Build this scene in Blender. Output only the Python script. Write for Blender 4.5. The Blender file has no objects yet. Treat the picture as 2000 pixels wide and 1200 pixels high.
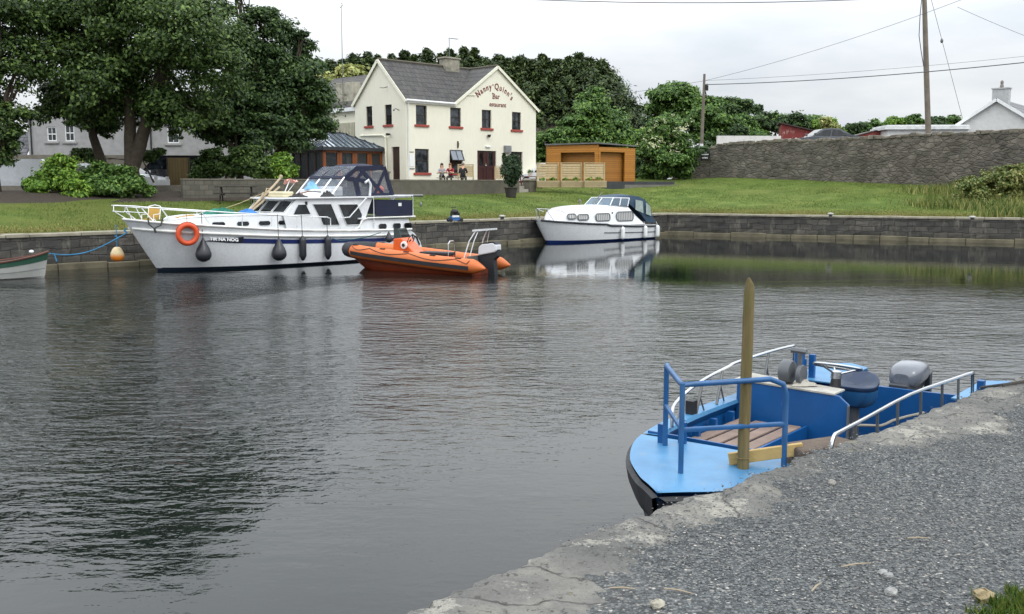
import bpy, math, random
import numpy as np
from mathutils import Vector, Matrix
random.seed(7)
S = bpy.context.scene
COL = S.collection
R = math.radians
F = 1950.0; HC = 2.8; PT = math.atan(240/1950); CP, SP = math.cos(PT), math.sin(PT)
def ray(x, y):
    u = (x-1000)/F; v = (600-y)/F
    return (u, CP+SP*v, -SP+CP*v)
def atz(x, y, z):
    d = ray(x, y); t = (z-HC)/d[2]; return Vector((d[0]*t, d[1]*t, z))
def at(x, y, Y):
    d = ray(x, y); t = Y/d[1]; return Vector((d[0]*t, Y, HC+d[2]*t))
def lin(c):
    c = c/255.0
    return c/12.92 if c <= .04045 else ((c+.055)/1.055)**2.4
def rgb(c, k=1.0): return (lin(c[0])*k, lin(c[1])*k, lin(c[2])*k, 1)

# ---------- materials
class NT:
    def __init__(s, name):
        s.m = bpy.data.materials.new(name); s.m.use_nodes = True
        s.t = s.m.node_tree; s.n = s.t.nodes; s.l = s.t.links
        s.b = s.n['Principled BSDF']; s.tc = s.n.new('ShaderNodeTexCoord')
        s.co = s.tc.outputs['Object']
    def nd(s, t, **k):
        n = s.n.new('ShaderNode'+t)
        for a, v in k.items():
            if a[0] == '_': setattr(n, a[1:], v)
            elif a.startswith('i') and a[1:].isdigit(): s.put(n.inputs[int(a[1:])], v)
            else: s.put(n.inputs[a.replace('__', ' ')], v)
        return n
    def put(s, i, v):
        if hasattr(v, 'links') and hasattr(v, 'is_output'): s.l.new(v, i)
        else: i.default_value = v
    def noise(s, sc, det=4, rough=.55, co=None, dist=0):
        return s.nd('TexNoise', Vector=co or s.co, Scale=sc, Detail=det, Roughness=rough, Distortion=dist).outputs['Fac']
    def ramp(s, f, stops):
        n = s.nd('ValToRGB', Fac=f); e = n.color_ramp.elements
        while len(e) < len(stops): e.new(.5)
        for q, (p, c) in zip(e, stops): q.position = p; q.color = c if len(c) == 4 else rgb(c)
        return n.outputs['Color']
    def fr(s, f, a, b, c=0., d=1.):
        return s.nd('MapRange', Value=f, **{'From__Min': a, 'From__Max': b, 'To__Min': c, 'To__Max': d}).outputs['Result']
    def mix(s, f, a, b, mode='MIX'):
        n = s.nd('Mix', _data_type='RGBA', _blend_type=mode, i0=f); s.put(n.inputs[6], a); s.put(n.inputs[7], b); return n.outputs[2]
    def math(s, op, a, b=0.): return s.nd('Math', _operation=op, i0=a, i1=b).outputs[0]
    def xyz(s): return s.nd('SeparateXYZ', Vector=s.co).outputs
    def comb(s, x, y, z): return s.nd('CombineXYZ', X=x, Y=y, Z=z).outputs[0]
    def scale(s, v, co=None): return s.nd('Mapping', Vector=co or s.co, Scale=v).outputs[0]
    def bump(s, h, st=.3, d=.02):
        s.l.new(s.nd('Bump', Height=h, Strength=st, Distance=d).outputs[0], s.b.inputs['Normal'])
    def set(s, **k):
        for a, v in k.items(): s.put(s.b.inputs[a.replace('__', ' ')], v)
        return s.m
def M(name, c, rough=.6, metal=0., var=.12, sc=3., bump=0., bs=40., c2=None, spec=.5, coat=0., dirt=0., dc=(70, 64, 55), streak=False):
    t = NT(name); f = t.fr(t.noise(sc), .3, .7)
    col = t.mix(f, rgb(c, 1-var), rgb(c2) if c2 else rgb(c, 1+var))
    if dirt:
        co = t.scale((6, 6, .7)) if streak else t.co
        g = t.fr(t.noise(1.6, 6, .65, co), .5, .72, 0, dirt); col = t.mix(g, col, rgb(dc))
    t.set(Base__Color=col, Roughness=t.fr(t.noise(sc*4), .2, .8, max(rough-.08, 0), min(rough+.1, 1)), Metallic=metal)
    t.b.inputs['Specular IOR Level'].default_value = spec
    if coat: t.b.inputs['Coat Weight'].default_value = coat; t.b.inputs['Coat Roughness'].default_value = .08
    if bump: t.bump(t.noise(bs, 3), bump, .02)
    return t.m
def leafmat(name, a, b, c=None, tr=.25, rough=.55):
    t = NT(name)
    at_ = t.nd('Attribute', _attribute_name='rnd').outputs['Fac']
    f = t.math('ADD', t.math('MULTIPLY', at_, .6), t.math('MULTIPLY', t.noise(.55, 2), .4))
    st = [(.2, a), (.52, b)] + ([(.8, c)] if c else [])
    col = t.ramp(f, st)
    t.set(Base__Color=col, Roughness=rough); t.b.inputs['Specular IOR Level'].default_value = .35
    tb = t.nd('BsdfTranslucent', Color=col); mx = t.nd('MixShader', Fac=tr)
    t.l.new(t.b.outputs[0], mx.inputs[1]); t.l.new(tb.outputs[0], mx.inputs[2])
    t.l.new(mx.outputs[0], t.n['Material Output'].inputs['Surface'])
    return t.m
def stonemat(name, cols, sc=(2.2, 3.6), mortar=(62, 58, 52), bump=.7, dark=None, big=.25):
    t = NT(name); x = t.xyz()
    w = t.nd('TexNoise', Vector=t.co, Scale=2.5, Detail=2.).outputs['Color']
    v0 = t.comb(t.math('MULTIPLY', t.math('ADD', x[0], x[1]), sc[0]), 0., t.math('MULTIPLY', x[2], sc[1]))
    v = t.mix(.35, v0, w, 'ADD')
    e = t.nd('TexVoronoi', _feature='DISTANCE_TO_EDGE', Vector=v, Scale=1., Randomness=1.).outputs['Distance']
    cl = t.nd('TexVoronoi', _feature='F1', Vector=v, Scale=1., Randomness=1.).outputs['Color']
    s = t.nd('SeparateColor', Color=cl).outputs[0]
    col = t.ramp(s, [(i/(len(cols)-1), c) for i, c in enumerate(cols)])
    n1 = t.noise(9, 6, .7); col = t.mix(t.fr(n1, .3, .75, .0, .55), col, rgb(mortar, .8))
    col = t.mix(t.fr(e, .02, .10), rgb(mortar), col)
    g = t.fr(t.noise(.7, 5, .6), .42, .66); col = t.mix(t.math('MULTIPLY', g, big), col, rgb(dark or (40, 42, 36)))
    p = t.fr(t.noise(3.1, 5, .75), .66, .74, 0, .55); col = t.mix(p, col, rgb((150, 146, 134)))
    t.set(Base__Color=col, Roughness=.9)
    t.bump(t.math('ADD', t.fr(e, 0, .14), t.math('MULTIPLY', n1, .6)), bump, .05)
    return t.m
def slatemat(name, a, b, ax=1.6, az=4.2, m=(30, 30, 33)):
    t = NT(name); x = t.xyz()
    v = t.comb(t.math('MULTIPLY', x[0], 1.), t.math('MULTIPLY', x[2], 1.), 0.)
    br = t.nd('TexBrick', Vector=v, Scale=1., Color1=rgb(a), Color2=rgb(b), Mortar=rgb(m), **{'Mortar__Size': .018, 'Brick__Width': 1/ax, 'Row__Height': 1/az})
    col = t.mix(t.fr(t.noise(2.2, 6, .7), .35, .8, 0, .5), br.outputs['Color'], rgb((96, 94, 84)))
    t.set(Base__Color=col, Roughness=.75)
    saw = t.math('FRACT', t.math('MULTIPLY', x[2], az))
    t.bump(t.math('SUBTRACT', t.math('SUBTRACT', 1., saw), br.outputs['Fac']), .9, .05)
    return t.m
def plankmat(name, a, b, n=7., ax=2, dirt=.3, gap=(40, 30, 20), rough=.6):
    t = NT(name); x = t.xyz(); q = t.math('MULTIPLY', x[ax], n); fr = t.math('FRACT', q)
    idn = t.nd('TexWhiteNoise', _noise_dimensions='1D', W=t.math('FLOOR', q)).outputs['Value']
    sc = [1.5, 1.5, 1.5]; sc[ax] = 30
    gr = t.noise(1., 5, .6, t.scale(tuple(sc)))
    col = t.mix(t.math('ADD', t.math('MULTIPLY', idn, .5), t.math('MULTIPLY', gr, .5)), rgb(a), rgb(b))
    ed = t.math('MINIMUM', fr, t.math('SUBTRACT', 1., fr)); g = t.fr(ed, .02, .05)
    col = t.mix(g, rgb(gap), col)
    col = t.mix(t.fr(t.noise(1.5, 5, .7), .5, .75, 0, dirt), col, rgb((70, 60, 48)))
    t.set(Base__Color=col, Roughness=rough); t.bump(t.math('ADD', g, t.math('MULTIPLY', gr, .15)), .5, .02)
    return t.m
def glassmat(name, c=(22, 26, 30), rough=.06):
    t = NT(name); col = t.mix(t.fr(t.noise(2.2, 3), .42, .68), rgb(c, .45), rgb(c, 2.6))  # lighter patches painted into the colour for reflections and curtains
    return t.set(Base__Color=col, Roughness=rough)
def clearmat(name, c=(190, 195, 200), a=.35):
    t = NT(name); tr = t.nd('BsdfTransparent'); mx = t.nd('MixShader', Fac=a)
    t.set(Base__Color=rgb(c), Roughness=.15)
    t.bump(t.noise(3, 2), .3, .05)
    t.l.new(tr.outputs[0], mx.inputs[1]); t.l.new(t.b.outputs[0], mx.inputs[2])
    t.l.new(mx.outputs[0], t.n['Material Output'].inputs['Surface']); return t.m

# ---------- mesh builder
ZB = {}
class MB:
    def __init__(s): s.v = []; s.f = []; s.mi = []; s.m = 0
    def add(s, vs, fs, m=None):
        o = len(s.v); s.v += [tuple(p) for p in vs]; s.f += [tuple(i+o for i in f) for f in fs]
        s.mi += [s.m if m is None else m]*len(fs); return s
    def box(s, x0, x1, y0, y1, z0, z1, m=None):
        return s.add([(x0,y0,z0),(x1,y0,z0),(x1,y1,z0),(x0,y1,z0),(x0,y0,z1),(x1,y0,z1),(x1,y1,z1),(x0,y1,z1)],
                     [(0,3,2,1),(4,5,6,7),(0,1,5,4),(1,2,6,5),(2,3,7,6),(3,0,4,7)], m)
    def bar(s, a, b, w, h, up=(0,0,1), m=None):
        a = Vector(a); b = Vector(b); d = (b-a).normalized(); u = Vector(up); sd = d.cross(u)
        if sd.length < 1e-4: sd = d.cross(Vector((0,1,0)))
        sd.normalize(); u = sd.cross(d).normalized()
        vs = [p+sd*i*w/2+u*j*h/2 for p in (a, b) for i, j in ((-1,-1),(1,-1),(1,1),(-1,1))]
        return s.add(vs, [(0,1,2,3),(7,6,5,4),(0,4,5,1),(1,5,6,2),(2,6,7,3),(3,7,4,0)], m)
    def tube(s, pts, r, n=8, closed=False, m=None, flat=1.0):
        P = [Vector(p) for p in pts]; k = len(P)
        rs = [r]*k if not isinstance(r, (list, tuple)) else r
        vs = []; u = None
        for i in range(k):
            if closed: d = P[(i+1) % k]-P[i-1]
            else: d = P[min(i+1, k-1)]-P[max(i-1, 0)]
            if d.length < 1e-9: d = Vector((0, 0, 1))
            d.normalize()
            if u is None: u = Vector((0,0,1)) if abs(d.z) < .9 else Vector((0,1,0))
            sd = d.cross(u)
            if sd.length < 1e-3: sd = d.cross(Vector((1, .3, .2)))
            sd.normalize(); u = sd.cross(d).normalized()
            for j in range(n):
                a = 2*math.pi*j/n; vs.append(P[i]+sd*math.cos(a)*rs[i]+u*math.sin(a)*rs[i]*flat)
        fs = []
        for i in range(k if closed else k-1):
            for j in range(n):
                a = i*n+j; b = i*n+(j+1) % n; c = ((i+1) % k)*n+(j+1) % n; d_ = ((i+1) % k)*n+j
                fs.append((a, b, c, d_))
        if not closed: fs += [tuple(range(n))[::-1], tuple(range((k-1)*n, k*n))]
        return s.add(vs, fs, m)
    def prism(s, poly, ax, a0, a1, m=None):
        n = len(poly)
        def P(p, a): return {'y': (p[0], a, p[1]), 'x': (a, p[0], p[1]), 'z': (p[0], p[1], a)}[ax]
        vs = [P(p, a0) for p in poly]+[P(p, a1) for p in poly]
        return s.add(vs, [tuple(range(n)), tuple(range(n, 2*n))[::-1]]+[(i, i+n, (i+1) % n+n, (i+1) % n) for i in range(n)], m)
    def lathe(s, prof, c=(0,0,0), n=16, m=None, axis='z'):
        vs = []
        for r, z in prof:
            for j in range(n):
                a = 2*math.pi*j/n; q = (r*math.cos(a), r*math.sin(a), z)
                if axis == 'y': q = (q[0], q[2], q[1])
                if axis == 'x': q = (q[2], q[0], q[1])
                vs.append((c[0]+q[0], c[1]+q[1], c[2]+q[2]))
        fs = [(i*n+j, i*n+(j+1) % n, (i+1)*n+(j+1) % n, (i+1)*n+j) for i in range(len(prof)-1) for j in range(n)]
        fs += [tuple(range(n))[::-1], tuple(range((len(prof)-1)*n, len(prof)*n))]
        return s.add(vs, fs, m)
    def ell(s, c, r, n=12, k=8, m=None):
        prof = [(max(math.sin(math.pi*i/k), .01), -math.cos(math.pi*i/k)) for i in range(k+1)]
        o = len(s.v); s.lathe(prof, (0,0,0), n, m)
        for i in range(o, len(s.v)): p = s.v[i]; s.v[i] = (c[0]+p[0]*r[0], c[1]+p[1]*r[1], c[2]+p[2]*r[2])
        return s
    def grid(s, rows, m=None, cj=False):
        nr = len(rows); nc = len(rows[0]); vs = [p for r in rows for p in r]
        fs = [(i*nc+j, i*nc+(j+1) % nc, (i+1)*nc+(j+1) % nc, (i+1)*nc+j) for i in range(nr-1) for j in range(nc if cj else nc-1)]
        return s.add(vs, fs, m)
    def poly(s, pts, m=None): return s.add(pts, [tuple(range(len(pts)))], m)
    def slab(s, pts, off, m=None):
        n = len(pts); o = Vector(off); vs = [Vector(p) for p in pts]; vs += [p+o for p in vs]
        return s.add(vs, [tuple(range(n)), tuple(range(n, 2*n))[::-1]]+[(i, i+n, (i+1) % n+n, (i+1) % n) for i in range(n)], m)
    def jit(s, a, seed=1):
        rr = random.Random(seed); s.v = [tuple(c+rr.uniform(-a, a) for c in p) for p in s.v]; return s
    def parts(s, name, mats, parent=None, **k):
        'one object per loose piece'
        par = list(range(len(s.v)))
        def fd(i):
            while par[i] != i: par[i] = par[par[i]]; i = par[i]
            return i
        for f in s.f:
            for i in f[1:]: par[fd(i)] = fd(f[0])
        gr = {}
        for f, mi in zip(s.f, s.mi): gr.setdefault(fd(f[0]), []).append((f, mi))
        out = []
        for g in gr.values():
            ids = sorted({i for f, _ in g for i in f}); mp = {a: b for b, a in enumerate(ids)}
            q = MB(); q.v = [s.v[i] for i in ids]; q.f = [tuple(mp[i] for i in f) for f, _ in g]; q.mi = [mi for _, mi in g]
            out.append(q.build(name, mats, parent, **k))
        return out
    def build(s, name, mats, parent=None, smooth=False, bevel=0, label=None, loc=None, rz=0, fix=True):
        me = bpy.data.meshes.new(name); zb = ZB.get(parent.name, 0) if parent else 0
        me.from_pydata([(p[0], p[1], p[2]-zb) for p in s.v] if zb else s.v, [], s.f)
        if not isinstance(mats, (list, tuple)): mats = [mats]
        for m in mats: me.materials.append(m)
        if len(mats) > 1: me.polygons.foreach_set('material_index', s.mi)
        if fix:
            import bmesh
            b = bmesh.new(); b.from_mesh(me); bmesh.ops.recalc_face_normals(b, faces=b.faces); b.to_mesh(me); b.free()
        if smooth: me.shade_smooth(); me.set_sharp_from_angle(angle=.75)
        o = bpy.data.objects.new(name, me); COL.objects.link(o)
        if parent: o.parent = parent; ZB[o.name] = zb
        if loc is not None: o.location = loc
        o.rotation_euler.z = rz
        if bevel:
            md = o.modifiers.new('bevel', 'BEVEL'); md.width = bevel; md.segments = 2; md.limit_method = 'ANGLE'; md.angle_limit = .6
        if label: o['label'] = label
        return o
def tag(o, label=None, cat=None, group=None, kind=None):
    if label: o['label'] = label
    if cat: o['category'] = cat
    if group: o['group'] = group
    if kind: o['kind'] = kind
    return o
def new(name, label, cat, loc=(0,0,0), rz=0, group=None, absz=False):
    o = bpy.data.objects.new(name, None); COL.objects.link(o); o.empty_display_size = .2
    o.location = loc; o.rotation_euler.z = rz; tag(o, label, cat, group)
    ZB[o.name] = loc[2] if absz else 0
    return o
def kids(o): return [c for c in bpy.data.objects if c.parent == o]
def dup(o, loc=None, rz=None, label=None, parent=None):
    c = o.copy(); COL.objects.link(c); c.parent = parent
    if loc is not None: c.location = loc
    if rz is not None: c.rotation_euler.z = rz
    if label: c['label'] = label
    for k in kids(o): dup(k, parent=c)
    return c
def textmesh(name, body, size, mat, parent, loc, rot, ext=.004, bold=.0, sx=1., align='CENTER'):
    cu = bpy.data.curves.new(name, 'FONT'); cu.body = body; cu.size = size; cu.extrude = ext; cu.offset = bold; cu.align_x = align
    cu.resolution_u = 3
    t = bpy.data.objects.new('tmp', cu); COL.objects.link(t); bpy.context.view_layer.update()
    me = bpy.data.meshes.new_from_object(t.evaluated_get(bpy.context.evaluated_depsgraph_get()))
    bpy.data.objects.remove(t); me.materials.clear(); me.materials.append(mat)
    o = bpy.data.objects.new(name, me); COL.objects.link(o); o.parent = parent
    o.location = (loc[0], loc[1], loc[2]-(ZB.get(parent.name, 0) if parent else 0)); o.rotation_euler = rot; o.scale = (sx, 1, 1)
    return o
def joinmesh(obs, name, parent):
    import bmesh
    b = bmesh.new(); mat = obs[0].data.materials[0]
    for o in obs:
        bpy.context.view_layer.update()
        me = o.data.copy(); me.transform(Matrix.LocRotScale(o.location, o.rotation_euler, o.scale)); b.from_mesh(me)
        bpy.data.objects.remove(o)
    me = bpy.data.meshes.new(name); b.to_mesh(me); b.free(); me.materials.clear(); me.materials.append(mat)
    for p in me.polygons: p.material_index = 0
    o = bpy.data.objects.new(name, me); COL.objects.link(o); o.parent = parent
    return o

# ---------- foliage (numpy quads)
def quads(name, P, N, size, mat, parent=None, seed=0, asp=1.6, zb=None):
    rg = np.random.default_rng(seed); n = len(P)
    N = N/np.linalg.norm(N, axis=1, keepdims=True)
    T = rg.normal(size=(n, 3)); T -= N*(T*N).sum(1, keepdims=True); T /= np.linalg.norm(T, axis=1, keepdims=True)
    Bt = np.cross(N, T); s = (size*rg.uniform(.6, 1.3, n))[:, None]
    droop = N*s*.18
    V = np.stack([P-T*s*.5*asp-droop, P-Bt*s*.42+T*s*.1, P+T*s*.5*asp-droop, P+Bt*s*.42+T*s*.1], 1).reshape(-1, 3)
    z0 = ZB.get(parent.name, 0) if (parent and zb is None) else (zb or 0)
    V[:, 2] -= z0
    me = bpy.data.meshes.new(name); me.vertices.add(4*n); me.vertices.foreach_set('co', V.ravel())
    me.loops.add(4*n); me.loops.foreach_set('vertex_index', np.arange(4*n, dtype=np.int32))
    me.polygons.add(n); me.polygons.foreach_set('loop_start', np.arange(0, 4*n, 4, dtype=np.int32))
    me.update(calc_edges=True)
    a = me.attributes.new('rnd', 'FLOAT', 'FACE'); a.data.foreach_set('value', rg.random(n).astype(np.float32))
    me.materials.append(mat)
    o = bpy.data.objects.new(name, me); COL.objects.link(o)
    if parent: o.parent = parent
    return o
def blobpts(blobs, n, seed, clump=.24, sub=22, squash=.8):
    rg = np.random.default_rng(seed); w = np.array([b[3]*b[4]*b[5] if len(b) > 4 else b[3]**3 for b in blobs])**.67; w = w/w.sum()
    PP = []; NN = []
    for b, wi in zip(blobs, w):
        c = np.array(b[:3]); r = np.array(b[3:6]) if len(b) > 4 else np.array([b[3]]*3)*np.array([1, 1, squash])
        k = max(int(n*wi), 8); K = sub
        D = rg.normal(size=(K, 3)); D /= np.linalg.norm(D, axis=1, keepdims=True)
        D[:, 2] = np.where((D[:, 2] < -.3) & (rg.random(K) < .5), -D[:, 2], D[:, 2])
        rad = rg.uniform(.45, 1.0, K)[:, None]; cc = D*rad; sg = rg.uniform(.6, 1.35, K)*clump
        idx = rg.integers(0, K, k); q = cc[idx]+np.clip(rg.normal(size=(k, 3)), -1.9, 1.9)*sg[idx][:, None]*np.array([1, 1, .65])
        PP.append(c+q*r); nn = q-cc[idx]*.3+rg.normal(size=(k, 3))*.5; nn[:, 2] += .6; NN.append(nn)
    return np.concatenate(PP), np.concatenate(NN)
def limb(mb, a, b, r0, r1, seed=0, k=5, wob=.06):
    rr = random.Random(seed); a = Vector(a); b = Vector(b); L = (b-a).length; P = []
    for i in range(k+1):
        t = i/k; p = a.lerp(b, t)
        if 0 < i < k: p += Vector((rr.uniform(-1, 1), rr.uniform(-1, 1), rr.uniform(-.5, .5)))*L*wob
        P.append(p)
    mb.tube(P, [r0+(r1-r0)*i/k for i in range(k+1)], 7)
def tree(name, label, base, blobs, n, leaf, mat, bark, trunks=None, r=.25, seed=0, group=None, cat='tree', clump=.24, sub=22, asp=1.5):
    root = new(name, label, cat, base, 0, group)
    b0 = Vector(base); bl = [tuple(Vector(b[:3])-b0)+tuple(b[3:]) for b in blobs]
    P, N = blobpts(bl, n, seed, clump, sub)
    quads('crown', P, N, leaf, mat, root, seed+1, asp)
    mb = MB(); rr = random.Random(seed)
    cx = sum(b[0] for b in bl)/len(bl); cy = sum(b[1] for b in bl)/len(bl); zt = min(b[2] for b in bl)
    forks = trunks or [[(0,0,-.3), (cx*.3, cy*.3, zt*.8)]]
    for tr in forks:
        k = len(tr); mb.tube(tr, [r*(1-.5*i/(k-1)) for i in range(k)], 9)
    for i, b in enumerate(bl):
        e = min((Vector(t[-1]) for t in forks), key=lambda q: (q-Vector(b[:3])).length)
        limb(mb, e, b[:3], r*.4, r*.08, seed+i)
        for j in range(3):
            limb(mb, Vector(b[:3])*.6+e*.4, Vector(b[:3])+Vector((rr.uniform(-1,1), rr.uniform(-1,1), rr.uniform(-.6,.9)))*b[3]*.8, r*.15, r*.03, seed+i*7+j)
    mb.build('trunk', bark, root, smooth=True, fix=False)
    return root
def conifer(name, label, base, h, rad, n, mat, bark, seed, group=None, leaf=.4):
    root = new(name, label, 'tree', base, 0, group); rg = np.random.default_rng(seed)
    K = int(h*18); t = rg.uniform(.05, 1, K)**.8; a = rg.uniform(0, 2*np.pi, K)
    rr = rad*(np.clip((1-t)*2.4, 0, 1)**.75)*rg.uniform(.7, 1.2, K)+.04
    tips = np.stack([np.cos(a)*rr, np.sin(a)*rr, t*h], 1); idx = rg.integers(0, K, n); u = rg.uniform(.35, 1.1, n)[:, None]
    tips[:, 2] += rr*.35; root_ = np.stack([np.zeros(K), np.zeros(K), t*h-rr*.35], 1)
    P = root_[idx]*(1-u)+tips[idx]*u+np.clip(rg.normal(size=(n, 3)), -1.8, 1.8)*np.array([.13, .13, .12])*rad*.6
    N = tips[idx]*np.array([1, 1, .0])+rg.normal(size=(n, 3))*.5*rad; N[:, 2] += rad*.8
    quads('crown', P, N, leaf, mat, root, seed+1, 2.0)
    MB().tube([(0,0,-.3), (0,0,h*.5), (0,0,h*.98)], [rad*.09, rad*.05, .02], 6).build('trunk', bark, root)
    return root
# ---------- camera, world, sun
cam = bpy.data.cameras.new('camera'); co = bpy.data.objects.new('camera', cam); COL.objects.link(co)
co.location = (0, 0, HC); co.rotation_euler = (R(90)-PT, 0, 0); cam.sensor_width = 36; cam.lens = 36*F/2000
cam.clip_end = 3000; cam.clip_start = .05; S.camera = co
S.view_settings.view_transform = 'Standard'; S.view_settings.look = 'None'; S.view_settings.exposure = 0.0
W = bpy.data.worlds.new('World'); S.world = W; W.use_nodes = True
wn = W.node_tree.nodes; wl = W.node_tree.links; bg = wn['Background']
SUN_EL, SUN_AZ = 48, 140      # azimuth clockwise from +Y (ahead of the camera)
def wnode(t, **k):
    n = wn.new('ShaderNode'+t)
    for a, v in k.items():
        if a[0] == '_': setattr(n, a[1:], v); continue
        i = n.inputs[int(a[1:])] if a[0] == 'i' and a[1:].isdigit() else n.inputs[a.replace('__', ' ')]
        if hasattr(v, 'is_output'): wl.new(v, i)
        else: i.default_value = v
    return n
sky = wn.new('ShaderNodeTexSky'); sky.sky_type = 'NISHITA'; sky.sun_disc = False
sky.sun_elevation = R(SUN_EL); sky.sun_rotation = R(SUN_AZ)
tc = wnode('TexCoord'); sx = wnode('SeparateXYZ', Vector=tc.outputs['Generated'])
zc = wnode('Math', _operation='MAXIMUM', i0=sx.outputs[2], i1=0.0)
pz = wnode('Math', _operation='ADD', i0=zc.outputs[0], i1=.18)
px_ = wnode('Math', _operation='DIVIDE', i0=sx.outputs[0], i1=pz.outputs[0]); py_ = wnode('Math', _operation='DIVIDE', i0=sx.outputs[1], i1=pz.outputs[0])
cv = wnode('CombineXYZ', X=px_.outputs[0], Y=py_.outputs[0])
n1 = wnode('TexNoise', Vector=cv.outputs[0], Scale=.62, Detail=6., Roughness=.52, Distortion=.3)
n2 = wnode('TexNoise', Vector=cv.outputs[0], Scale=2.1, Detail=5., Roughness=.55)
nm = wnode('Math', _operation='MULTIPLY_ADD', i0=n2.outputs['Fac'], i1=.35, i2=n1.outputs['Fac'])
rp = wnode('ValToRGB', Fac=nm.outputs[0]); e = rp.color_ramp.elements
e[0].position = .50; e[0].color = (7.0, 7.5, 8.1, 1); e[1].position = .83; e[1].color = (9.9, 10.1, 10.2, 1)
# an overcast sky is darker at the horizon than overhead
gr = wnode('MapRange', Value=zc.outputs[0], **{'From__Min': .09, 'From__Max': .5, 'To__Min': 1.0, 'To__Max': 2.8})
cl = wnode('Mix', _data_type='RGBA', _blend_type='MULTIPLY', i0=1.0); wl.new(rp.outputs['Color'], cl.inputs[6]); wl.new(gr.outputs[0], cl.inputs[7])
mx = wnode('Mix', _data_type='RGBA', i0=.94); wl.new(sky.outputs[0], mx.inputs[6]); wl.new(cl.outputs[2], mx.inputs[7])
wl.new(mx.outputs[2], bg.inputs['Color']); bg.inputs['Strength'].default_value = .1
sl = bpy.data.lights.new('sun', 'SUN'); sl.energy = .9; sl.angle = R(18); sl.color = (1, .965, .91)
so = bpy.data.objects.new('sun', sl); COL.objects.link(so); so.location = (20, -20, 60)
az = R(SUN_AZ); el = R(SUN_EL); sd = Vector((math.sin(az)*math.cos(el), math.cos(az)*math.cos(el), math.sin(el)))
so.rotation_euler = (-sd).to_track_quat('-Z', 'Y').to_euler()

# ---------- common materials
bark = M('bark', (66, 58, 48), .9, var=.3, sc=6, bump=.8, bs=12)
LM = {
 'syc': leafmat('sycamore leaves', (40, 58, 30), (68, 92, 44), (112, 136, 70)),
 'dark': leafmat('dark leaves', (40, 58, 35), (62, 87, 48), (95, 120, 63)),
 'mid': leafmat('green leaves', (51, 78, 37), (82, 115, 52), (120, 150, 72)),
 'light': leafmat('light green leaves', (67, 98, 35), (104, 142, 50), (148, 177, 74)),
 'pale': leafmat('pale yellow green leaves', (104, 117, 59), (150, 157, 91), (203, 201, 132)),
 'con': leafmat('conifer needles', (36, 51, 29), (60, 78, 42), (95, 111, 59), tr=.12),
 'yew': leafmat('yew needles', (27, 45, 29), (43, 65, 37), (65, 89, 48), tr=.08),
 'weed': leafmat('weeds', (69, 89, 40), (104, 120, 59), (166, 159, 99)),
 'hedge': leafmat('hedge leaves', (43, 62, 33), (67, 93, 44), (100, 124, 59)),
}
white = M('white paint', (222, 224, 224), .35, var=.04, dirt=.25, dc=(150, 148, 138), streak=True)
gel = M('white hull paint', (214, 217, 220), .28, var=.03, dirt=.14, dc=(170, 168, 160), streak=True, coat=.3)
steel = M('stainless steel', (190, 192, 194), .22, 1., var=.1)
galv = M('galvanised metal', (120, 122, 122), .5, .8, var=.2)
black = M('black rubber', (24, 25, 27), .55, var=.25)
navy = M('navy canvas', (20, 27, 52), .8, var=.2, bump=.15, bs=60)
dglass = glassmat('dark glass'); clear = clearmat('clear vinyl')
red = M('red sill paint', (150, 62, 52), .6, var=.12, dirt=.3)
timber = plankmat('pressure treated timber', (150, 134, 96), (178, 162, 122), 9.5, 2)
bluerope = M('blue rope', (46, 118, 160), .8, var=.2)

# ---------- terrain
A1 = (-16.2, 31.6); C1 = (8.6, 55.6); D1 = (45., 36.8)
def L1(x): return C1[1]+.968*(x-C1[0])
def L2(x): return C1[1]-.517*(x-C1[0])
def sdist(x, y): return max((y-L1(x))/1.392, (y-L2(x))/1.126)
def clampf(a, lo, hi): return max(lo, min(hi, a))
def gz(x, y):
    s = sdist(x, y); cap = 11+7*clampf(x/15, 0, 1)
    k = .115+.034*math.exp(-((x-5.5)/4.5)**2)
    return 1.2+k*clampf(s-.4, 0, cap)
# grass sheet with a kerb of bare earth near the quay
def grassmat():
    t = NT('lawn grass')
    n1 = t.noise(.9, 5, .6); n2 = t.noise(14, 4, .7); n3 = t.noise(.16, 3, .5)
    col = t.ramp(t.math('ADD', t.math('MULTIPLY', n1, .55), t.math('MULTIPLY', n2, .45)), [(.32, (62, 82, 34)), (.5, (88, 108, 46)), (.68, (124, 136, 72))])
    col = t.mix(t.fr(n3, .42, .62, 0, .6), col, rgb((104, 108, 54))); col = t.mix(t.fr(t.noise(2.6, 5, .7), .6, .72, 0, .5), col, rgb((118, 110, 70)))
    a = t.nd('Attribute', _attribute_name='bare').outputs['Fac']
    b = t.fr(t.math('ADD', a, t.math('MULTIPLY', t.math('SUBTRACT', n1, .5), .9)), .4, .6)
    dirt = t.ramp(n2, [(.3, (88, 80, 62)), (.7, (132, 122, 92))]); col = t.mix(b, col, dirt)
    a2 = t.nd('Attribute', _attribute_name='yard').outputs['Fac']
    col = t.mix(t.fr(t.math('ADD', a2, t.math('MULTIPLY', t.math('SUBTRACT', n1, .5), .5)), .42, .58), col, t.ramp(n2, [(.3, (62, 56, 50)), (.7, (88, 80, 72))]))
    t.set(Base__Color=col, Roughness=.95); t.b.inputs['Specular IOR Level'].default_value = .15
    t.bump(t.math('ADD', n2, t.noise(50, 3, .8)), .9, .06); return t.m
xs = list(np.arange(-50, -20, 1.5))+list(np.arange(-20, 46, .7))+[48, 55, 70, 100]
rows = []; bare = []; yard = []
offs = [0, .25, .5, .8, 1.1, 1.6, 2.2, 3, 4, 5, 6, 7, 8, 9, 10, 11, 12, 14, 16, 18, 21, 25, 30, 40, 60, 110, 300, 900]
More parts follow.
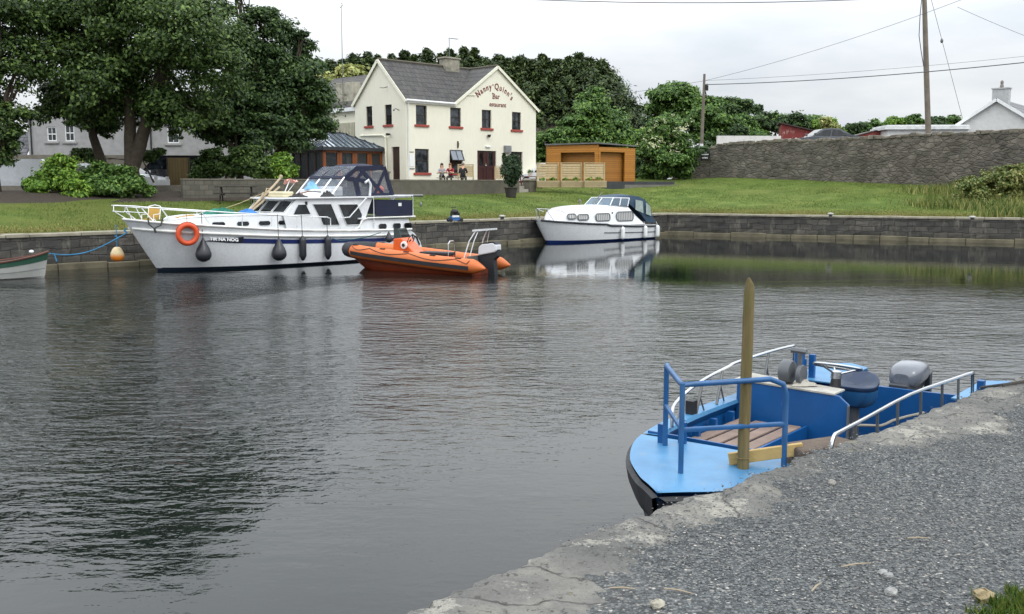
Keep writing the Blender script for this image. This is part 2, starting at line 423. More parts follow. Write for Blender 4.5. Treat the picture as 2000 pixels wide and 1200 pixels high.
for o_ in offs:
    r = []
    for x in xs:
        base = min(L1(x), L2(x)) if False else max(0, 0)
        yl = L1(x) if x < C1[0] else L2(x)
        k = 1.392 if x < C1[0] else 1.126
        y = yl+(.45+o_)*k
        z = gz(x, y)+(random.uniform(-.02, .02) if o_ > .3 else 0)
        r.append((x, y, z-.02 if o_ else 1.19)); s = sdist(x, y)
        wob = .25*math.sin(x*1.7)+.2*math.sin(x*.63+1)
        bare.append(1. if s < .65 else (.45 if s < .95 else 0))
        yard.append(1. if (x < -5.6 and s > 8.3+wob) or s > 19.5 or (-6 < x < 9 and s > 11.5+max(0, x)*.4) else 0)
    rows.append(r)
g = MB().grid(rows).build('lawn', grassmat(), smooth=True); tag(g, kind='structure')
a = g.data.attributes.new('bare', 'FLOAT', 'POINT'); a.data.foreach_set('value', bare)
a = g.data.attributes.new('yard', 'FLOAT', 'POINT'); a.data.foreach_set('value', yard)
# road behind the stone wall, at its higher level
rd = MB().box(-.0, 60, .5, 60, -1, 4.7).build('road', M('tarmac', (70, 70, 70), .9, var=.2, sc=2, bump=.4, bs=60), loc=(14.8, 74.2, 0), rz=R(-47)); tag(rd, kind='structure')

# ---------- quay walls across the water
quaymat = NT('quay stone'); x = quaymat.xyz()
wob = quaymat.nd('TexNoise', Vector=quaymat.co, Scale=1.6, Detail=3.).outputs['Color']
qv = quaymat.mix(.22, quaymat.comb(x[0], x[2], 0.), wob, 'ADD')
br = quaymat.nd('TexBrick', Vector=qv, Scale=1., Color1=rgb((66, 65, 63)), Color2=rgb((108, 104, 96)), Mortar=rgb((50, 48, 45)), **{'Mortar__Size': .022, 'Mortar__Smooth': .6, 'Brick__Width': .62, 'Row__Height': .27, 'Bias': -.2})
qn = quaymat.noise(5, 7, .75); c_ = quaymat.mix(quaymat.fr(qn, .35, .7, 0, .7), br.outputs['Color'], rgb((60, 58, 54)))
c_ = quaymat.mix(quaymat.fr(quaymat.noise(1., 6, .7, quaymat.scale((3, 3, .8))), .55, .75, 0, .7), c_, rgb((140, 136, 124)))
c_ = quaymat.mix(quaymat.fr(quaymat.noise(.45, 4, .6), .45, .65, 0, .5), c_, rgb((46, 46, 46)))
c_ = quaymat.mix(quaymat.fr(x[2], .1, .42, .6, 0), c_, rgb((44, 44, 32)))
quaymat.set(Base__Color=c_, Roughness=.88); quaymat.bump(quaymat.math('SUBTRACT', qn, quaymat.math('MULTIPLY', br.outputs['Fac'], .6)), .8, .05); quaymat = quaymat.m
copemat = M('limestone coping', (142, 137, 122), .9, var=.25, sc=2, bump=.7, bs=10, dirt=.55, dc=(84, 80, 58))
ledgemat = M('footing stone', (104, 98, 80), .85, var=.3, sc=1.5, bump=.7, bs=8, dirt=.6, dc=(50, 52, 36))
def quay(a, b, label):
    a = Vector((a[0], a[1])); b = Vector((b[0], b[1])); L = (b-a).length; an = math.atan2(b.y-a.y, b.x-a.x)
    q = new('quay_wall', label, 'quay wall', (a.x, a.y, 0), an)
    rr = random.Random(int(L)); nx = int(L/.35); rows = []
    for z in (-.6, 0, .2, .35, .55, .8, 1.0, 1.1):
        rows.append([(i*L/nx, rr.uniform(-.025, .025), z) for i in range(nx+1)])
    m = MB().grid(rows); m.box(0, L, .05, .9, -.6, 1.09); m.build('stone_face', quaymat, q, fix=False)
    m = MB(); x = 0
    while x < L-.1:
        w = min(rr.uniform(.7, 1.7), L-x); y0 = rr.uniform(-.07, -.02); m.box(x+.008, x+w-.008, y0, .6, 1.092, 1.2+rr.uniform(-.015, .012)); x += w
    m.build('coping', copemat, q, bevel=.02)
    m = MB(); x = 0
    while x < L-.1:
        w = min(rr.uniform(.8, 2.2), L-x); m.box(x+.01, x+w-.01, rr.uniform(-.24, -.16), .04, -.5, .2+rr.uniform(-.04, .03)); x += w
    m.build('footing', ledgemat, q, bevel=.03)
    return q
ext = lambda p, q, k: (p[0]+(p[0]-q[0])*k, p[1]+(p[1]-q[1])*k)
quay(ext(A1, C1, .5), C1, 'grey stone harbour wall behind the white cabin cruisers, running away under the pub lawn')
quay((C1[0]-.35, C1[1]+.18), D1, 'dark stone harbour wall along the far right bank below the open lawn')

# ---------- water
def watermat():
    t = NT('harbour water'); x = t.xyz()
    # wind-ripple strength: still in the lee of the far bank and under the near quay
    s1 = t.math('SUBTRACT', t.math('ADD', 47.3, t.math('MULTIPLY', x[0], .968)), x[1])
    s2 = t.math('SUBTRACT', t.math('SUBTRACT', 60.05, t.math('MULTIPLY', x[0], .517)), x[1])
    sm = t.math('MINIMUM', s1, s2)
    patch = t.noise(.09, 3, .6, t.scale((1, 2.2, 1)))
    far = t.fr(t.math('ADD', t.math('ADD', x[1], t.math('MULTIPLY', x[0], .12)), t.math('MULTIPLY', patch, 7.)), 34.5, 27.)
    nl = t.math('ADD', t.math('ADD', x[1], t.math('MULTIPLY', x[0], -.55)), t.math('MULTIPLY', patch, 7.))
    near = t.fr(nl, 12., 17.5, .07, 1.)
    amp = t.math('MULTIPLY', far, near); amp = t.math('MULTIPLY', amp, t.fr(t.math('ADD', t.math('ADD', x[0], t.math('MULTIPLY', x[1], -.12)), t.math('MULTIPLY', patch, 5.)), -5., 2.5, 1., .55)); amp = t.math('MULTIPLY', amp, t.fr(t.noise(.22, 3), .32, .62, .35, 1.))
    rot = t.nd('Mapping', Vector=t.co, Rotation=(0, 0, R(-9)), Scale=(1.0, 2.9, 1)).outputs[0]
    rot2 = t.nd('Mapping', Vector=t.co, Rotation=(0, 0, R(17)), Scale=(1.1, 2.4, 1)).outputs[0]
    w1 = t.noise(1.25, 2, .5, rot, .5); w2 = t.noise(2.7, 2, .55, rot2, .4); w4 = t.noise(7., 2, .5, rot2, .2); w3 = t.noise(.5, 2, .5, rot)
    h = t.math('ADD', t.math('MULTIPLY', w1, .85), t.math('MULTIPLY', w2, .6)); h = t.math('ADD', h, t.math('MULTIPLY', w3, .5)); h = t.math('ADD', h, t.math('MULTIPLY', w4, .16))
    w5 = t.noise(3.4, 3, .6, t.scale((1.5, 1.9, 1)), .3); h = t.math('ADD', h, t.math('MULTIPLY', w5, .5))
    calm = t.math('ADD', t.math('MULTIPLY', t.noise(.8, 2, .5, rot), .8), t.math('MULTIPLY', w5, .55))
    H = t.math('ADD', t.math('MULTIPLY', h, amp), t.math('MULTIPLY', calm, .03))
    t.set(Base__Color=rgb((18, 23, 22)), Roughness=.01, IOR=1.333)
    t.bump(H, 1., .072)
    return t.m
wat = MB().grid([[(x, y, 0) for x in np.linspace(-120, 60, 10)] for y in np.linspace(-40, 57, 8)]).build('water', watermat()); tag(wat, kind='structure')

# ---------- near quay with gravel path
EP = [(560,1290),(700,1218),(760,1200),(780,1195),(835,1178),(900,1145),(1000,1105),(1022,1103),(1040,1085),(1080,1066),(1140,1040),(1200,1020),(1240,1008),(1259,1005),(1280,993),(1320,976),(1364,963),(1412,957),(1442,939),(1469,924),(1500,916),(1538,909),(1546,900),(1553,891),(1580,882),(1604,878),(1627,872),(1652,858),(1680,850),(1720,838),(1760,825),(1795,810),(1822,797),(1852,787),(1872,778),(1890,772),(1905,762),(1925,757),(1945,754),(1977,742),(2000,731),(2060,712),(2150,690),(2300,655),(2500,615)]
E3 = [atz(x, y, 1.2) for x, y in EP]
rr = random.Random(3); edge = []
for i in range(len(E3)-1):
    k = max(2, int((E3[i+1]-E3[i]).length/.035))
    for j in range(k):
        p = E3[i].lerp(E3[i+1], j/k); edge.append(p)
P2 = []
for i, p in enumerate(edge):
    w = .012*math.sin(i*.9)+.01*math.sin(i*2.3+1)+rr.uniform(-.006, .006); P2.append(Vector((p.x+w*.7, p.y-w*.7, 1.2)))
nrm = Vector((.70, -.71, 0))
cols = [(.0, -1.9), (-.03, -.5), (.0, -.12), (-.012, -.045), (.012, -.008), (.05, .0), (.12, .004), (.22, .0), (.34, 0), (.5, -.002), (.75, -.005), (1.0, -.01)]
rows = []
for o_, dz in cols:
    rows.append([p+nrm*(o_+(rr.uniform(-.012, .012) if dz > -1 else 0))+Vector((0, 0, dz+(rr.uniform(-.007, .007) if o_ > .02 else 0))) for p in P2])
t = NT('weathered limestone')
n1 = t.noise(2.2, 6, .68); n2 = t.noise(22, 5, .7)
n3 = t.noise(7, 6, .75)
col = t.ramp(n1, [(.3, (92, 92, 90)), (.5, (116, 115, 111)), (.64, (138, 135, 127))])
col = t.mix(t.fr(n3, .3, .7, 0, .5), col, rgb((84, 83, 80)))
col = t.mix(t.fr(t.noise(2.6, 8, .8), .55, .6, 0, .65), col, rgb((168, 165, 154)))
col = t.mix(t.fr(n2, .57, .64, 0, .8), col, rgb((52, 51, 50)))
col = t.mix(t.fr(t.noise(60, 4, .7), .62, .68, 0, .7), col, rgb((44, 44, 44)))
col = t.mix(t.fr(t.noise(5.5, 5, .7), .66, .71, 0, .45), col, rgb((158, 154, 112)))
ck = t.nd('TexVoronoi', _feature='DISTANCE_TO_EDGE', Vector=t.mix(.3, t.co, t.nd('TexNoise', Vector=t.co, Scale=3., Detail=4.).outputs['Color'], 'ADD'), Scale=1.35).outputs['Distance']
col = t.mix(t.fr(ck, .002, .009, .55, 0), col, rgb((38, 37, 36)))
t.set(Base__Color=col, Roughness=.92); t.bump(t.math('ADD', t.math('ADD', n1, t.math('ADD', n3, t.fr(ck, 0, .01, 0, .25))), t.math('MULTIPLY', n2, .5)), 1., .05)
nq = new('quay_wall', 'pale lichen stained limestone edge of the near quay beside the gravel path', 'quay wall', (0, 0, 0))
MB().grid(rows).build('coping', t.m, nq, smooth=True, fix=False)
# gravel bed: sheet from a ragged line inside the coping
t = NT('gravel bed')
v = t.nd('TexVoronoi', Vector=t.co, Scale=75., Randomness=1.); cc = t.nd('SeparateColor', Color=v.outputs['Color']).outputs
col = t.ramp(cc[0], [(0, (56, 59, 61)), (.45, (84, 89, 91)), (.8, (112, 116, 117)), (.97, (140, 138, 132)), (1, (196, 192, 184))])
col = t.mix(t.fr(t.noise(.8, 4), .4, .7, 0, .35), col, rgb((92, 88, 84)))
col = t.mix(t.fr(v.outputs['Distance'], .55, .95, 0, .8), col, rgb((30, 31, 31)))
t.set(Base__Color=col, Roughness=.92)
t.bump(t.math('SUBTRACT', 1., v.outputs['Distance']), 1., .02)
def inner(i):
    x = i*.035
    return .36+.17*math.sin(x*1.3+.8)+.12*math.sin(x*3.1)+.07*math.sin(x*7.7+2)+.04*math.sin(x*19)
gr_rows = []
for k, o_ in enumerate([0, .25, .6, 1.2, 2.2, 4, 7, 12, 25, 60]):
    gr_rows.append([p+nrm*(inner(i)+o_)+Vector((0, 0, .0 if k == 0 else .012)) for i, p in enumerate(P2)])
gp = MB().grid(gr_rows).build('gravel_path', t.m, smooth=True, fix=False); tag(gp, kind='structure')
# loose stones, one object
def stones(name, n, seed, smin, smax, cols, lo=-.02, hi=3.4, pw=1.0):
    rg = np.random.default_rng(seed); base = np.array([(1,0,0),(-.9,.1,0),(.1,1,0),(0,-.95,.05),(0,.05,.6),(0,0,-.6),(.6,.6,.35),(-.55,-.6,.3)])
    fc = np.array([(0,6,4),(6,2,4),(2,1,4),(1,7,4),(7,3,4),(3,0,4),(0,2,6),(0,5,2),(2,5,1),(1,5,3),(3,5,0),(1,3,7)])
    N = len(P2)-1; PA = np.array([tuple(p) for p in P2]); ii = rg.integers(40, N, n); 
    d = lo+(hi-lo)*rg.random(n)**pw; inn = np.array([inner(i) for i in ii])
    keep = (d > inn-.05) | (rg.random(n) < np.exp(-(inn-d)*7)*.55+.07); ii = ii[keep]; d = d[keep]; n = len(ii)
    C = PA[ii]+np.array(nrm)[None, :]*(d+.03)[:, None]+rg.normal(size=(n, 3))*.02
    C[:, 2] = 1.214; s = rg.uniform(smin, smax, n)**1.0
    a = rg.uniform(0, 2*np.pi, n); ca, sa = np.cos(a), np.sin(a)
    V = base[None]*(1+rg.normal(size=(n, 8, 1))*.15)*s[:, None, None]*np.stack([np.ones(n), rg.uniform(.5, .95, n), rg.uniform(.4, .8, n)], 1)[:, None, :]
    X = V[..., 0]*ca[:, None]-V[..., 1]*sa[:, None]; Y = V[..., 0]*sa[:, None]+V[..., 1]*ca[:, None]
    V = np.stack([X, Y, V[..., 2]], -1)+C[:, None, :]
    Fc = (fc[None]+np.arange(n)[:, None, None]*8).reshape(-1, 3); m = len(Fc)
    me = bpy.data.meshes.new(name); me.vertices.add(8*n); me.vertices.foreach_set('co', V.reshape(-1)); me.loops.add(3*m)
    me.loops.foreach_set('vertex_index', Fc.ravel().astype(np.int32)); me.polygons.add(m); me.polygons.foreach_set('loop_start', np.arange(0, 3*m, 3, dtype=np.int32)); me.update(calc_edges=True)
    at_ = me.attributes.new('rnd', 'FLOAT', 'FACE'); at_.data.foreach_set('value', np.repeat(rg.random(n), len(fc)).astype(np.float32))
    t = NT(name); t.set(Base__Color=t.ramp(t.nd('Attribute', _attribute_name='rnd').outputs['Fac'], cols), Roughness=.85); me.materials.append(t.m)
    o = bpy.data.objects.new(name, me); COL.objects.link(o); return o
tag(stones('gravel', 130000, 5, .0032, .0088, [(0, (54, 58, 61)), (.4, (88, 93, 96)), (.75, (116, 120, 121)), (.985, (138, 136, 131)), (1, (196, 192, 184))], hi=4.2, pw=1.25), 'grey crushed gravel strewn over the quay path', 'gravel', kind='stuff')
# ---------- buildings
def holed(mb, x0, x1, z0, z1, holes, y=0., dep=.18, axis='x', m=None):
    """wall sheet in the local x-z (axis 'x') or y-z (axis 'y') plane with real openings and reveals"""
    xs_ = sorted({x0, x1}|{h[0] for h in holes}|{h[1] for h in holes}); zs = sorted({z0, z1}|{h[2] for h in holes}|{h[3] for h in holes})
    def P(a, d, z): return (a, y+d, z) if axis == 'x' else (y+d, a, z)
    for i in range(len(xs_)-1):
        for j in range(len(zs)-1):
            cx = (xs_[i]+xs_[i+1])/2; cz = (zs[j]+zs[j+1])/2
            if any(h[0] < cx < h[1] and h[2] < cz < h[3] for h in holes): continue
            mb.poly([P(xs_[i], 0, zs[j]), P(xs_[i+1], 0, zs[j]), P(xs_[i+1], 0, zs[j+1]), P(xs_[i], 0, zs[j+1])], m)
    for a, b, c, d in holes:
        for q in (((a,c),(b,c)), ((b,c),(b,d)), ((b,d),(a,d)), ((a,d),(a,c))):
            mb.poly([P(q[0][0], 0, q[0][1]), P(q[1][0], 0, q[1][1]), P(q[1][0], dep, q[1][1]), P(q[0][0], dep, q[0][1])], m)
def window(parent, x0, x1, z0, z1, fm, gm, sill=None, axis='x', y=0., dep=.13, bars=(1,), hb=(.5,), fw=.055, name='window', sillout=.1, curtain=None):
    def bx(mb, a, b, c, d, e0, e1):
        if axis == 'x': mb.box(a, b, y+c, y+d, e0, e1)
        else: mb.box(y+c, y+d, a, b, e0, e1)
    f = MB(); bx(f, x0, x0+fw, dep-.03, dep+.03, z0, z1); bx(f, x1-fw, x1, dep-.03, dep+.03, z0, z1)
    bx(f, x0+fw, x1-fw, dep-.03, dep+.03, z0, z0+fw); bx(f, x0+fw, x1-fw, dep-.03, dep+.03, z1-fw, z1)
    for h in hb: zz = z0+(z1-z0)*h; bx(f, x0+fw, x1-fw, dep-.025, dep+.025, zz-.03, zz+.03)
    nb = len(bars)
    for i in range(nb): xx = x0+(x1-x0)*(i+1)/(nb+1); bx(f, xx-.015, xx+.015, dep-.015, dep+.02, z0+fw, z1-fw)
    w = f.build(name, fm, parent)
    p = MB(); bx(p, x0+fw*.5, x1-fw*.5, dep+.021, dep+.04, z0+fw*.5, z1-fw*.5); p.build('pane', gm, w)
    if sill:
        s = MB(); bx(s, x0-.14, x1+.14, -sillout, .1, z0-.15, z0-.002); s.build('sill', sill, w, bevel=.015)
    return w
cream = M('cream render', (222, 219, 202), .85, var=.025, sc=.8, bump=.25, bs=70, dirt=.16, dc=(168, 160, 132), streak=True)
trim = M('cream trim', (222, 220, 202), .6, var=.04, dirt=.2, dc=(150, 145, 125))
slate = slatemat('grey roof tiles', (46, 45, 47), (64, 62, 62), 2.8, 3.0)
winm = M('dark brown window frame', (38, 30, 28), .4, var=.2)
wgl = glassmat('window glass', (46, 50, 54), .08)
pub = new('pub', 'cream two storey pub with dark tiled roof and brown lettering on its right gable', 'pub', (-6.9, 66, 2.6), R(45), absz=True)
W12 = 12.25; GD = 5.55; EV = 8.3; AP = 10.95; X0 = 4.25; XA = 8.25
ups = [(.84, 1.78), (3.84, 4.82), (6.78, 7.7), (9.76, 10.68)]
fh = [(a, b, 6.70, 7.96) for a, b in ups]+[(.72, 1.92, 3.55, 5.12), (3.76, 4.95, 3.55, 5.12), (6.33, 8.17, 3.05, 5.13), (9.64, 10.85, 3.05, 5.13)]
gh = [(3.6, 4.3, 6.72, 8.03), (1.48, 2.22, 6.72, 8.03), (.72, 1.55, 3.0, 5.25)]
m = MB(); holed(m, 0, W12, 2.6, EV, fh); holed(m, 0, GD, 2.6, EV, gh, axis='y')
m.poly([(0, 0, EV), (0, GD, EV), (0, GD/2, AP)])                 # left gable
m.poly([(X0, 0, EV), (W12, 0, EV), (XA, 0, AP)])                 # lettered gable
m.poly([(W12, 0, 2.6), (W12, 9, 2.6), (W12, 9, EV), (W12, 0, EV)]); m.poly([(0, GD, 2.6), (W12, GD, 2.6), (W12, GD, EV), (0, GD, EV)])
m.poly([(W12, 9, 2.6), (X0, 9, 2.6), (X0, 9, EV), (W12, 9, EV)]); m.poly([(X0, 9, EV), (W12, 9, EV), (XA, 9, AP)]); m.poly([(X0, GD, 2.6), (X0, 9, 2.6), (X0, 9, EV), (X0, GD, EV)])
wallo = m.build('wall', cream, pub, fix=False)
# roof: main ridge along x at y=GD/2, cross ridge along y at x=XA
o_ = .10; zt = .09; m = MB(); ys = (AP-EV)/(GD/2); sl_ = (AP-EV)/(XA-X0)
zf = EV-.12*ys
m.slab([(-.12, -.14, EV-.14*ys+zt), (X0+.05, -.14, EV-.14*ys+zt), (XA, GD/2, AP+zt), (-.12, GD/2, AP+zt)], (0, 0, -.09))
m.slab([(-.12, GD+.14, EV-.14*ys+zt), (XA, GD+.14, EV-.14*ys+zt), (XA, GD/2, AP+zt), (-.12, GD/2, AP+zt)], (0, 0, -.09))
m.slab([(X0-.2, -.1, EV-.2*sl_+zt), (XA, -.1, AP+zt+.004), (XA, 9.1, AP+zt+.004), (X0-.2, 9.1, EV-.2*sl_+zt)], (0, 0, -.09))
m.slab([(W12+.2, -.1, EV-.2*sl_+zt), (XA, -.1, AP+zt+.004), (XA, 9.1, AP+zt+.004), (W12+.2, 9.1, EV-.2*sl_+zt)], (0, 0, -.09))
roof = m.build('roof', slate, pub)
m = MB(); m.tube([(-.12, GD/2, AP+.12), (XA, GD/2, AP+.12)], .09, 6); m.tube([(XA, -.05, AP+.12), (XA, 9.1, AP+.12)], .09, 6); m.build('ridge_tile', M('ridge tiles', (92, 88, 76), .9, dirt=.5), roof)
m = MB()
for (a, b) in (((-.14, -.16, EV-.2), (-.14, GD/2, AP+.02)), ((-.14, GD+.16, EV-.2), (-.14, GD/2, AP+.02))): m.bar(a, b, .05, .2)
for (a, b) in (((X0-.22, -.13, EV-.2), (XA, -.13, AP+.03)), ((W12+.22, -.13, EV-.2), (XA, -.13, AP+.03))): m.bar(a, b, .05, .19)
m.parts('bargeboard', trim, pub)
m = MB(); m.tube([(-.1, -.2, EV-.08), (X0-.1, -.2, EV-.1)], .075, 8); m.tube([(.1, -.2, EV-.1), (.12, -.08, EV-.35), (.12, -.07, 2.75)], .045, 8); m.box(-.1, X0-.1, -.14, .0, EV-.24, EV-.06)
m.build('gutter', white, pub, smooth=True)
m = MB(); m.tube([(X0, -.1, EV-.25), (X0+.5, -.09, EV+.25), (X0+1., -.06, EV+.55), (X0+1.9, -.04, EV+.6)], .028, 6)
m.tube([(0-.06, 4.95, 6.1), (-.1, 2.35, 6.05), (-.12, 2.05, 5.9), (-.12, 2.0, 3.)], .06, 8); m.parts('pipe', trim, pub, smooth=True)
m = MB(); m.box(5.6, 6.9, GD/2-.35, GD/2+.35, AP-.5, AP+.62); m.box(5.5, 7.0, GD/2-.42, GD/2+.42, AP+.62, AP+.74); m.build('chimney', M('weathered concrete', (140, 136, 122), .9, var=.25, bump=.6, bs=12, dirt=.6), roof, bevel=.02)
for i, (a, b) in enumerate(ups): window(pub, a, b, 6.70, 7.96, winm, wgl, red, bars=(1,) if i > 1 else (), hb=(.5,))
window(pub, .72, 1.92, 3.55, 5.12, winm, wgl, red, bars=(), hb=(.52,))
w = window(pub, 3.76, 4.95, 3.55, 5.12, winm, wgl, red, bars=(), hb=(.52,))
w['label'] = 'window with its top sash tilted open'
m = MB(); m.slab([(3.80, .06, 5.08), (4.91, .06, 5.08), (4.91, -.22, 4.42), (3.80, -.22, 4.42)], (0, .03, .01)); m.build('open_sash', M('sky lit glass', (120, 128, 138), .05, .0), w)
m = MB(); m.bar((3.82, .04, 5.08), (3.82, -.24, 4.40), .05, .05); m.bar((4.89, .04, 5.08), (4.89, -.24, 4.40), .05, .05); m.bar((3.82, -.23, 4.42), (4.89, -.23, 4.42), .05, .05); m.bar((4.355, .03, 5.08), (4.355, -.24, 4.42), .02, .03); m.parts('sash_frame', winm, w)
for a, b in ((3.6, 4.3), (1.48, 2.22)): window(pub, a, b, 6.72, 8.03, winm, wgl, red, axis='y', bars=(1,), hb=(.5,))
dm = M('dark mahogany door', (56, 26, 24), .45, var=.2)
m = MB(); m.box(6.33, 8.17, .1, .16, 3.05, 5.13)
for xx in (6.36, 6.98, 7.28, 7.9): m.box(xx, xx+.24, .075, .1, 3.06, 5.12)
m.box(6.6, 7.95, .08, .1, 3.9, 4.1); d = m.build('door', dm, pub)
m = MB(); [m.box(a, a+.36, .085, .098, 4.1, 5.0) for a in (6.61, 7.53)]; m.parts('glass_panel', dglass, d)
m = MB(); m.ell((7.2, .04, 4.1), (.05, .05, .05)); m.box(7.16, 7.3, .06, .075, 4.1, 4.3); m.build('handle', steel, d)
MB().box(9.64, 10.85, .12, .17, 3.05, 5.13).build('door', M('black door', (34, 24, 24), .5), pub)
MB().box(.12, .17, .72, 1.55, 3.0, 5.25).build('door', M('brown side door', (52, 34, 26), .6, var=.2), pub)
m = MB(); m.box(6.2, 8.3, -.45, .1, 2.6, 3.04); m.box(9.5, 11, -.4, .1, 2.6, 3.04); m.parts('doorstep', M('concrete step', (150, 146, 134), .9, dirt=.3), pub, bevel=.02)
# lettering
brown = M('brown lettering', (112, 44, 40), .7, var=.1); ob = []
txt = "Nanny Quinn's"; cx, cz, rad = 8.05, 7.42, 2.22
wds = [.44, .3, .3, .3, .3, .22, .46, .32, .2, .3, .3, .15, .26]; tot = sum(wds); arc = .84; ang = arc
for ch, w_ in zip(txt, wds):
    aa = ang-(w_/tot)*arc; ang -= 2*(w_/tot)*arc
    if ch == ' ': continue
    ob.append(textmesh('t', ch, .56 if ch.islower() else .6, brown, None, (cx+math.sin(-aa)*rad, -.012, cz+math.cos(aa)*rad-.2), (R(90), -aa*.9, 0), .008, .012, .85))
for s_, xx, zz, sz in (('Bar', 8.16, 8.78, .52), ('estaurant', 8.33, 8.24, .44)):
    ob.append(textmesh('t', s_, sz, brown, None, (xx, -.012, zz), (R(90), 0, 0), .008, .004, 1.0))
for (x_, z_) in ((6.5, 9.0), (7.55, 9.72)): pass
lt = joinmesh(ob, 'lettering', pub); lt.location.z -= 2.6
# blackletter spurs on the capitals
m = MB()
for x_, z_ in ((6.2, 9.05), (6.42, 8.86), (7.86, 9.72), (7.83, 9.13), (7.86, 8.8)): m.prism([(x_-.07, z_), (x_, z_+.05), (x_+.08, z_), (x_, z_-.05)], 'y', -.02, -.004)
m.parts('lettering_spur', brown, pub)
m = MB(); m.box(8.9, 9.5, -.22, -.002, 5.02, 5.54); m.build('vent_box', M('grey metal cabinet', (128, 130, 132), .5, .2, dirt=.3), pub, bevel=.02)
for x_, z_ in ((7.34, 6.15),):
    m = MB(); m.tube([(x_, 0, z_), (x_, -.16, z_+.02)], .03); m.lathe([(.03, 0), (.1, .06), (.13, .2)], (x_, -.16, z_-.1), 8); m.build('wall_lamp', black, pub)
m = MB(); m.tube([(-.002, 1.64, 6.08), (-.2, 1.64, 6.1)], .03); m.box(-.32, -.15, 1.55, 1.75, 6., 6.14); m.build('wall_lamp', black, pub)
m = MB(); m.box(7.1, 7.55, -.12, -.002, 5.36, 5.46); m.build('door_light', white, pub, bevel=.02)
m = MB(); m.box(.24, .63, -.03, -.002, 3.95, 4.75); m.build('notice_board', white, pub)
m = MB(); m.box(.22, .65, -.035, -.002, 3.78, 3.84); m.box(.24, .6, -.03, -.002, 4.88, 4.92); m.parts('notice_rail', galv, pub)
m = MB(); m.box(4.45, 4.52, -.08, -.002, 5.25, 5.72); m.ell((4.485, -.07, 5.5), (.06, .06, .2)); m.build('flag_bracket', M('old iron', (80, 66, 60), .8), pub)
m = MB(); m.tube([(0, .7, 7.6), (-.3, .72, 7.72), (-.42, .72, 7.6)], .03); m.ell((-.42, .72, 7.6), (.07, .07, .07)); m.tube([(0, 1.9, 9.2), (-.3, 1.9, 9.1), (-.3, 2.3, 9.15)], .025); m.parts('cable_bracket', galv, pub)
# rear wing, seen left of the gable
m = MB(); m.box(.3, 6, GD+.02, 12.4, 2.6, 8.0); m.box(.15, .3, GD+.02, 10.6, 2.6, 7.1); wing = m.build('rear_wing', cream, pub)
m = MB(); m.slab([(.05, GD+.1, 8.15), (.05, 12.6, 8.15), (3.2, 12.6, 10.7), (3.2, GD+.1, 10.7)], (0, 0, -.1)); m.slab([(6.3, GD+.1, 8.15), (6.3, 12.6, 8.15), (3.2, 12.6, 10.7), (3.2, GD+.1, 10.7)], (0, 0, -.1))
t = slatemat('rear roof tiles', (58, 56, 57), (78, 74, 72), 2.8, 3.0); m.build('wing_roof', t, pub)
m = MB(); m.box(-.02, .28, GD+.01, 12.5, 7.82, 8.08); m.build('fascia', white, wing)
m = MB()
for i in range(28): m.box(.06, .149, GD+.05+i*.18, GD+.14+i*.18, 4.6, 7.05)
m.build('corrugated_sheet', M('cream corrugated sheet', (186, 182, 162), .6, dirt=.3), wing)
m = MB(); m.box(.6, 1.3, 6.6, 8.6, 8.4, 9.9); m.build('wing_chimney', M('mossy render', (168, 164, 148), .9, var=.2, dirt=.6, bump=.4), pub, bevel=.02)
m = MB(); m.tube([(.3, 9.0, 8.4), (.3, 9.0, 9.15), (-.1, 9.0, 9.35)], .22, 10); m.build('flue', galv, pub, smooth=True)
m = MB(); m.tube([(.5, 7.6, 8.4), (.5, 7.6, 15.2)], [.035, .02], 6); m.tube([(.38, 7.6, 15.0), (.62, 7.6, 15.2), (.5, 7.6, 15.35)], .025, 4); m.build('radio_mast', galv, pub)
m = MB(); m.tube([(6.25, GD/2, AP+.7), (6.25, GD/2, AP+2.1)], .025, 6); m.tube([(6.2, GD/2, AP+2.1), (7.1, GD/2+.05, AP+2.12)], .015, 5)
for i in range(7): m.tube([(6.35+i*.12, GD/2-.18, AP+2.1), (6.35+i*.12, GD/2+.18, AP+2.1)], .008, 4)
m.build('tv_aerial', galv, pub)

# terrace slab and its low wall
rendwall = M('grey rendered block', (92, 88, 78), .9, var=.15, sc=2, bump=.5, bs=14, dirt=.5, dc=(58, 56, 46))
blockm = NT('concrete block'); x = blockm.xyz()
br = blockm.nd('TexBrick', Vector=blockm.comb(x[0], x[2], 0.), Scale=1., Color1=rgb((104, 100, 90)), Color2=rgb((84, 82, 74)), Mortar=rgb((66, 63, 56)), **{'Mortar__Size': .012, 'Brick__Width': .45, 'Row__Height': .23})
blockm.set(Base__Color=blockm.mix(blockm.fr(blockm.noise(1.4, 6, .7), .4, .7, 0, .6), br.outputs['Color'], rgb((60, 60, 50))), Roughness=.9); blockm.bump(br.outputs['Fac'], -.5, .02)
m = MB(); m.box(.25, 20.5, .25, 10.5, 2.2, 2.74); tr = m.build('terrace', M('paving', (120, 114, 102), .9, var=.2, bump=.4), loc=(-14.3, 46, 0), rz=R(45)); tag(tr, kind='structure')
lw = new('terrace_wall', 'low grey block wall along the front of the pub terrace, behind the navy boat canopy', 'wall', (-14.3, 46, 0), R(45))
MB().box(-.8, 11.2, 0, .22, 1.9, 2.98).build('block_wall', blockm.m, lw)
MB().box(11.21, 20.3, 0, .22, 1.9, 2.98).build('rendered_wall', rendwall, lw)
m = MB(); m.box(-.8, 20.3, -.03, .25, 2.985, 3.05); m.build('coping', M('wall coping', (104, 100, 90), .9, var=.2, dirt=.4), lw, bevel=.01)
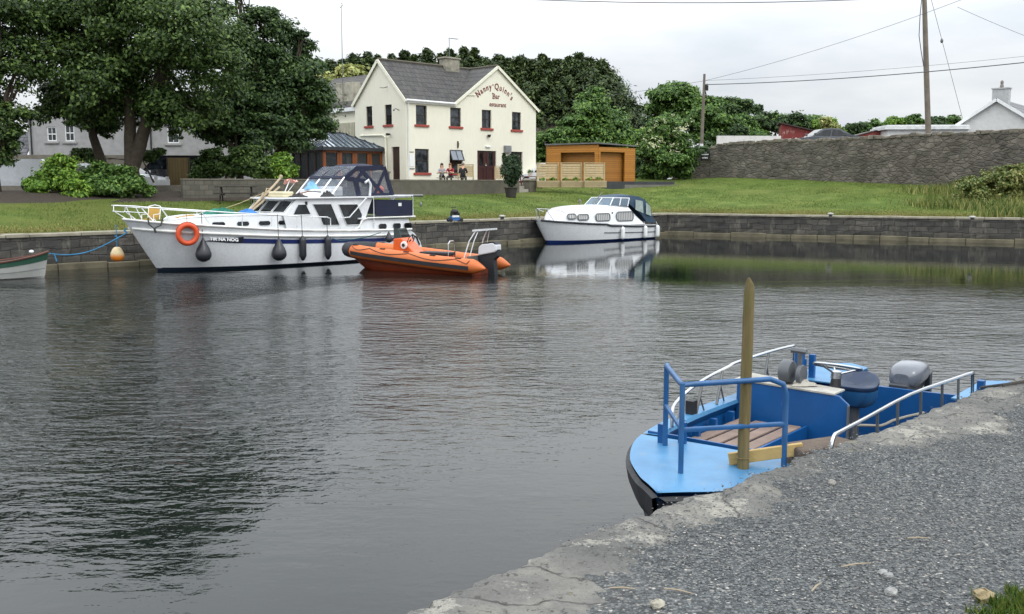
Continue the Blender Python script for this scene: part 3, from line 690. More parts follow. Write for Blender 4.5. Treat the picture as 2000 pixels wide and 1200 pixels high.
def pillar(x, h, label):
    p = new('wall_pillar', label, 'pillar', (-14.3+x*.7071-.0, 46+x*.7071, 1.9), R(45), 'pillars of the terrace wall')
    m = MB(); m.box(-.28, .28, -.12, .45, 0, h); m.build('shaft', rendwall, p); m = MB(); m.box(-.34, .34, -.18, .51, h, h+.07); m.prism([(-.3, h+.07), (-.15, h+.15), (.15, h+.15), (.3, h+.07)], 'y', -.14, .47); m.build('cap', M('pillar cap', (120, 115, 103), .9, dirt=.4), p, bevel=.02)
pillar(20.45, 1.42, 'grey capped pillar at the right end of the terrace wall by the pub door')
pillar(10.6, 1.5, 'grey capped pillar in front of the glazed conservatory'); pillar(21.9, 1.1, 'shorter pillar stub beside the terrace steps')
m = MB(); m.box(0, 1.0, 0, .35, 0, .3); m.box(0, 1.0, .35, .7, 0, .5); m.build('steps', M('pale steps', (150, 146, 136), .9), label='short concrete steps beside the terrace pillar', loc=(.35, 60.6, 2.2), rz=R(45))
tag(bpy.data.objects['steps'], cat='steps')

# conservatory
wood = M('varnished wood frame', (122, 66, 26), .45, var=.2, sc=4); dfr = M('dark grey frame', (40, 44, 50), .5, var=.15)
cn = new('conservatory', 'wooden framed conservatory with hipped glass roof left of the pub', 'conservatory', (-12.03, 64.4, 2.6), R(45), absz=True)
EZ = 5.05; XW, YW = 4.72, 4.2
m = MB()
def studs(m, xs_, ys_):
    for x_ in xs_: m.box(x_-.09, x_+.09, 0, .12, 2.6, EZ)
    for y_ in ys_: m.box(0, .12, y_-.09, y_+.09, 2.6, EZ)
studs(m, (.1, 1.15, 1.35, 2.35, 2.55, 3.55, 3.75, 4.6), ()); m.box(0, XW, 0, .12, 4.82, EZ); m.box(0, XW, 0, .12, 2.6, 2.95); m.build('front_frame', wood, cn)
m = MB(); studs(m, (), (.22, 1.0, 1.9, 2.8, 3.6, 4.15)); m.box(0, .12, .13, YW, 4.82, EZ); m.box(0, .12, .13, YW, 2.6, 2.9); m.build('side_frame', M('dark stained frame', (44, 30, 26), .5), cn)
m = MB(); m.box(.05, XW, .06, .075, 2.9, 4.85); m.box(.06, .075, .2, YW, 2.9, 4.85); m.build('glazing', clearmat('conservatory glass', (60, 66, 70), .45), cn)
m = MB(); m.box(.5, 4.6, 3.9, 4.2, 2.6, 5.0); m.build('back_wall', M('interior wall', (92, 80, 72), .8), cn)
m = MB(); ap = [(1.9, 2.1, 6.2), (3.0, 2.1, 6.2)]; c4 = [(-.15, -.15, EZ+.12), (XW+.1, -.15, EZ+.12), (XW+.1, YW+.15, EZ+.12), (-.15, YW+.15, EZ+.12)]
m.poly([c4[0], c4[1], ap[1], ap[0]]); m.poly([c4[1], c4[2], ap[1]]); m.poly([c4[2], c4[3], ap[0], ap[1]]); m.poly([c4[3], c4[0], ap[0]])
rg_ = NT('roof glass'); rg_.set(Base__Color=rgb((92, 108, 122)), Roughness=.05, Metallic=.0); rg_.b.inputs['Coat Weight'].default_value = 1.; cr = m.build('glass_roof', rg_.m, cn)
m = MB()
for i in range(13):
    x_ = -.15+i*(XW+.25)/12; tx = min(max(x_, ap[0][0]), ap[1][0]); f_ = 1-abs(x_-tx)/2.1; m.bar((x_, -.15, EZ+.14), (x_, -.15+2.25*f_, EZ+.14+1.1*f_), .05, .05)
for i in range(13):
    y_ = -.15+i*(YW+.3)/12; f_ = 1-abs(y_-2.1)/2.25; m.bar((-.15, y_, EZ+.14), (-.15+2.05*f_, y_, EZ+.14+1.1*f_), .05, .05)
m.bar(c4[0], ap[0], .08, .08); m.bar(c4[1], ap[1], .08, .08); m.bar(c4[3], ap[0], .08, .08); m.bar(ap[0], ap[1], .12, .1); m.build('glazing_bar', dfr, cr)
m = MB(); m.bar((-.2, -.2, EZ+.02), (XW+.1, -.2, EZ+.02), .12, .22); m.bar((-.2, -.2, EZ+.02), (-.2, YW+.2, EZ+.02), .12, .22); m.build('gutter', dfr, cn)

# grey house behind the left trees
gren = M('grey pebbledash', (156, 156, 156), .95, var=.1, bump=.6, bs=50, dirt=.2)
gh_ = new('house', 'grey rendered house with white sash windows behind the left trees', 'house', (-30.6, 64, 2.3), R(4), absz=True)
hw = [(1.15, 1.75, 5.5, 6.4), (2.25, 2.85, 5.5, 6.55), (8.6, 9.35, 5.4, 6.5)]
m = MB(); holed(m, 0, 14.5, 2.3, 6.9, hw, 0, .15); m.poly([(0, 0, 6.9), (5.4, 0, 6.9), (2.7, 0, 8.9)]); m.poly([(0,0,2.3), (0,8,2.3), (0,8,6.9), (0,0,6.9)]); m.poly([(14.5,0,2.3), (14.5,8,2.3), (14.5,8,6.9), (14.5,0,6.9)]); m.build('wall', gren, gh_, fix=False)
m = MB(); m.slab([(2.7, -.2, 6.85), (14.8, -.2, 6.85), (14.8, 4, 9.0), (2.7, 4, 9.0)], (0, 0, -.12)); m.slab([(2.7, 8.2, 6.85), (14.8, 8.2, 6.85), (14.8, 4, 9.0), (2.7, 4, 9.0)], (0, 0, -.12))
m.slab([(-.25, -.2, 6.75), (2.7, -.2, 9.0), (2.7, 8, 9.0), (-.25, 8, 6.75)], (0, 0, -.1)); m.slab([(5.65, -.2, 6.75), (2.7, -.2, 9.0), (2.7, 8, 9.0), (5.65, 8, 6.75)], (0, 0, -.1))
m.build('roof', slatemat('house slates', (60, 62, 68), (80, 80, 86), 2.5, 3.5), gh_)
for a, b, c, d in hw: window(gh_, a, b, c, d, white, wgl, M('stone sill', (150, 150, 148), .8), bars=(1,), fw=.07, dep=.08)
m = MB(); m.tube([(.2, -.08, 6.8), (.2, -.08, 2.4)], .05, 6); m.tube([(7.6, -.08, 6.8), (7.6, -.08, 2.4)], .05, 6); m.parts('downpipe', black, gh_)
ln = new('outbuilding', 'low slate roofed lean-to at the left end of the grey house', 'outbuilding', (-34.2, 63.6, 2.3), R(4), absz=True)
MB().box(0, 3.4, 0, 4, 2.3, 4.6).build('wall', gren, ln); MB().slab([(-.6, -.2, 4.45), (3.45, -.2, 4.45), (3.45, 2.2, 6.2), (1.1, 2.2, 6.2)], (0, 0, -.1)).build('roof', slatemat('lean-to slates', (66, 68, 78), (92, 92, 100), 2.5, 4), ln)
yw = tag(MB().box(0, 17, 0, .3, 0, 2.35).build('yard_wall', M('yard render', (112, 108, 98), .9, var=.15, dirt=.4, bump=.4), loc=(-34, 60.3, 2.2), rz=R(5), fix=True), 'plain grey yard wall in front of the grey house, behind the parked cars', 'wall')

# roof of the house seen right of the pub
bh = new('house', 'brown roofed bungalow half hidden to the right of the pub', 'house', (1.6, 92, 3.0), R(20), absz=True)
MB().box(0, 7, 0, 6, 3, 7).build('wall', M('bungalow render', (190, 190, 180), .9), bh)
m = MB(); m.slab([(-.4, -.4, 6.9), (7.4, -.4, 6.9), (4.2, 3, 10.2), (2.8, 3, 10.2)], (0, 0, -.1)); m.slab([(7.4, -.4, 6.9), (7.4, 6.4, 6.9), (4.2, 3, 10.2)], (0, 0, -.1)); m.slab([(-.4, -.4, 6.9), (-.4, 6.4, 6.9), (2.8, 3, 10.2)], (0, 0, -.1))
m.build('roof', slatemat('brown tiles', (66, 56, 52), (80, 68, 62), 3, 3), bh)
m = MB(); m.bar((-.45, -.5, 6.9), (1.2, -.5, 6.9), .1, .25); m.build('fascia', white, bh)

# white gabled house at the right, up on the road
ca_ = at(1948, 195, 82); rh = new('cottage', 'white roughcast cottage with slate roof and chimney above the stone wall', 'cottage', (ca_.x-2.5, ca_.y+2.0, 5.0), R(-38), absz=True)
rw = M('white roughcast', (206, 206, 204), .95, var=.06, bump=.9, bs=25, dirt=.2, dc=(150, 150, 145))
m = MB(); m.box(.4, 6.0, 0, 12, 5, 7.75); m.prism([(.4, 7.75), (6.0, 7.75), (3.2, 9.6)], 'y', 0, 12); m.build('wall', rw, rh)
m = MB(); m.slab([(-.05, -.3, 7.55), (3.2, -.3, 9.7), (3.2, 12, 9.7), (-.05, 12, 7.55)], (0, 0, -.08)); m.slab([(6.45, -.3, 7.55), (3.2, -.3, 9.7), (3.2, 12, 9.7), (6.45, 12, 7.55)], (0, 0, -.08)); rf = m.build('roof', slatemat('cottage slates', (96, 98, 104), (114, 116, 120), 3, 4), rh)
m = MB(); m.bar((-.1, -.34, 7.38), (3.2, -.34, 9.56), .06, .24); m.bar((6.5, -.34, 7.38), (3.2, -.34, 9.56), .06, .24); m.parts('bargeboard', white, rh)
m = MB(); m.box(2.75, 4.0, .1, .8, 9.0, 10.42); m.box(2.68, 4.07, .03, .87, 10.42, 10.52); ch = m.build('chimney', M('cement chimney', (170, 172, 172), .9, var=.1, bump=.4), rf); m = MB(); m.lathe([(.14, 0), (.16, .1), (.11, .3), (.13, .5), (.03, .62)], (3.37, .45, 10.52), 10); m.build('chimney_pot', M('clay pot', (120, 112, 106), .8), ch)
fx = new('extension', 'long white flat roofed shed left of the white cottage', 'shed', (30.6, 82.5, 5.0), R(-4), absz=True)
MB().box(0, 6.4, 0, 4, 5, 7.2).build('wall', rw, fx); m = MB(); m.box(-.3, 6.45, -.3, 4, 7.21, 7.42); m.box(-.1, 6.4, -.15, 4, 7.44, 7.58); m.build('roof_edge', M('white fascia board', (206, 208, 208), .5, dirt=.3), fx)
# red sheds
rs = new('shed', 'red corrugated iron shed with peeling paint behind the stone wall', 'shed', (20.9, 78.6, 4.9), R(-12), absz=True)
t = NT('peeling red paint'); sx_ = t.xyz(); cb = t.math('ADD', .5, t.math('MULTIPLY', .5, t.math('SINE', t.math('MULTIPLY', sx_[0], 60.))))
c_ = t.mix(t.fr(t.noise(1., 6, .7, t.scale((5, 5, 1.4))), .57, .63), rgb((120, 44, 40)), rgb((168, 150, 142))); t.set(Base__Color=c_, Roughness=.7); t.bump(cb, .6, .03)
m = MB(); m.prism([(0, 5), (5.4, 5), (5.4, 6.1), (0, 7.45)], 'y', 0, 4); m.build('wall', t.m, rs); m = MB(); m.slab([(-.2, -.2, 7.5), (5.6, -.2, 6.1), (5.6, 4.2, 6.1), (-.2, 4.2, 7.5)], (0, 0, .08)); m.build('roof', M('rusty iron roof', (62, 54, 48), .8, var=.3), rs)
lr = new('shed', 'low dull red shed just left of the long white flat roofed shed', 'shed', (28.2, 84.5, 5.0), R(-4), absz=True)
MB().prism([(0, 5), (4, 5), (4, 7.15), (2, 7.15), (0, 6.6)], 'y', 0, 3).build('wall', M('dull red boards', (120, 52, 46), .8, var=.2, dirt=.3), lr); MB().slab([(-.1, -.1, 6.62), (2, -.1, 7.18), (6.5, -.1, 7.75), (6.5, 3, 7.75), (2, 3, 7.18), (-.1, 3, 6.62)], (0, 0, .07)).build('roof', M('grey felt', (90, 84, 78), .9), lr)
ww = tag(MB().box(0, 5.0, 0, .3, 0, 1.5).build('boundary_wall', M('whitewashed wall', (208, 206, 202), .9, var=.05, dirt=.3), loc=(15.8, 77.8, 5.0), rz=R(4)), 'whitewashed low wall between the left pole and the red shed', 'wall')

# long stone wall
swall = stonemat('rubble stone', [(84, 79, 73), (118, 112, 103), (98, 93, 86), (136, 129, 118)], (2.0, 4.6), (98, 93, 85), .9, (50, 46, 38), .6)
sw = new('stone_wall', 'long rubble stone retaining wall rising to the right behind the lawn', 'wall', (14.6, 74.3, 2.0), R(-47), absz=True)
m = MB(); rr = random.Random(9); Lw = 31; nx = 130; rows = []
def topz(x): return float(np.interp(x, [0, .6, 5, 10, 15, 20, 31], [5.45, 5.62, 5.72, 5.72, 5.76, 5.82, 6.1]))+.02*math.sin(x*1.3)+.03*math.sin(x*.5)
for k in range(9):
    rows.append([(i*Lw/nx, rr.uniform(-.05, .05), 2.0+(topz(i*Lw/nx)-2.0)*k/8) for i in range(nx+1)])
rows.append([(i*Lw/nx, .5, topz(i*Lw/nx)+rr.uniform(-.04, .04)) for i in range(nx+1)]); rows.append([(i*Lw/nx, .55, 2.0) for i in range(nx+1)])
m.grid(rows); m.poly([(0, 0, 2), (0, 0, topz(0)), (0, .5, topz(0)), (0, .55, 2)]); m.build('wall_face', swall, sw, fix=False)
m = MB(); x_ = 0
while x_ < Lw:
    w_ = rr.uniform(.2, .55); h_ = rr.uniform(.08, .2); m.box(x_, x_+w_, rr.uniform(-.06, .0), .5, topz(x_)-.06, topz(x_)+h_); x_ += w_+rr.uniform(.0, .05)
m.jit(.03, 4).build('cope_stones', M('cope stones', (112, 106, 96), .9, var=.35, sc=2.5, bump=.6, bs=10, dirt=.4), sw, bevel=.03)
m = MB(); m.box(-3.4, -.05, -.02, .5, 2.0, 5.35); m.build('lower_end', swall, sw)
sg = new('sign', 'small black board with white lettering on the stone wall end', 'sign', (13.95, 74.55, 4.55), R(-20))
MB().box(0, .62, -.05, 0, 0, .66).build('board', M('black sign board', (22, 24, 26), .5), sg)
sob = [textmesh('t', s_, z_, white, None, (.31, -.056, h_), (R(90), 0, 0), .002, .006, 1.) for s_, z_, h_ in (('THE', .13, .52), ('HARBOUR', .11, .38), ('OPEN', .16, .12))]
for o in sob[2:]: pass
joinmesh(sob, 'lettering', sg)

# timber smoking shelter
shm = plankmat('golden cladding', (150, 96, 30), (184, 124, 44), 7, 2, .15)
a1 = at(1168, 352, 67); sh = new('wooden_shelter', 'golden timber clad open shelter beside the flowering bush', 'shelter', (a1.x, a1.y, 2.9), R(0), absz=True)
lf = Vector((-3.35, 1.5)); rt = Vector((2.75, 2.6))
def seg(m, a, b, z0, z1, th=.1):
    d = (b-a).normalized(); n_ = Vector((-d.y, d.x))*th; p = [a, b, b+n_, a+n_]; m.slab([(q.x, q.y, z0) for q in p], (0, 0, z1-z0))
m = MB(); O_ = Vector((0, 0)); seg(m, lf, lf+(O_-lf)*.27, 2.9, 4.9); seg(m, lf, O_, 4.9, 5.4); seg(m, O_+(lf*.07), O_-lf*.0+Vector((.001, 0)), 2.9, 4.9)
m.build('left_front', shm, sh)
m = MB(); seg(m, O_+rt*.02, rt*.06, 2.9, 4.95); seg(m, O_+rt*.02, rt, 4.95, 5.25); seg(m, rt*.72, rt, 2.9, 4.95); m.build('right_front', shm, sh)
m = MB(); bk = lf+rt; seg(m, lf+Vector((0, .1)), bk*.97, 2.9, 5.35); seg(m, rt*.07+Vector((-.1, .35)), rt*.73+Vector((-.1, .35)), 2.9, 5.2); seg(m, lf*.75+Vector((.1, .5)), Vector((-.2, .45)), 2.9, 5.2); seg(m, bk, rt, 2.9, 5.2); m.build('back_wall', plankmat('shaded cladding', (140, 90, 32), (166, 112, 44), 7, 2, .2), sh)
m = MB(); m.slab([(lf.x-.12, lf.y-.08, 5.41), (0, -.14, 5.46), (rt.x+.1, rt.y-.05, 5.36), (bk.x, bk.y, 5.36)], (0, 0, .09)); m.build('flat_roof', M('grey roof edge', (96, 98, 98), .6), sh)
m = MB(); m.slab([(-7, .9, 1.6), (-.2, -.9, 1.6), (7, 2.6, 1.6), (4, 6, 1.6), (-6, 5, 1.6)], (0, 0, 1.16)); pt_ = m.build('pavement', M('pavement concrete', (108, 106, 100), .9, var=.15, dirt=.3), loc=(a1.x, a1.y, 0)); tag(pt_, kind='structure')
kb = tag(MB().box(0, 6.2, 0, .2, -.3, .26).build('kerb_wall', M('dark kerb stone', (58, 60, 62), .9, var=.2), loc=(a1.x+.3, a1.y-.9, 2.72), rz=R(33)), 'dark low kerb wall at the foot of the timber shelter', 'wall')
# ---------- boats
def catmull(P, k):
    P = [np.array(p, float) for p in P]; out = []
    for i in range(len(P)-1):
        p0 = P[max(i-1, 0)]; p1 = P[i]; p2 = P[i+1]; p3 = P[min(i+2, len(P)-1)]
        for j in range(k):
            t = j/k; out.append(.5*((2*p1)+(-p0+p2)*t+(2*p0-5*p1+4*p2-p3)*t*t+(-p0+3*p1-3*p2+p3)*t**3))
    out.append(P[-1]); return out
class Hull:
    """stations: (xs, ys, zs, xw, yw, zw, xk, zk): sheer, waterline and keel points"""
    def __init__(s, st, k=4, p=.8, nw=8):
        s.S = catmull(st, k); s.p = p; s.nw = nw
    def pt(s, i, w, side=1, off=0.):
        i = max(0, min(i, len(s.S)-1)); a = int(i); b = min(a+1, len(s.S)-1); q = s.S[a]*(1-(i-a))+s.S[b]*(i-a)
        if w >= 0:
            x = q[3]+(q[0]-q[3])*w; y = q[4]+(q[1]-q[4])*(w**s.p); z = q[5]+(q[2]-q[5])*w
        else:
            x = q[3]+(q[6]-q[3])*-w; y = q[4]*(1+w); z = q[5]+(q[7]-q[5])*(-w)**.8
        return (x, side*(max(y, 0)+off), z)
    def find(s, x, w):
        lo = 0.; hi = len(s.S)-1.
        for _ in range(30):
            m = (lo+hi)/2
            if s.pt(m, w)[0] < x: lo = m
            else: hi = m
        return lo
    def skin(s, mb, w0, w1, n, m=0, off=0.):
        for side in (-1, 1):
            mb.grid([[s.pt(i, w0+(w1-w0)*j/n, side, off) for i in range(len(s.S))] for j in range(n+1)], m)
    def transom(s, mb, w0=-1, w1=1, m=0):
        n = 10; i = len(s.S)-1; L = [s.pt(i, w0+(w1-w0)*j/n, 1) for j in range(n+1)]; Rr = [s.pt(i, w0+(w1-w0)*j/n, -1) for j in range(n+1)]
        mb.grid([L, Rr], m)
    def strip(s, mb, x0, x1, wf0, wf1, off, th=.012, n=40, m=0, sides=(-1, 1)):
        for side in sides:
            A = []; B = []; C = []; D = []
            for j in range(n+1):
                x = x0+(x1-x0)*j/n; t_ = j/n; wa = wf0(t_); wb = wf1(t_)
                ia = s.find(x, wa); ib = s.find(x, wb)
                A.append(s.pt(ia, wa, side, off)); B.append(s.pt(ib, wb, side, off)); C.append(s.pt(ia, wa, side, off-th)); D.append(s.pt(ib, wb, side, off-th))
            mb.grid([C, A, B, D], m)
def deck(mb, H, w=1., dz=-.02, i0=0, m=0, inset=0.):
    L = [H.pt(i, w, 1, -inset) for i in range(i0, len(H.S))]; Rr = [H.pt(i, w, -1, -inset) for i in range(i0, len(H.S))]
    up = lambda P, a: [(p[0], p[1]*a, p[2]+dz) for p in P]
    mb.grid([up(L, 1), up(L, .5), up(L, 0), up(Rr, .5), up(Rr, 1)], m)
blackline = M('boot black', (22, 26, 32), .5)

# ===== the big white cruiser =====
cz_ = new('motor_cruiser', 'large white motor cruiser with navy canvas canopy and TIR NA NOG on its side', 'motor cruiser', (-11.54, 32.44, 0), R(45)); cz_.scale = (.975, 1, 1)
CH = Hull([(-1.08,0,1.70,0,0,0,.3,-.3),(-.95,.3,1.68,.04,.05,0,.35,-.3),(-.6,.68,1.63,.2,.2,0,.5,-.4),(.1,1.1,1.56,.7,.5,0,.9,-.5),(1.2,1.42,1.47,1.6,.88,0,1.7,-.55),(2.6,1.57,1.36,2.8,1.2,0,2.8,-.6),(4.2,1.62,1.25,4.2,1.4,0,4.2,-.6),(6.2,1.62,1.17,6.2,1.46,0,6.2,-.6),(8.2,1.58,1.12,8.1,1.42,0,8.1,-.5),(9.7,1.45,1.10,9.55,1.25,0,9.5,-.35)], 4, .75)
m = MB(); CH.skin(m, .055, 1., 8); CH.transom(m, .055, 1); hull = m.build('hull', gel, cz_, smooth=True)
m = MB(); CH.skin(m, -1, .055, 4); CH.transom(m, -1, .055); m.build('bottom', M('dark blue antifoul', (26, 40, 60), .5), hull, smooth=True)
m = MB(); CH.strip(m, .05, 9.5, lambda t: .05, lambda t: .066, .012); m.build('boot_stripe', blackline, hull)
m = MB(); CH.strip(m, 1.0, 9.55, lambda t: .62+.035*max(0, 1-t*10) , lambda t: .645+.09*min(1, t*12), .012, sides=(-1, 1))
m.build('blue_stripe', M('blue stripe paint', (30, 42, 92), .35), hull)
m = MB(); CH.strip(m, 1.0, 1.0+1.35, lambda t: .628+.02*(1-t), lambda t: .645+.13*t, .02, sides=(-1,)); m.build('name_panel', M('dark name panel', (34, 38, 50), .4), hull)
rubm = M('white rub rail', (226, 226, 222), .4, dirt=.35, dc=(100, 98, 92))
m = MB()
for side in (-1, 1): m.tube([CH.pt(CH.find(x, .83), .83, side, .03) for x in np.linspace(-.86, 9.55, 50)], .045, 6)
m.build('rub_rail', rubm, cz_, smooth=True)
m = MB()
for side in (-1, 1): m.tube([CH.pt(i, 1, side, .01) for i in range(len(CH.S))], .04, 6)
m.build('toe_rail', rubm, cz_, smooth=True)
m = MB(); deck(m, CH, .93); m.build('deck', M('off white deck', (196, 196, 188), .8, var=.06, dirt=.3), cz_)
# name
nt = textmesh('name_lettering', 'TIR NA NOG', .15, white, cz_, (1.0, -1.0, 1.0), (R(90), 0, 0), .004, .006, 1.12)
p0 = Vector(CH.pt(CH.find(1.02, .69), .69, -1, .03)); p1 = Vector(CH.pt(CH.find(2.25, .69), .69, -1, .03)); md = p0.lerp(p1, .55)
nt.location = (md.x-.02, md.y-.04, md.z-.03); nt.rotation_euler = (R(80), 0, math.atan2((p1-p0).y, (p1-p0).x)); nt.rotation_euler.y = R(4)
# trunk cabin
def rail_poly(H, xs_, w, side, off): return [H.pt(H.find(x, w), w, side, off) for x in xs_]
cab = MB(); st = []
for x, hw_, zt_ in ((.45, .35, 1.66), (.7, .62, 1.72), (1.3, .88, 1.76), (2.2, 1.06, 1.78), (3.2, 1.14, 1.77), (4.5, 1.2, 1.74)):
    st.append([(x, -hw_-.06, 1.15), (x, -hw_-.03, 1.4), (x, -hw_, zt_-.04), (x, -hw_+.06, zt_), (x, 0, zt_+.05), (x, hw_-.06, zt_), (x, hw_, zt_-.04), (x, hw_+.03, 1.4), (x, hw_+.06, 1.15)])
cab.grid(st); cab.poly(st[0]); cabo = cab.build('trunk_cabin', gel, cz_, smooth=True)
m = MB(); m.tube([(s_[3][0], s_[3][1]-.05, s_[3][2]-.01) for s_ in st], .025, 5); m.tube([(s_[5][0], s_[5][1]+.05, s_[5][2]-.01) for s_ in st], .025, 5); m.parts('cabin_trim', gel, cabo)
def port(x0, x1, z0, z1, y, par, slope=0., yb=None):
    m = MB(); r_ = min(.05, (z1-z0)/3)
    pl_ = [(x0, z0+r_), (x0+r_, z0), (x1-r_, z0), (x1, z0+r_), (x1, z1-r_), (x1-r_, z1), (x0+r_, z1), (x0, z1-r_)]
    yb = y if yb is None else yb
    def yy(x): return y+(yb-y)*(x-x0)/(x1-x0)
    m.slab([(a, yy(a)-.035, b) for a, b in pl_], (0, .04, 0)); return m.build('porthole', dglass, par)
for x0 in (1.5, 2.35, 3.15, 3.9):
    hw_ = np.interp(x0, [.7, 1.3, 2.2, 3.2, 4.5], [.62, .88, 1.06, 1.14, 1.2])+.015; hb_ = np.interp(x0+.42, [.7, 1.3, 2.2, 3.2, 4.5], [.62, .88, 1.06, 1.14, 1.2])+.015
    port(x0, x0+.42, 1.42, 1.56, -hw_-.02, cabo, 0, -hb_-.02)
# saloon
sal = MB()
side_ = [(4.2, 1.1), (4.05, 1.7), (4.62, 2.28), (7.95, 2.3), (7.6, 1.62), (7.3, 1.1)]
sal.slab([(x, -1.34+.07*max(0, (z-1.6)), z) for x, z in side_], (0, .03, 0)); sal.slab([(x, 1.34-.07*max(0, (z-1.6)), z) for x, z in side_], (0, -.03, 0))
sal.slab([(4.05, -1.33, 1.72), (4.62, -1.29, 2.28), (4.62, 1.29, 2.28), (4.05, 1.33, 1.72)], (.04, 0, .0)); sal.box(7.3, 7.34, -1.3, 1.3, 1.1, 2.28)
salo = sal.build('saloon', gel, cz_)
m = MB(); m.slab([(4.35, -1.36, 2.28), (4.6, -1.42, 2.29), (9.75, -1.42, 2.3), (9.75, 1.42, 2.3), (4.6, 1.42, 2.29), (4.35, 1.36, 2.28), (4.2, 1.0, 2.27), (4.15, 0, 2.27), (4.2, -1.0, 2.27)], (0, 0, .06)); m.build('saloon_roof', gel, cz_, bevel=.02)
def wpane(pts, name='window', par=None, out=.012, frame=True):
    m = MB(); n_ = (Vector(pts[1])-Vector(pts[0])).cross(Vector(pts[2])-Vector(pts[0])).normalized()
    if n_.y > 0.3 or (abs(n_.y) <= .3 and n_.x > 0): n_ = -n_
    w = m.slab([Vector(p)+n_*out for p in pts], n_*-.02).build(name, dglass, par or salo)
    if frame:
        q = MB(); c_ = sum((Vector(p) for p in pts), Vector())/len(pts)
        q.tube([Vector(p)+n_*(out+.004) for p in pts], .014, 4, closed=True); q.build('frame', white, w)
    return w
def sp(x, z): return (x, -1.345+.07*max(0, (z-1.6)), z)
wpane([sp(4.42, 1.74), sp(5.15, 1.74), sp(4.98, 2.1), sp(4.65, 2.1)])
wpane([sp(5.65, 1.36), sp(6.08, 1.36), sp(6.12, 1.5), sp(6.05, 2.1), sp(5.3, 2.1)][:0] or [sp(5.68, 1.35), sp(6.38, 1.35), sp(6.05, 2.1), sp(5.26, 2.1)])
wpane([sp(6.7, 1.33), sp(7.3, 1.33), sp(7.42, 1.68), sp(7.22, 2.08), sp(6.38, 2.08)])
def fp(y, t_): return (4.05+.57*t_-.0, y, 1.72+.56*t_)
for a, b in ((-1.2, -.45), (-.36, .36), (.45, 1.2)): wpane([fp(a, .17), fp(b, .17), fp(b, .86), fp(a, .86)], out=.02)
m = MB(); m.box(4.95, 5.02, -1.36, -1.3, 2.08, 2.2); m.tube([(4.4, -.9, 2.3), (4.35, -.8, 2.05)], .012, 4); m.parts('deck_light', black, salo)
# aft cabin and stern
m = MB(); m.slab([(7.25, -1.42, 1.05), (9.72, -1.36, 1.05), (9.72, -1.3, 1.5), (7.35, -1.36, 1.53)], (0, 2.7, 0)); aft = m.build('aft_cabin', gel, cz_, bevel=.03)
m = MB(); m.box(7.2, 9.9, -1.42, 1.42, 1.53, 1.58); m.build('aft_deck', gel, cz_, bevel=.01)
for a in (8.15, 8.85, 9.4): port(a, a+.34, 1.15, 1.34, -1.41+.02*(a-8), aft)
m = MB(); m.tube([CH.pt(CH.find(x, .97), .97, -1, .0) for x in (5.0, 6.0, 6.8)]+[(7.15, -1.5, 1.26), (7.35, -1.46, 1.5), (7.6, -1.44, 1.57), (9.9, -1.44, 1.58)], .028, 6); m.build('sheer_trim', rubm, cz_, smooth=True)
m = MB(); m.slab([(8.0, -1.4, 1.64), (9.8, -1.4, 1.6), (9.8, -1.4, 2.2), (8.0, -1.4, 2.22)], (0, .02, 0)); m.slab([(9.78, -1.38, 1.62), (9.78, 1.38, 1.62), (9.78, 1.38, 2.2), (9.78, -1.38, 2.2)], (-.02, 0, 0)); dodg = m.build('weather_cloth', navy, cz_)
MB().box(9.1, 9.25, -1.415, -1.402, 1.98, 2.1).build('patch', white, dodg)
m = MB(); cu_ = [(9.65, 1.1), (9.95, .95), (10.25, .62), (10.4, .22), (10.1, .15), (9.6, .18)]
m.slab([(x, -1.3, z) for x, z in cu_], (0, .06, 0)); m.slab([(x, 1.24, z) for x, z in cu_], (0, .06, 0)); m.slab([(9.6, -1.3, .2), (10.38, -1.3, .24), (10.38, 1.3, .24), (9.6, 1.3, .2)], (0, 0, .06)); m.slab([(9.66, -1.25, .2), (9.72, -1.3, 1.1), (9.72, 1.3, 1.1), (9.66, 1.25, .2)], (.04, 0, 0))
stern = m.build('stern_platform', gel, cz_)
m = MB(); m.tube([(9.85, -1.33, .9), (10.05, -1.33, .78), (10.2, -1.33, .5), (10.1, -1.33, .4), (9.9, -1.33, .6)], .03, 5, closed=True); m.build('step_slot', black, stern)
# railings
rz_ = lambda x: np.interp(x, [-1.2, 0, 2, 4.3, 6], [2.12, 2.03, 1.87, 1.72, 1.63])
rx = list(np.linspace(-.7, 5.7, 14)); 
def ry(x): return CH.pt(CH.find(x, 1), 1, 1, -.02)[1]
m = MB(); nose = [(-1.0, -.62, 2.12), (-1.28, -.4, 2.13), (-1.36, 0, 2.13), (-1.28, .4, 2.13), (-1.0, .62, 2.12)]
L_ = [(x, -ry(x), float(rz_(x))) for x in rx]; Rr_ = [(x, ry(x), float(rz_(x))) for x in rx]
m.tube(L_[::-1]+nose+Rr_, .022, 6); rl = m.build('guard_rail', M('white rail tube', (224, 226, 228), .3, .3), cz_, smooth=True)
m = MB()
for side in (-1, 1):
    for x in (-.75, -.25, .9, 2.3, 3.4, 4.4, 5.4):
        lean = -.32 if x < 2 else 0
        b = CH.pt(CH.find(x-lean, 1), 1, side, -.03); m.tube([b, (x, side*ry(x), float(rz_(x)))], .017, 5)
    m.tube([(-1.2, side*.45, 2.12), (-1.22, side*.4, 1.95), (-.85, side*.33, 1.7)], .017, 5); m.tube([(-1.25, side*.42, 1.95), (-.7, side*.8, 1.9)], .014, 5)
    m.tube([(5.7, side*ry(5.7), 1.63), (5.85, side*1.55, 1.6), (5.85, side*1.55, 1.2)], .02, 5)
m.parts('rail_post', rl.data.materials[0], rl)
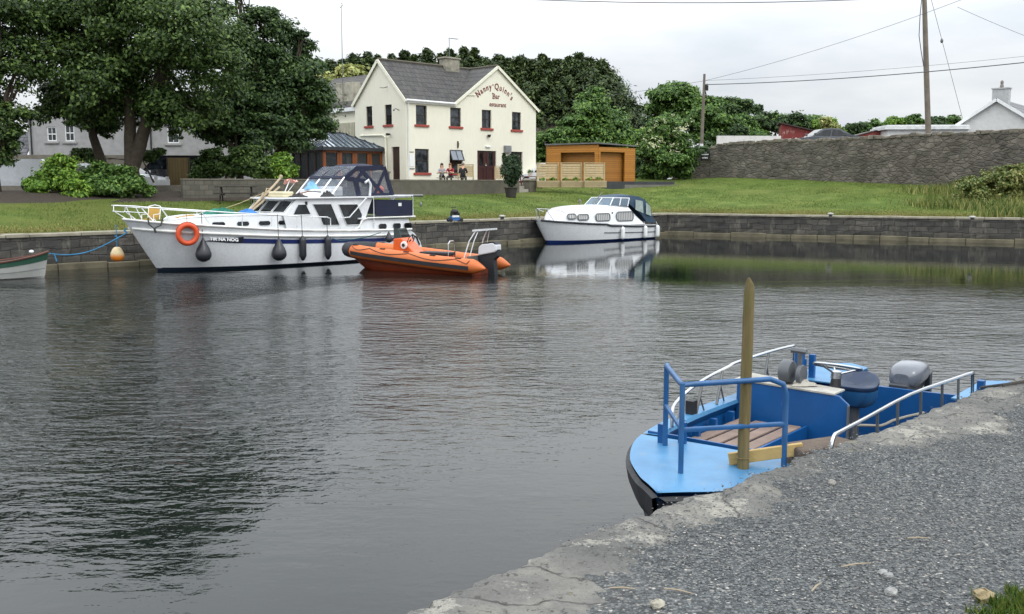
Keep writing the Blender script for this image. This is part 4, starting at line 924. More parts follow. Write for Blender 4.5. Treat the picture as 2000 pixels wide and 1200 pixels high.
m = MB(); m.tube([(6.35, -1.47, 1.2), (6.35, -1.47, 1.6), (6.75, -1.47, 1.62), (7.55, -1.45, 2.3)], .025, 6); m.tube([(7.9, -1.43, 1.2), (7.9, -1.43, 2.35), (9.8, -1.43, 2.37), (9.8, -1.43, 1.6)], .02, 6); m.tube([(9.8, -1.43, 2.37), (9.8, 1.43, 2.37), (7.9, 1.43, 2.37)], .02, 6)
m.parts('grab_rail', rl.data.materials[0], cz_, smooth=True)
# canopy over the helm
def arch(x, z, hw_, cr=.16, n=7):
    P = [(x, -hw_, 2.38), (x, -hw_+.05, 2.38+(z-2.38)*.5), (x, -hw_+.12, z-cr)]
    for j in range(1, n): a = math.pi*j/n; P.append((x, -(hw_-.12)*math.cos(a), z-cr+cr*math.sin(a)*1.0))
    return P+[(x, hw_-.12, z-cr), (x, hw_-.05, 2.38+(z-2.38)*.5), (x, hw_, 2.38)]
m = MB()
A = [(7.35, 3.42), (7.75, 3.55), (8.3, 3.57), (8.7, 3.5)]
m.grid([arch(x, z, 1.12)[2:-2] for x, z in A]); cano = m.build('canopy', navy, cz_, smooth=True, fix=False)
def band(m, a, b, w=.12, y=-1.14):
    m.bar((a[0], y+.09*max(0, a[1]-2.4), a[1]), (b[0], y+.09*max(0, b[1]-2.4), b[1]), .012, w, up=(0, -1, 0)); 
def bandf(m, a, b, w): m.bar(a, b, w, .015, up=(0, -1, .2) if abs(a[1]) > .9 else (-.7, 0, .7))
m = MB()
for y in (-1.175, 1.175):
    s_ = 1 if y > 0 else -1
    Y = lambda z: y-s_*.07*(z-2.38)
    for a, b, w_ in (((6.85, 3.02), (7.4, 3.38), .14), ((7.4, 3.36), (8.65, 3.42), .16), ((8.68, 3.45), (9.02, 2.38), .16), ((7.55, 3.36), (8.55, 2.45), .14), ((7.35, 2.95), (7.75, 3.35), .12), ((6.85, 3.02), (7.95, 2.9), .14), ((8.7, 3.3), (8.15, 2.42), .12), ((7.42, 2.4), (7.3, 3.0), .2), ((8.0, 2.42), (9.0, 2.42), .1)):
        m.bar((a[0], Y(a[1]), a[1]), (b[0], Y(b[1]), b[1]), w_, .014, up=(0, 1, 0))
for y in (-1.06, -.36, .36, 1.06): m.bar((6.8, y, 3.05), (7.45, y*.98, 3.46), .1, .02, up=(-.6, 0, .8))
m.bar((6.8, -1.08, 3.05), (6.8, 1.08, 3.05), .14, .02, up=(-.6, 0, .8)); m.bar((9.0, -1.1, 2.5), (9.0, 1.1, 2.5), .2, .02, up=(1, 0, 0)); m.bar((8.72, -1.0, 3.42), (8.72, 1.0, 3.42), .2, .02, up=(1, 0, 0))
for y in (-1.05, 0, 1.05): m.bar((8.72, y, 3.42), (9.0, y, 2.4), .16, .02, up=(1, 0, 0))
m.build('canopy_band', navy, cano)
m = MB(); m.poly([(6.8, -1.1, 3.05), (7.42, -1.03, 3.46), (7.42, 1.03, 3.46), (6.8, 1.1, 3.05)])
for s_ in (-1, 1): m.poly([(6.25, s_*1.15, 2.38), (9.0, s_*1.15, 2.38), (8.7, s_*1.07, 3.42), (7.45, s_*1.07, 3.42), (6.82, s_*1.1, 3.03)])
m.poly([(9.0, -1.1, 2.4), (9.0, 1.1, 2.4), (8.72, 1.0, 3.42), (8.72, -1.0, 3.42)]); m.build('clear_panel', clearmat('canopy window', (150, 156, 166), .3), cano, fix=False)
m = MB(); m.poly([(6.15, -1.15, 2.36), (6.82, -1.1, 3.05), (6.82, 1.1, 3.05), (6.15, 1.15, 2.36)]); ws = m.build('windscreen', clearmat('windscreen glass', (170, 182, 195), .3), cz_, fix=False)
m = MB()
for y in (-1.15, -.38, .38, 1.15): m.tube([(6.15, y, 2.36), (6.82, y*.96, 3.05)], .028, 5)
m.tube([(6.15, -1.15, 2.37), (6.15, 1.15, 2.37)], .03, 5); m.tube([(6.15, 1.2, 2.36), (5.75, 1.25, 2.34), (6.3, 1.2, 2.95)], .015, 4); m.build('windscreen_frame', rl.data.materials[0], ws)
m = MB(); m.box(6.2, 6.9, -.9, .9, 2.36, 2.62); m.box(6.5, 6.9, -.9, .9, 2.36, 2.72); m.build('helm_console', gel, cz_, bevel=.04)
m = MB(); m.box(7.9, 8.3, -.7, -.2, 2.36, 2.7); m.box(8.25, 8.35, -.7, -.2, 2.6, 3.05); m.box(7.9, 8.3, .2, .7, 2.36, 2.7); m.box(8.25, 8.35, .2, .7, 2.6, 3.05); m.parts('helm_seat', M('helm seat', (60, 62, 68), .6), cz_, bevel=.04)
m = MB(); m.tube([(7.9, -1.2, 2.38), (7.95, -1.2, 2.8), (7.85, -1.2, 2.95), (7.7, -1.2, 2.85)], .05, 6); m.build('horn', rl.data.materials[0], cz_, smooth=True)
# lowered mast on the foredeck
m = MB(); m.tube([(3.2, -.2, 1.75), (4.75, .35, 2.75), (5.15, .5, 3.05)], [.05, .04, .035], 7); m.tube([(3.3, -.25, 1.78), (4.95, .3, 2.7)], .035, 6); m.tube([(3.9, 0, 2.2), (4.15, .1, 2.5)], .03, 5); m.tube([(4.1, .1, 2.1), (4.35, .2, 2.65), (4.6, .3, 2.62)], .02, 5); m.ell((4.6, .3, 2.45), (.06, .06, .1)); m.ell((5.15, .5, 3.07), (.07, .07, .07)); m.ell((3.22, -.2, 1.8), (.14, .12, .12))
m.build('lowered_mast', M('weathered spar', (168, 152, 126), .7, var=.15, dirt=.4), cz_, smooth=True)
m = MB(); m.tube([(1.9, .0, 1.8), (3.2, .1, 2.15), (4.35, .15, 2.55)], .012, 4); m.build('mast_stay', M('fawn rope', (160, 146, 110), .9), cz_)
# davit at the stern
m = MB(); m.tube([(9.75, .2, 1.58), (9.95, .2, 1.95), (10.1, .2, 2.34)], .055, 7); m.tube([(10.02, .2, 2.36), (11.7, .2, 2.34)], .05, 7); m.tube([(10.0, .2, 2.1), (10.35, .2, 2.34)], .035, 6); m.tube([(11.6, .2, 2.34), (11.6, .2, 2.05)], .012, 4); m.ell((11.6, .2, 1.98), (.05, .05, .1)); m.build('davit', galv, cz_, smooth=True)
# outboard bracket clutter on the aft deck
m = MB(); m.tube([(8.9, -1.3, 1.85), (9.3, -1.3, 1.9), (9.7, -1.3, 1.85), (9.6, -1.3, 1.6), (9.0, -1.3, 1.6)], .02, 5, closed=True); m.tube([(9.1, -1.3, 1.6), (9.15, -1.3, 1.9)], .03, 5); m.tube([(9.5, -1.3, 1.6), (9.45, -1.3, 1.9)], .03, 5); m.build('stern_bracket', galv, cz_)
CM = Matrix.Translation(Vector((-11.54, 32.44, 0))) @ Matrix.Rotation(R(45), 4, 'Z') @ Matrix.Diagonal((.975, 1, 1, 1))
def cw(x, y, z): return CM @ Vector((x, y, z))
# fenders, lifebuoy and gear are things of their own
fb = M('black fender', (38, 40, 46), .38, var=.15)
def fender(kind, x, z, label, mat=fb, ln=.62, top=1.5, group='black fenders along the hull of the large white cruiser'):
    w = min(1., max(.1, z/1.2)); y = CH.pt(CH.find(x, w), w, -1, .0)[1]
    p = cw(x, y-(.27 if kind == 'pear' else .15), 0); f = new('fender', label, 'fender', (p.x, p.y, z), R(45), group)
    m = MB()
    if kind == 'pear': m.lathe([(.02, .5), (.05, .45), (.1, .34), (.2, .16), (.255, 0), (.25, -.1), (.19, -.2), (.08, -.26), (.02, -.27)], n=16)
    else: m.lathe([(.03, .42), (.06, .38), (.115, .3), (.125, .25), (.125, -.25), (.115, -.3), (.05, -.42), (.02, -.44)], n=14)
    m.build('fender_body', mat, f, smooth=True)
    m = MB(); m.tube([(0, 0, .4), (0, .05, top-z)], .011, 5); m.build('lanyard', M('dark cord', (40, 40, 42), .9), f)
    return f
fender('pear', .95, .58, 'black pear shaped fender nearest the bow of the large white cruiser, under the lifebuoy', top=2.0)
fender('pear', 3.55, .5, 'black pear shaped fender hanging amidships on the large white cruiser', top=1.8)
fender('cyl', 4.55, .62, 'black sausage fender just aft of the middle pear fender', top=1.75)
fender('cyl', 5.6, .6, 'black sausage fender nearest the orange inflatable boat', top=1.65)
lb = new('lifebuoy', 'orange ring lifebuoy hung on the bow of the large white cruiser', 'lifebuoy', tuple(cw(.42, -1.32, 1.22)), R(45-14))
m = MB(); m.tube([(math.cos(a)*.29, 0, math.sin(a)*.29) for a in np.linspace(0, 2*math.pi, 28, endpoint=False)], .085, 10, closed=True); m.build('ring', M('faded orange plastic', (198, 74, 34), .5, var=.12, dirt=.2), lb, smooth=True)
m = MB(); m.tube([(math.cos(a)*.385, 0, math.sin(a)*.385) for a in np.linspace(.3, 2.8, 14)], .01, 4); m.tube([(0, 0, .37), (0, .1, .72)], .008, 4); m.build('grab_line', M('grey cord', (150, 90, 60), .9), lb)
an = new('mooring_chain', 'dark rope loop hung over the bow rail of the large white cruiser', 'rope', tuple(cw(-.45, -.85, 1.4)), R(45-38))
m = MB(); m.tube([(-.2, 0, .35), (-.17, -.05, .15), (0, -.1, .02), (.2, -.05, .12), (.24, 0, .33)], .025, 6); m.tube([(0, -.1, .02), (.04, -.08, -.12)], .035, 6); m.build('rope_loop', M('tarred rope', (60, 60, 60), .9), an)
an.name = 'rope_loop'
# deck chairs
def chair(p, rz, label, folded=False):
    c = new('deck_chair', label, 'chair', p, rz, 'yellow deck chairs on the cruiser bow'); c.scale = (.8, .8, .8)
    yel = M('ochre canvas', (172, 138, 66), .85, var=.15); wt = rl.data.materials[0]
    if not folded:
        m = MB(); m.box(-.24, .24, -.24, .24, .3, .33); m.build('seat', yel, c); m = MB(); m.slab([(-.24, .24, .36), (.24, .24, .36), (.24, .34, .78), (-.24, .34, .78)], (0, .02, 0)); m.build('backrest', yel, c)
        m = MB()
        for s_ in (-1, 1): m.tube([(s_*.26, -.26, 0), (s_*.26, -.22, .5), (s_*.26, .3, .52)], .018, 5); m.tube([(s_*.26, .35, 0), (s_*.26, -.2, .32)], .018, 5); m.tube([(s_*.26, .22, .3), (s_*.26, .36, .82)], .018, 5)
        m.tube([(-.26, .36, .82), (0, .38, .88), (.26, .36, .82)], .02, 5); m.build('frame', wt, c)
    else:
        m = MB(); m.slab([(-.3, -.24, .42), (.42, -.24, .5), (.42, .24, .5), (-.3, .24, .42)], (0, 0, .05)); m.slab([(-.3, -.24, .3), (.35, -.24, .36), (.35, .24, .36), (-.3, .24, .3)], (0, 0, .04)); m.build('seat', yel, c)
        m = MB(); m.tube([(-.3, -.24, 0), (-.2, -.24, .45), (.42, -.24, .52), (.6, -.24, .1)], .018, 5); m.tube([(-.3, .24, 0), (-.2, .24, .45), (.42, .24, .52), (.6, .24, .1)], .018, 5); m.build('frame', yel, c)
chair(tuple(cw(-.05, .25, 1.42)), R(-10), 'upright yellow deck chair with white arms at the tip of the bow'); chair(tuple(cw(.85, -.2, 1.36)), R(38), 'folded yellow deck chair lying aft of the upright one', True)
def heap(name, label, cat, p, r, mat, rz=0., seed=1, n=300, par='heap'):
    m = MB(); rr = random.Random(seed); rows = []
    for i in range(9):
        row = []
        for j in range(18):
            a = 2*math.pi*j/18; f = 1+.22*math.sin(3*a+seed)+rr.uniform(-.12, .12); t_ = i/8
            row.append((math.cos(a)*r[0]*f*t_, math.sin(a)*r[1]*f*t_, r[2]*(1-t_**1.6)*(1+rr.uniform(-.25, .25))))
        rows.append(row)
    m.grid(rows, cj=True); o = m.build(name, mat, loc=tuple(p), rz=rz, smooth=True, fix=False); tag(o, label, cat); return o
heap('tarpaulin', 'dark crumpled cover heaped on the foredeck beside the folded chair', 'cover', cw(1.45, -.4, 1.5), (.5, .35, .26), M('dark tarpaulin', (44, 42, 42), .5, var=.3, bump=.5, bs=9), seed=3)
heap('rope_pile', 'green net and rope piled on the foredeck of the large cruiser', 'net', cw(2.3, -.2, 1.78), (.75, .4, .2), M('green net', (34, 108, 92), .9, var=.5, sc=14, bump=1, bs=30), R(45), 5)
heap('cover', 'bright blue sheet bundled at the foot of the lowered mast', 'sheet', cw(3.15, -.5, 1.78), (.4, .3, .17), M('blue sheet', (44, 110, 176), .7, var=.2, bump=.5, bs=8), R(45), 7)
heap('cloth', 'white cloths bundled at the foot of the cruiser windscreen', 'cloth', cw(5.95, -.3, 2.34), (.32, .7, .2), M('white cloth', (220, 222, 222), .9, var=.05, bump=.6, bs=8), R(45), 8)
heap('coat', 'black coat thrown on the roof in front of the canopy', 'coat', cw(6.05, -1.1, 2.34), (.25, .25, .2), black, 0, 9)
heap('bag', 'dark bag lying on the saloon roof of the large cruiser', 'bag', cw(4.95, -.9, 2.33), (.35, .3, .14), M('dark bag', (46, 44, 44), .8, bump=.5, bs=9), .4, 10)
heap('buoy_cover', 'pale blue sheet behind the cruiser windscreen', 'sheet', cw(6.4, .35, 2.6), (.25, .35, .3), M('pale blue sheet', (120, 170, 205), .8, var=.1), .4, 11)
cb_ = new('cushion', 'cream cushions lying on the front of the saloon roof', 'cushion', tuple(cw(4.55, -.35, 2.34)), R(45))
MB().box(-.2, .3, -.5, .5, 0, .1).build('lower_pad', M('cream cushion', (206, 196, 164), .9, var=.06), cb_, bevel=.03); MB().box(-.17, .27, -.45, .5, .105, .2).build('upper_pad', M('cream cushion top', (212, 204, 174), .9), cb_, bevel=.03)
bx_ = new('paddle', 'varnished wooden paddle lying across the saloon roof', 'paddle', tuple(cw(4.95, -.6, 2.42)), R(20)); MB().bar((0, 0, 0), (.55, .1, .12), .12, .03).build('blade', wood, bx_); MB().tube([(.5, .1, .12), (1.0, .2, .1)], .02, 5).build('shaft', black, bx_)
ob_ = new('buoy', 'orange ball buoy sitting in the back of the navy canopy', 'buoy', tuple(cw(8.75, -.7, 2.4)), 0); m = MB(); m.ell((0, 0, .17), (.19, .19, .18)); m.build('ball', M('bright orange plastic', (232, 84, 36), .4), ob_, smooth=True); MB().lathe([(.04, .33), (.04, .4), (.02, .42)]).build('eye', black, ob_)
pk = new('cloth', 'pink cloth draped over the pole before the cruiser windscreen', 'cloth', tuple(cw(6.0, 1.2, 2.36)), R(45)); m = MB(); m.grid([[(i*.09-.2, j*.1-.15+.03*math.sin(i), .62+.05*math.sin(i*1.3+j)-.03*abs(i-2)-.12*(j > 2)) for i in range(6)] for j in range(4)]); m.build('folded_cloth', M('pink cloth', (206, 150, 136), .9), pk, fix=False); MB().tube([(-.35, -.05, 0), (0, 0, .62)], .02, 5).build('pole', white, pk)
# small stern buoy fender
sf = fender('pear', 8.3, .8, 'small dark fender hanging at the cruiser aft quarter above the inflatable boat', top=1.3); sf.scale = (.55, .55, .55)

# orange and white mooring buoy between bow and rowing boat
mb_ = new('buoy', 'egg shaped buoy, cream above and orange below, hanging under the cruiser bow', 'buoy', tuple(at(229, 497, 32.1)), 0)
t = NT('faded orange buoy'); z_ = t.xyz()[2]; t.set(Base__Color=t.mix(t.fr(t.math('ADD', z_, t.math('MULTIPLY', t.noise(6, 4), .16)), -.02, .12), rgb((214, 122, 32)), rgb((196, 178, 140))), Roughness=.55)
m = MB(); m.lathe([(.02, .24), (.08, .23), (.14, .17), (.2, .05), (.215, -.06), (.18, -.17), (.1, -.22), (.02, -.23)], n=16); m.build('float', t.m, mb_, smooth=True)
m = MB(); m.tube([(0, 0, .22), (.02, -.02, .45), (0, 0, .95)], .015, 5); m.tube([(-.02, 0, .4), (.06, 0, .5), (-.05, 0, .6)], .02, 5); m.build('lanyard', bluerope, mb_)

# ===== wooden rowing boat at the left edge =====
RH = Hull([(-.02,0,.78,.12,0,0,.2,-.08),(.1,.16,.74,.3,.06,0,.4,-.1),(.4,.36,.66,.6,.2,0,.7,-.12),(1.0,.56,.55,1.1,.4,0,1.1,-.14),(1.9,.68,.46,1.9,.52,0,1.9,-.15),(2.8,.66,.45,2.8,.5,0,2.8,-.14),(3.7,.5,.52,3.6,.34,0,3.6,-.1),(4.1,.4,.58,4.0,.22,0,4,-.05)], 4, .55)
pb = atz(102, 541, 0); rb = new('rowing_boat', 'clinker rowing boat, white planks, green top strake, brown gunwale, at the left edge', 'rowing boat', (pb.x-.05, pb.y-.1, 0), R(180+22))
m = MB()
for k in range(6):     # clinker planks overlap
    w0 = -.9+1.9*k/6 if k else -1.; w1 = -.9+1.9*(k+1)/6
    for side in (-1, 1):
        lo = [RH.pt(i, w0-.0, side, .016 if i > 0 else 0) for i in range(len(RH.S))]; hi = [RH.pt(i, min(w1, 1), side, 0) for i in range(len(RH.S))]; ls = [RH.pt(i, w0, side, 0) for i in range(len(RH.S))]
        m.grid([ls, lo, hi], 1 if k == 5 else 0)
RH.transom(m, -1, 1, 0)
rbh = m.build('hull', [M('chalky white planks', (158, 160, 156), .6, var=.08, dirt=.4, dc=(120, 122, 112)), M('green top strake', (38, 76, 60), .5, var=.15)], rb, smooth=False, fix=False)
m = MB()
for side in (-1, 1): m.tube([RH.pt(i, 1, side, .01) for i in range(len(RH.S))], .03, 5)
m.build('gunwale', M('brown varnished gunwale', (88, 52, 40), .5, var=.2), rb)
m = MB(); deck(m, RH, .12, 0); m.build('floorboards', M('boat boards', (110, 86, 62), .8, var=.2), rb)
m = MB(); m.box(1.2, 1.42, -.55, .55, .36, .39); m.box(2.3, 2.52, -.62, .62, .34, .37); m.box(3.3, 3.6, -.5, .5, .36, .39); m.parts('thwart', M('thwart', (120, 90, 62), .7), rb)
m = MB(); m.ell((.45, -.1, .78), (.07, .05, .05)); m.build('cleat', white, rb)
pr = Vector((pb.x-.02, pb.y-.1, .72)); pe = at(248, 455, 31.7)
m = MB(); P = [pr.lerp(pe, t_)+Vector((0, 0, -.32*math.sin(math.pi*t_)*(1-.35*t_))) for t_ in np.linspace(0, 1, 16)]; c0 = pr.copy(); P = [p-c0 for p in P]; m.tube(P, .017, 5); m.tube([P[1], P[1]+Vector((.06, 0, -.22))], .02, 5); m.tube([P[-1], P[-1]+Vector((-.08, 0, .06)), P[-1]+Vector((-.02, 0, .14))], .035, 5)
o = m.build('mooring_rope', bluerope, loc=tuple(c0)); tag(o, 'blue rope slung from the rowing boat to the cruiser bow', 'rope')

# ===== orange inflatable =====
org = M('orange tube fabric', (194, 102, 46), .55, var=.05, dirt=.2, dc=(160, 90, 50)); blk = M('black hypalon', (30, 33, 38), .6, var=.15)
ri = new('inflatable_boat', 'orange rigid inflatable boat with console and outboard beside the large cruiser', 'inflatable boat', (-5.38, 33.86, -.02), R(-30))
HWB = .78
cl = lambda s_: [(-.25+.0, 0*s_, .78)]
def tub(side):
    return [(-.12, 0, .66), (-.02, side*.22, .66), (.22, side*.45, .655), (.7, side*.66, .63), (1.4, side*HWB, .58), (2.6, side*(HWB+.04), .50), (4.0, side*(HWB+.04), .40), (5.2, side*HWB, .33), (5.45, side*HWB, .32)]
for side in (-1, 1):
    C = [tuple(p) for p in catmull(tub(side), 4)]
    i_b = next(i for i, c in enumerate(C) if c[0] > .48)
    m = MB(); C2 = C[i_b-1:]+[(5.62, side*HWB, .30), (5.82, side*HWB, .28), (5.95, side*HWB, .27)]; rr_ = [.235]*(len(C2)-3)+[.2, .1, .02]; m.tube(C2, rr_, 14); tb = m.build('tube', org, ri, smooth=True)
    m = MB(); m.tube(C[:i_b+1], .252, 14); m.build('bow_cover', blk, ri, smooth=True)
    m = MB(); L1_ = [(c[0], c[1]+side*.232, c[2]-.03+.05) for c in C[i_b:]]; L2_ = [(c[0], c[1]+side*.215, c[2]-.10) for c in C[i_b:]]
    m.grid([[(a[0], a[1]-side*.03, a[2]) for a in L1_], [(a[0], a[1]+side*.02, a[2]) for a in L1_], [(a[0], a[1]+side*.03, a[2]) for a in L2_], [(a[0], a[1]-side*.03, a[2]) for a in L2_]]); m.build('rubbing_strake', blk, tb)
    m = MB(); gl = []
    for j in range(41):
        t_ = j/40; q = C[i_b:][min(int(t_*(len(C)-i_b-1)), len(C)-i_b-1)]; nx = C[i_b:][min(int(t_*(len(C)-i_b-1))+1, len(C)-i_b-1)]; fr_ = t_*(len(C)-i_b-1) % 1
        c = [q[k]+(nx[k]-q[k])*fr_ for k in range(3)]; sag = abs(math.sin(t_*math.pi*4)); an_ = .95-.55*sag
        gl.append((c[0], c[1]+side*.245*math.cos(an_), c[2]+.245*math.sin(an_)))
    m.tube(gl, .012, 4); m.build('grab_rope', black, tb)
    m = MB()
    for xx in (.75, 2.0, 3.1, 4.0, 4.9):
        c = min(C, key=lambda q: abs(q[0]-xx)); m.box(c[0]-.1, c[0]+.1, c[1]+side*.06-.04, c[1]+side*.06+.04, c[2]+.215, c[2]+.245)
    m.parts('grab_patch', blk, tb)
IH = Hull([(-.15,0,.52,.5,0,0,.7,-.1),(.05,.3,.52,.7,.15,-.03,.9,-.12),(.6,.58,.46,1.0,.35,-.06,1.1,-.16),(1.6,.72,.40,1.7,.55,-.1,1.7,-.2),(3.2,.74,.28,3.2,.6,-.12,3.2,-.2),(5.35,.7,.22,5.35,.58,-.12,5.35,-.2)], 4, .9)
m = MB(); IH.skin(m, -1, 1, 5); IH.transom(m, -1, 1); m.build('hull', M('red orange hull', (122, 50, 26), .4, var=.15, dirt=.3, dc=(90, 60, 40)), ri, smooth=True)
m = MB(); deck(m, IH, .7, 0); m.box(5.15, 5.25, -.62, .62, 0, .62); m.build('deck', M('grey boat deck', (90, 90, 88), .8), ri)
m = MB(); pf = [(1.95, .3), (1.97, 1.08), (2.3, 1.12), (2.75, .72), (2.98, .55), (3.0, .3)]; m.prism(pf, 'y', -.3, .3); con = m.build('console', M('orange gelcoat', (206, 88, 30), .35), ri, bevel=.03)
m = MB(); m.slab([(1.98, -.26, 1.08), (1.94, -.2, 1.42), (1.94, .2, 1.42), (1.98, .26, 1.08)], (.02, 0, 0)); m.slab([(1.98, -.27, 1.08), (2.3, -.27, 1.1), (2.14, -.24, 1.42), (1.95, -.24, 1.42)], (0, .02, 0)); m.slab([(1.98, .25, 1.08), (2.3, .25, 1.1), (2.14, .22, 1.42), (1.95, .22, 1.42)], (0, .02, 0)); m.build('windshield', clearmat('tinted windshield', (50, 62, 62), .7), con)
m = MB(); m.tube([(2.5+.17*math.cos(a)*.5, .17*math.sin(a), 1.05+.17*math.cos(a)) for a in np.linspace(0, 6.28, 16, endpoint=False)], .016, 5, closed=True); m.tube([(2.4, 0, .95), (2.5, 0, 1.05)], .025, 5); m.build('steering_wheel', black, con)
m = MB(); m.lathe([(.1, 0), (.13, .01), (.13, .05), (.1, .06)], (2.45, -.37, .88), 12, axis='y'); m.build('cable_plate', white, con); m = MB(); m.lathe([(.05, -.0), (.06, .03), (.05, .05)], (2.45, -.40, .88), 10, axis='y'); m.build('cable_hub', black, con)
m = MB(); m.box(3.05, 4.1, -.22, .22, .3, .56); m.build('seat_box', con.data.materials[0], ri); m = MB(); m.box(3.0, 4.15, -.24, .24, .57, .68); m.build('seat', blk, ri, bevel=.03)
m = MB(); m.tube([(4.15, -.2, .35), (4.15, -.2, .95), (4.15, -.1, 1.05), (4.15, .1, 1.05), (4.15, .2, .95), (4.15, .2, .35)], .02, 6); m.build('seat_rail', steel, ri, smooth=True)
m = MB()
for s_ in (-1, 1): m.tube([(4.95, s_*.5, .5), (5.12, s_*.42, 1.1), (5.32, s_*.35, 1.42)], .022, 6); m.tube([(5.15, s_*.5, .5), (5.3, s_*.42, 1.1), (5.4, s_*.35, 1.38)], .018, 6)
m.slab([(5.22, -.4, 1.4), (5.68, -.4, 1.44), (5.68, .4, 1.44), (5.22, .4, 1.4)], (0, 0, .06)); m.build('a_frame', rl.data.materials[0], ri, smooth=True)
ou = MB(); ou.prism([(5.28, .62), (5.3, .9), (5.42, .99), (5.85, 1.06), (5.98, .98), (5.98, .8), (5.9, .74)], 'y', -.17, .17); oo = ou.build('outboard_engine', M('silver cowl', (206, 208, 212), .35, var=.04), ri, bevel=.04)
m = MB(); m.prism([(5.26, .58), (5.3, .74), (5.98, .84), (6.0, .62), (5.85, .5), (5.9, -.1), (5.86, -.5), (5.66, -.5), (5.62, .2), (5.35, .4)], 'y', -.11, .11); m.build('outboard_leg', blk, oo, bevel=.02); m = MB(); m.prism([(5.3, .99), (5.4, 1.02), (5.86, 1.09), (5.97, 1.0), (5.9, 1.07), (5.42, 1.0)], 'y', -.16, .16); m.build('cowl_top', blk, oo)
p_ = [Vector((-6.2, 34.35, .95)), Vector((-5.6, 34.3, .9)), Vector((-4.6, 35.0, 1.12))]
m = MB(); m.tube([q-p_[0] for q in (p_[0], p_[0].lerp(p_[1], .5)+Vector((0, 0, -.05)), p_[1], p_[1].lerp(p_[2], .5)+Vector((0, 0, -.05)), p_[2])], .016, 5); o = m.build('mooring_rope', M('teal rope', (50, 90, 96), .9), loc=tuple(p_[0])); tag(o, 'teal painter rope tying the orange inflatable to the large cruiser', 'rope')

ri.scale = (.96, .97, .97)
# ===== small white cabin cruiser =====
SH = Hull([(-.72,0,1.16,0,0,.0,.4,-.3),(-.6,.28,1.14,.05,.08,0,.5,-.35),(-.2,.62,1.1,.35,.3,0,.7,-.4),(.6,.95,1.04,1.0,.62,0,1.2,-.45),(2.0,1.18,.95,2.2,.92,0,2.2,-.5),(4.0,1.26,.86,4.0,1.08,0,4,-.5),(6.0,1.25,.78,6.0,1.1,0,6,-.45),(7.9,1.15,.74,7.9,1.05,0,7.8,-.35)], 4, .7)
sc = new('cabin_cruiser', 'small white cabin cruiser with dark blue canopy moored at the far wall', 'cabin cruiser', (1.0, 47.3, 0), R(43.5))
m = MB(); SH.skin(m, .11, 1, 7); SH.transom(m, .11, 1); sch = m.build('hull', gel, sc, smooth=True)
m = MB(); SH.skin(m, -1, .11, 3); SH.transom(m, -1, .11); m.build('bottom', M('blue antifoul', (28, 58, 128), .45), sch, smooth=True)
m = MB()
for side in (-1, 1): m.tube([SH.pt(SH.find(x, .97), .97, side, .015) for x in np.linspace(-.66, 3.3, 20)]+[SH.pt(SH.find(x, .9), .9, side, .02) for x in np.linspace(3.6, 7.85, 20)], .05, 6)
m.build('rub_rail', blackline, sc); 
m = MB()
for side in (-1, 1): m.tube([SH.pt(SH.find(x, .5), .5, side, .02) for x in np.linspace(3.2, 7.8, 16)], .022, 5)
m.build('side_strip', M('grey strip', (90, 94, 98), .5), sc)
m = MB(); deck(m, SH, .98); m.build('deck', gel, sc)
st = []
for x, hw_, zt_ in ((.15, .35, 1.12), (.4, .62, 1.34), (.7, .78, 1.55), (1.2, .9, 1.68), (2.0, .98, 1.76), (3.2, 1.02, 1.78), (4.6, 1.05, 1.76), (5.6, 1.07, 1.7), (6.1, 1.09, 1.35), (6.7, 1.12, .86)):
    st.append([(x, -hw_-.1, .8), (x, -hw_, (zt_+.8)/2), (x, -hw_+.09, zt_-.1), (x, -hw_+.2, zt_), (x, 0, zt_+.05*(x < 6)), (x, hw_-.2, zt_), (x, hw_-.09, zt_-.1), (x, hw_, (zt_+.8)/2), (x, hw_+.1, .8)])
st.append([(x+.02, y, .78) for x, y, z in st[-1]])
m = MB(); m.grid(st); m.poly(st[0]); scc = m.build('cabin', gel, sc, smooth=True, fix=True)
curt = NT('net curtain behind glass'); x = curt.xyz(); f = curt.math('SINE', curt.math('MULTIPLY', x[0], 42.)); curt.set(Base__Color=curt.mix(curt.fr(f, -1, 1), rgb((120, 122, 124)), rgb((188, 188, 186))), Roughness=.15)
chm = M('grey window rubber', (96, 98, 100), .5)
def rwin(x0, x1, z0, z1, ya, yb=None, lean=.1):
    yb = ya if yb is None else yb; r_ = (z1-z0)*.42; P = []
    for cx_, cz2, a0 in ((x1-r_, z1-r_, 0), (x0+r_, z1-r_, 90), (x0+r_, z0+r_, 180), (x1-r_, z0+r_, 270)):
        for k in range(5): a = R(a0+22.5*k); P.append((cx_+r_*math.cos(a), cz2+r_*math.sin(a)))
    Q = [(a, ya-.055+(yb-ya)*(a-x0)/(x1-x0)+lean*(b-z0), b) for a, b in P]
    w = MB().slab(Q, (0, .03, 0)).build('window', curt.m, scc); m = MB(); m.tube(Q, .028, 5, closed=True); m.build('frame', chm, w)
rwin(.62, 1.12, 1.18, 1.42, -.79, -.92, .2); rwin(1.25, 2.0, 1.12, 1.38, -.94, -1.03, .12); rwin(2.6, 3.75, 1.04, 1.4, -1.04, -1.06, .1); rwin(4.3, 5.75, 1.0, 1.46, -1.075, -1.09, .08)
m = MB(); m.lathe([(.05, 0), (.06, .02), (.03, .03)], (4.05, -1.04, 1.42), 8, axis='y'); m.build('vent', chm, scc)
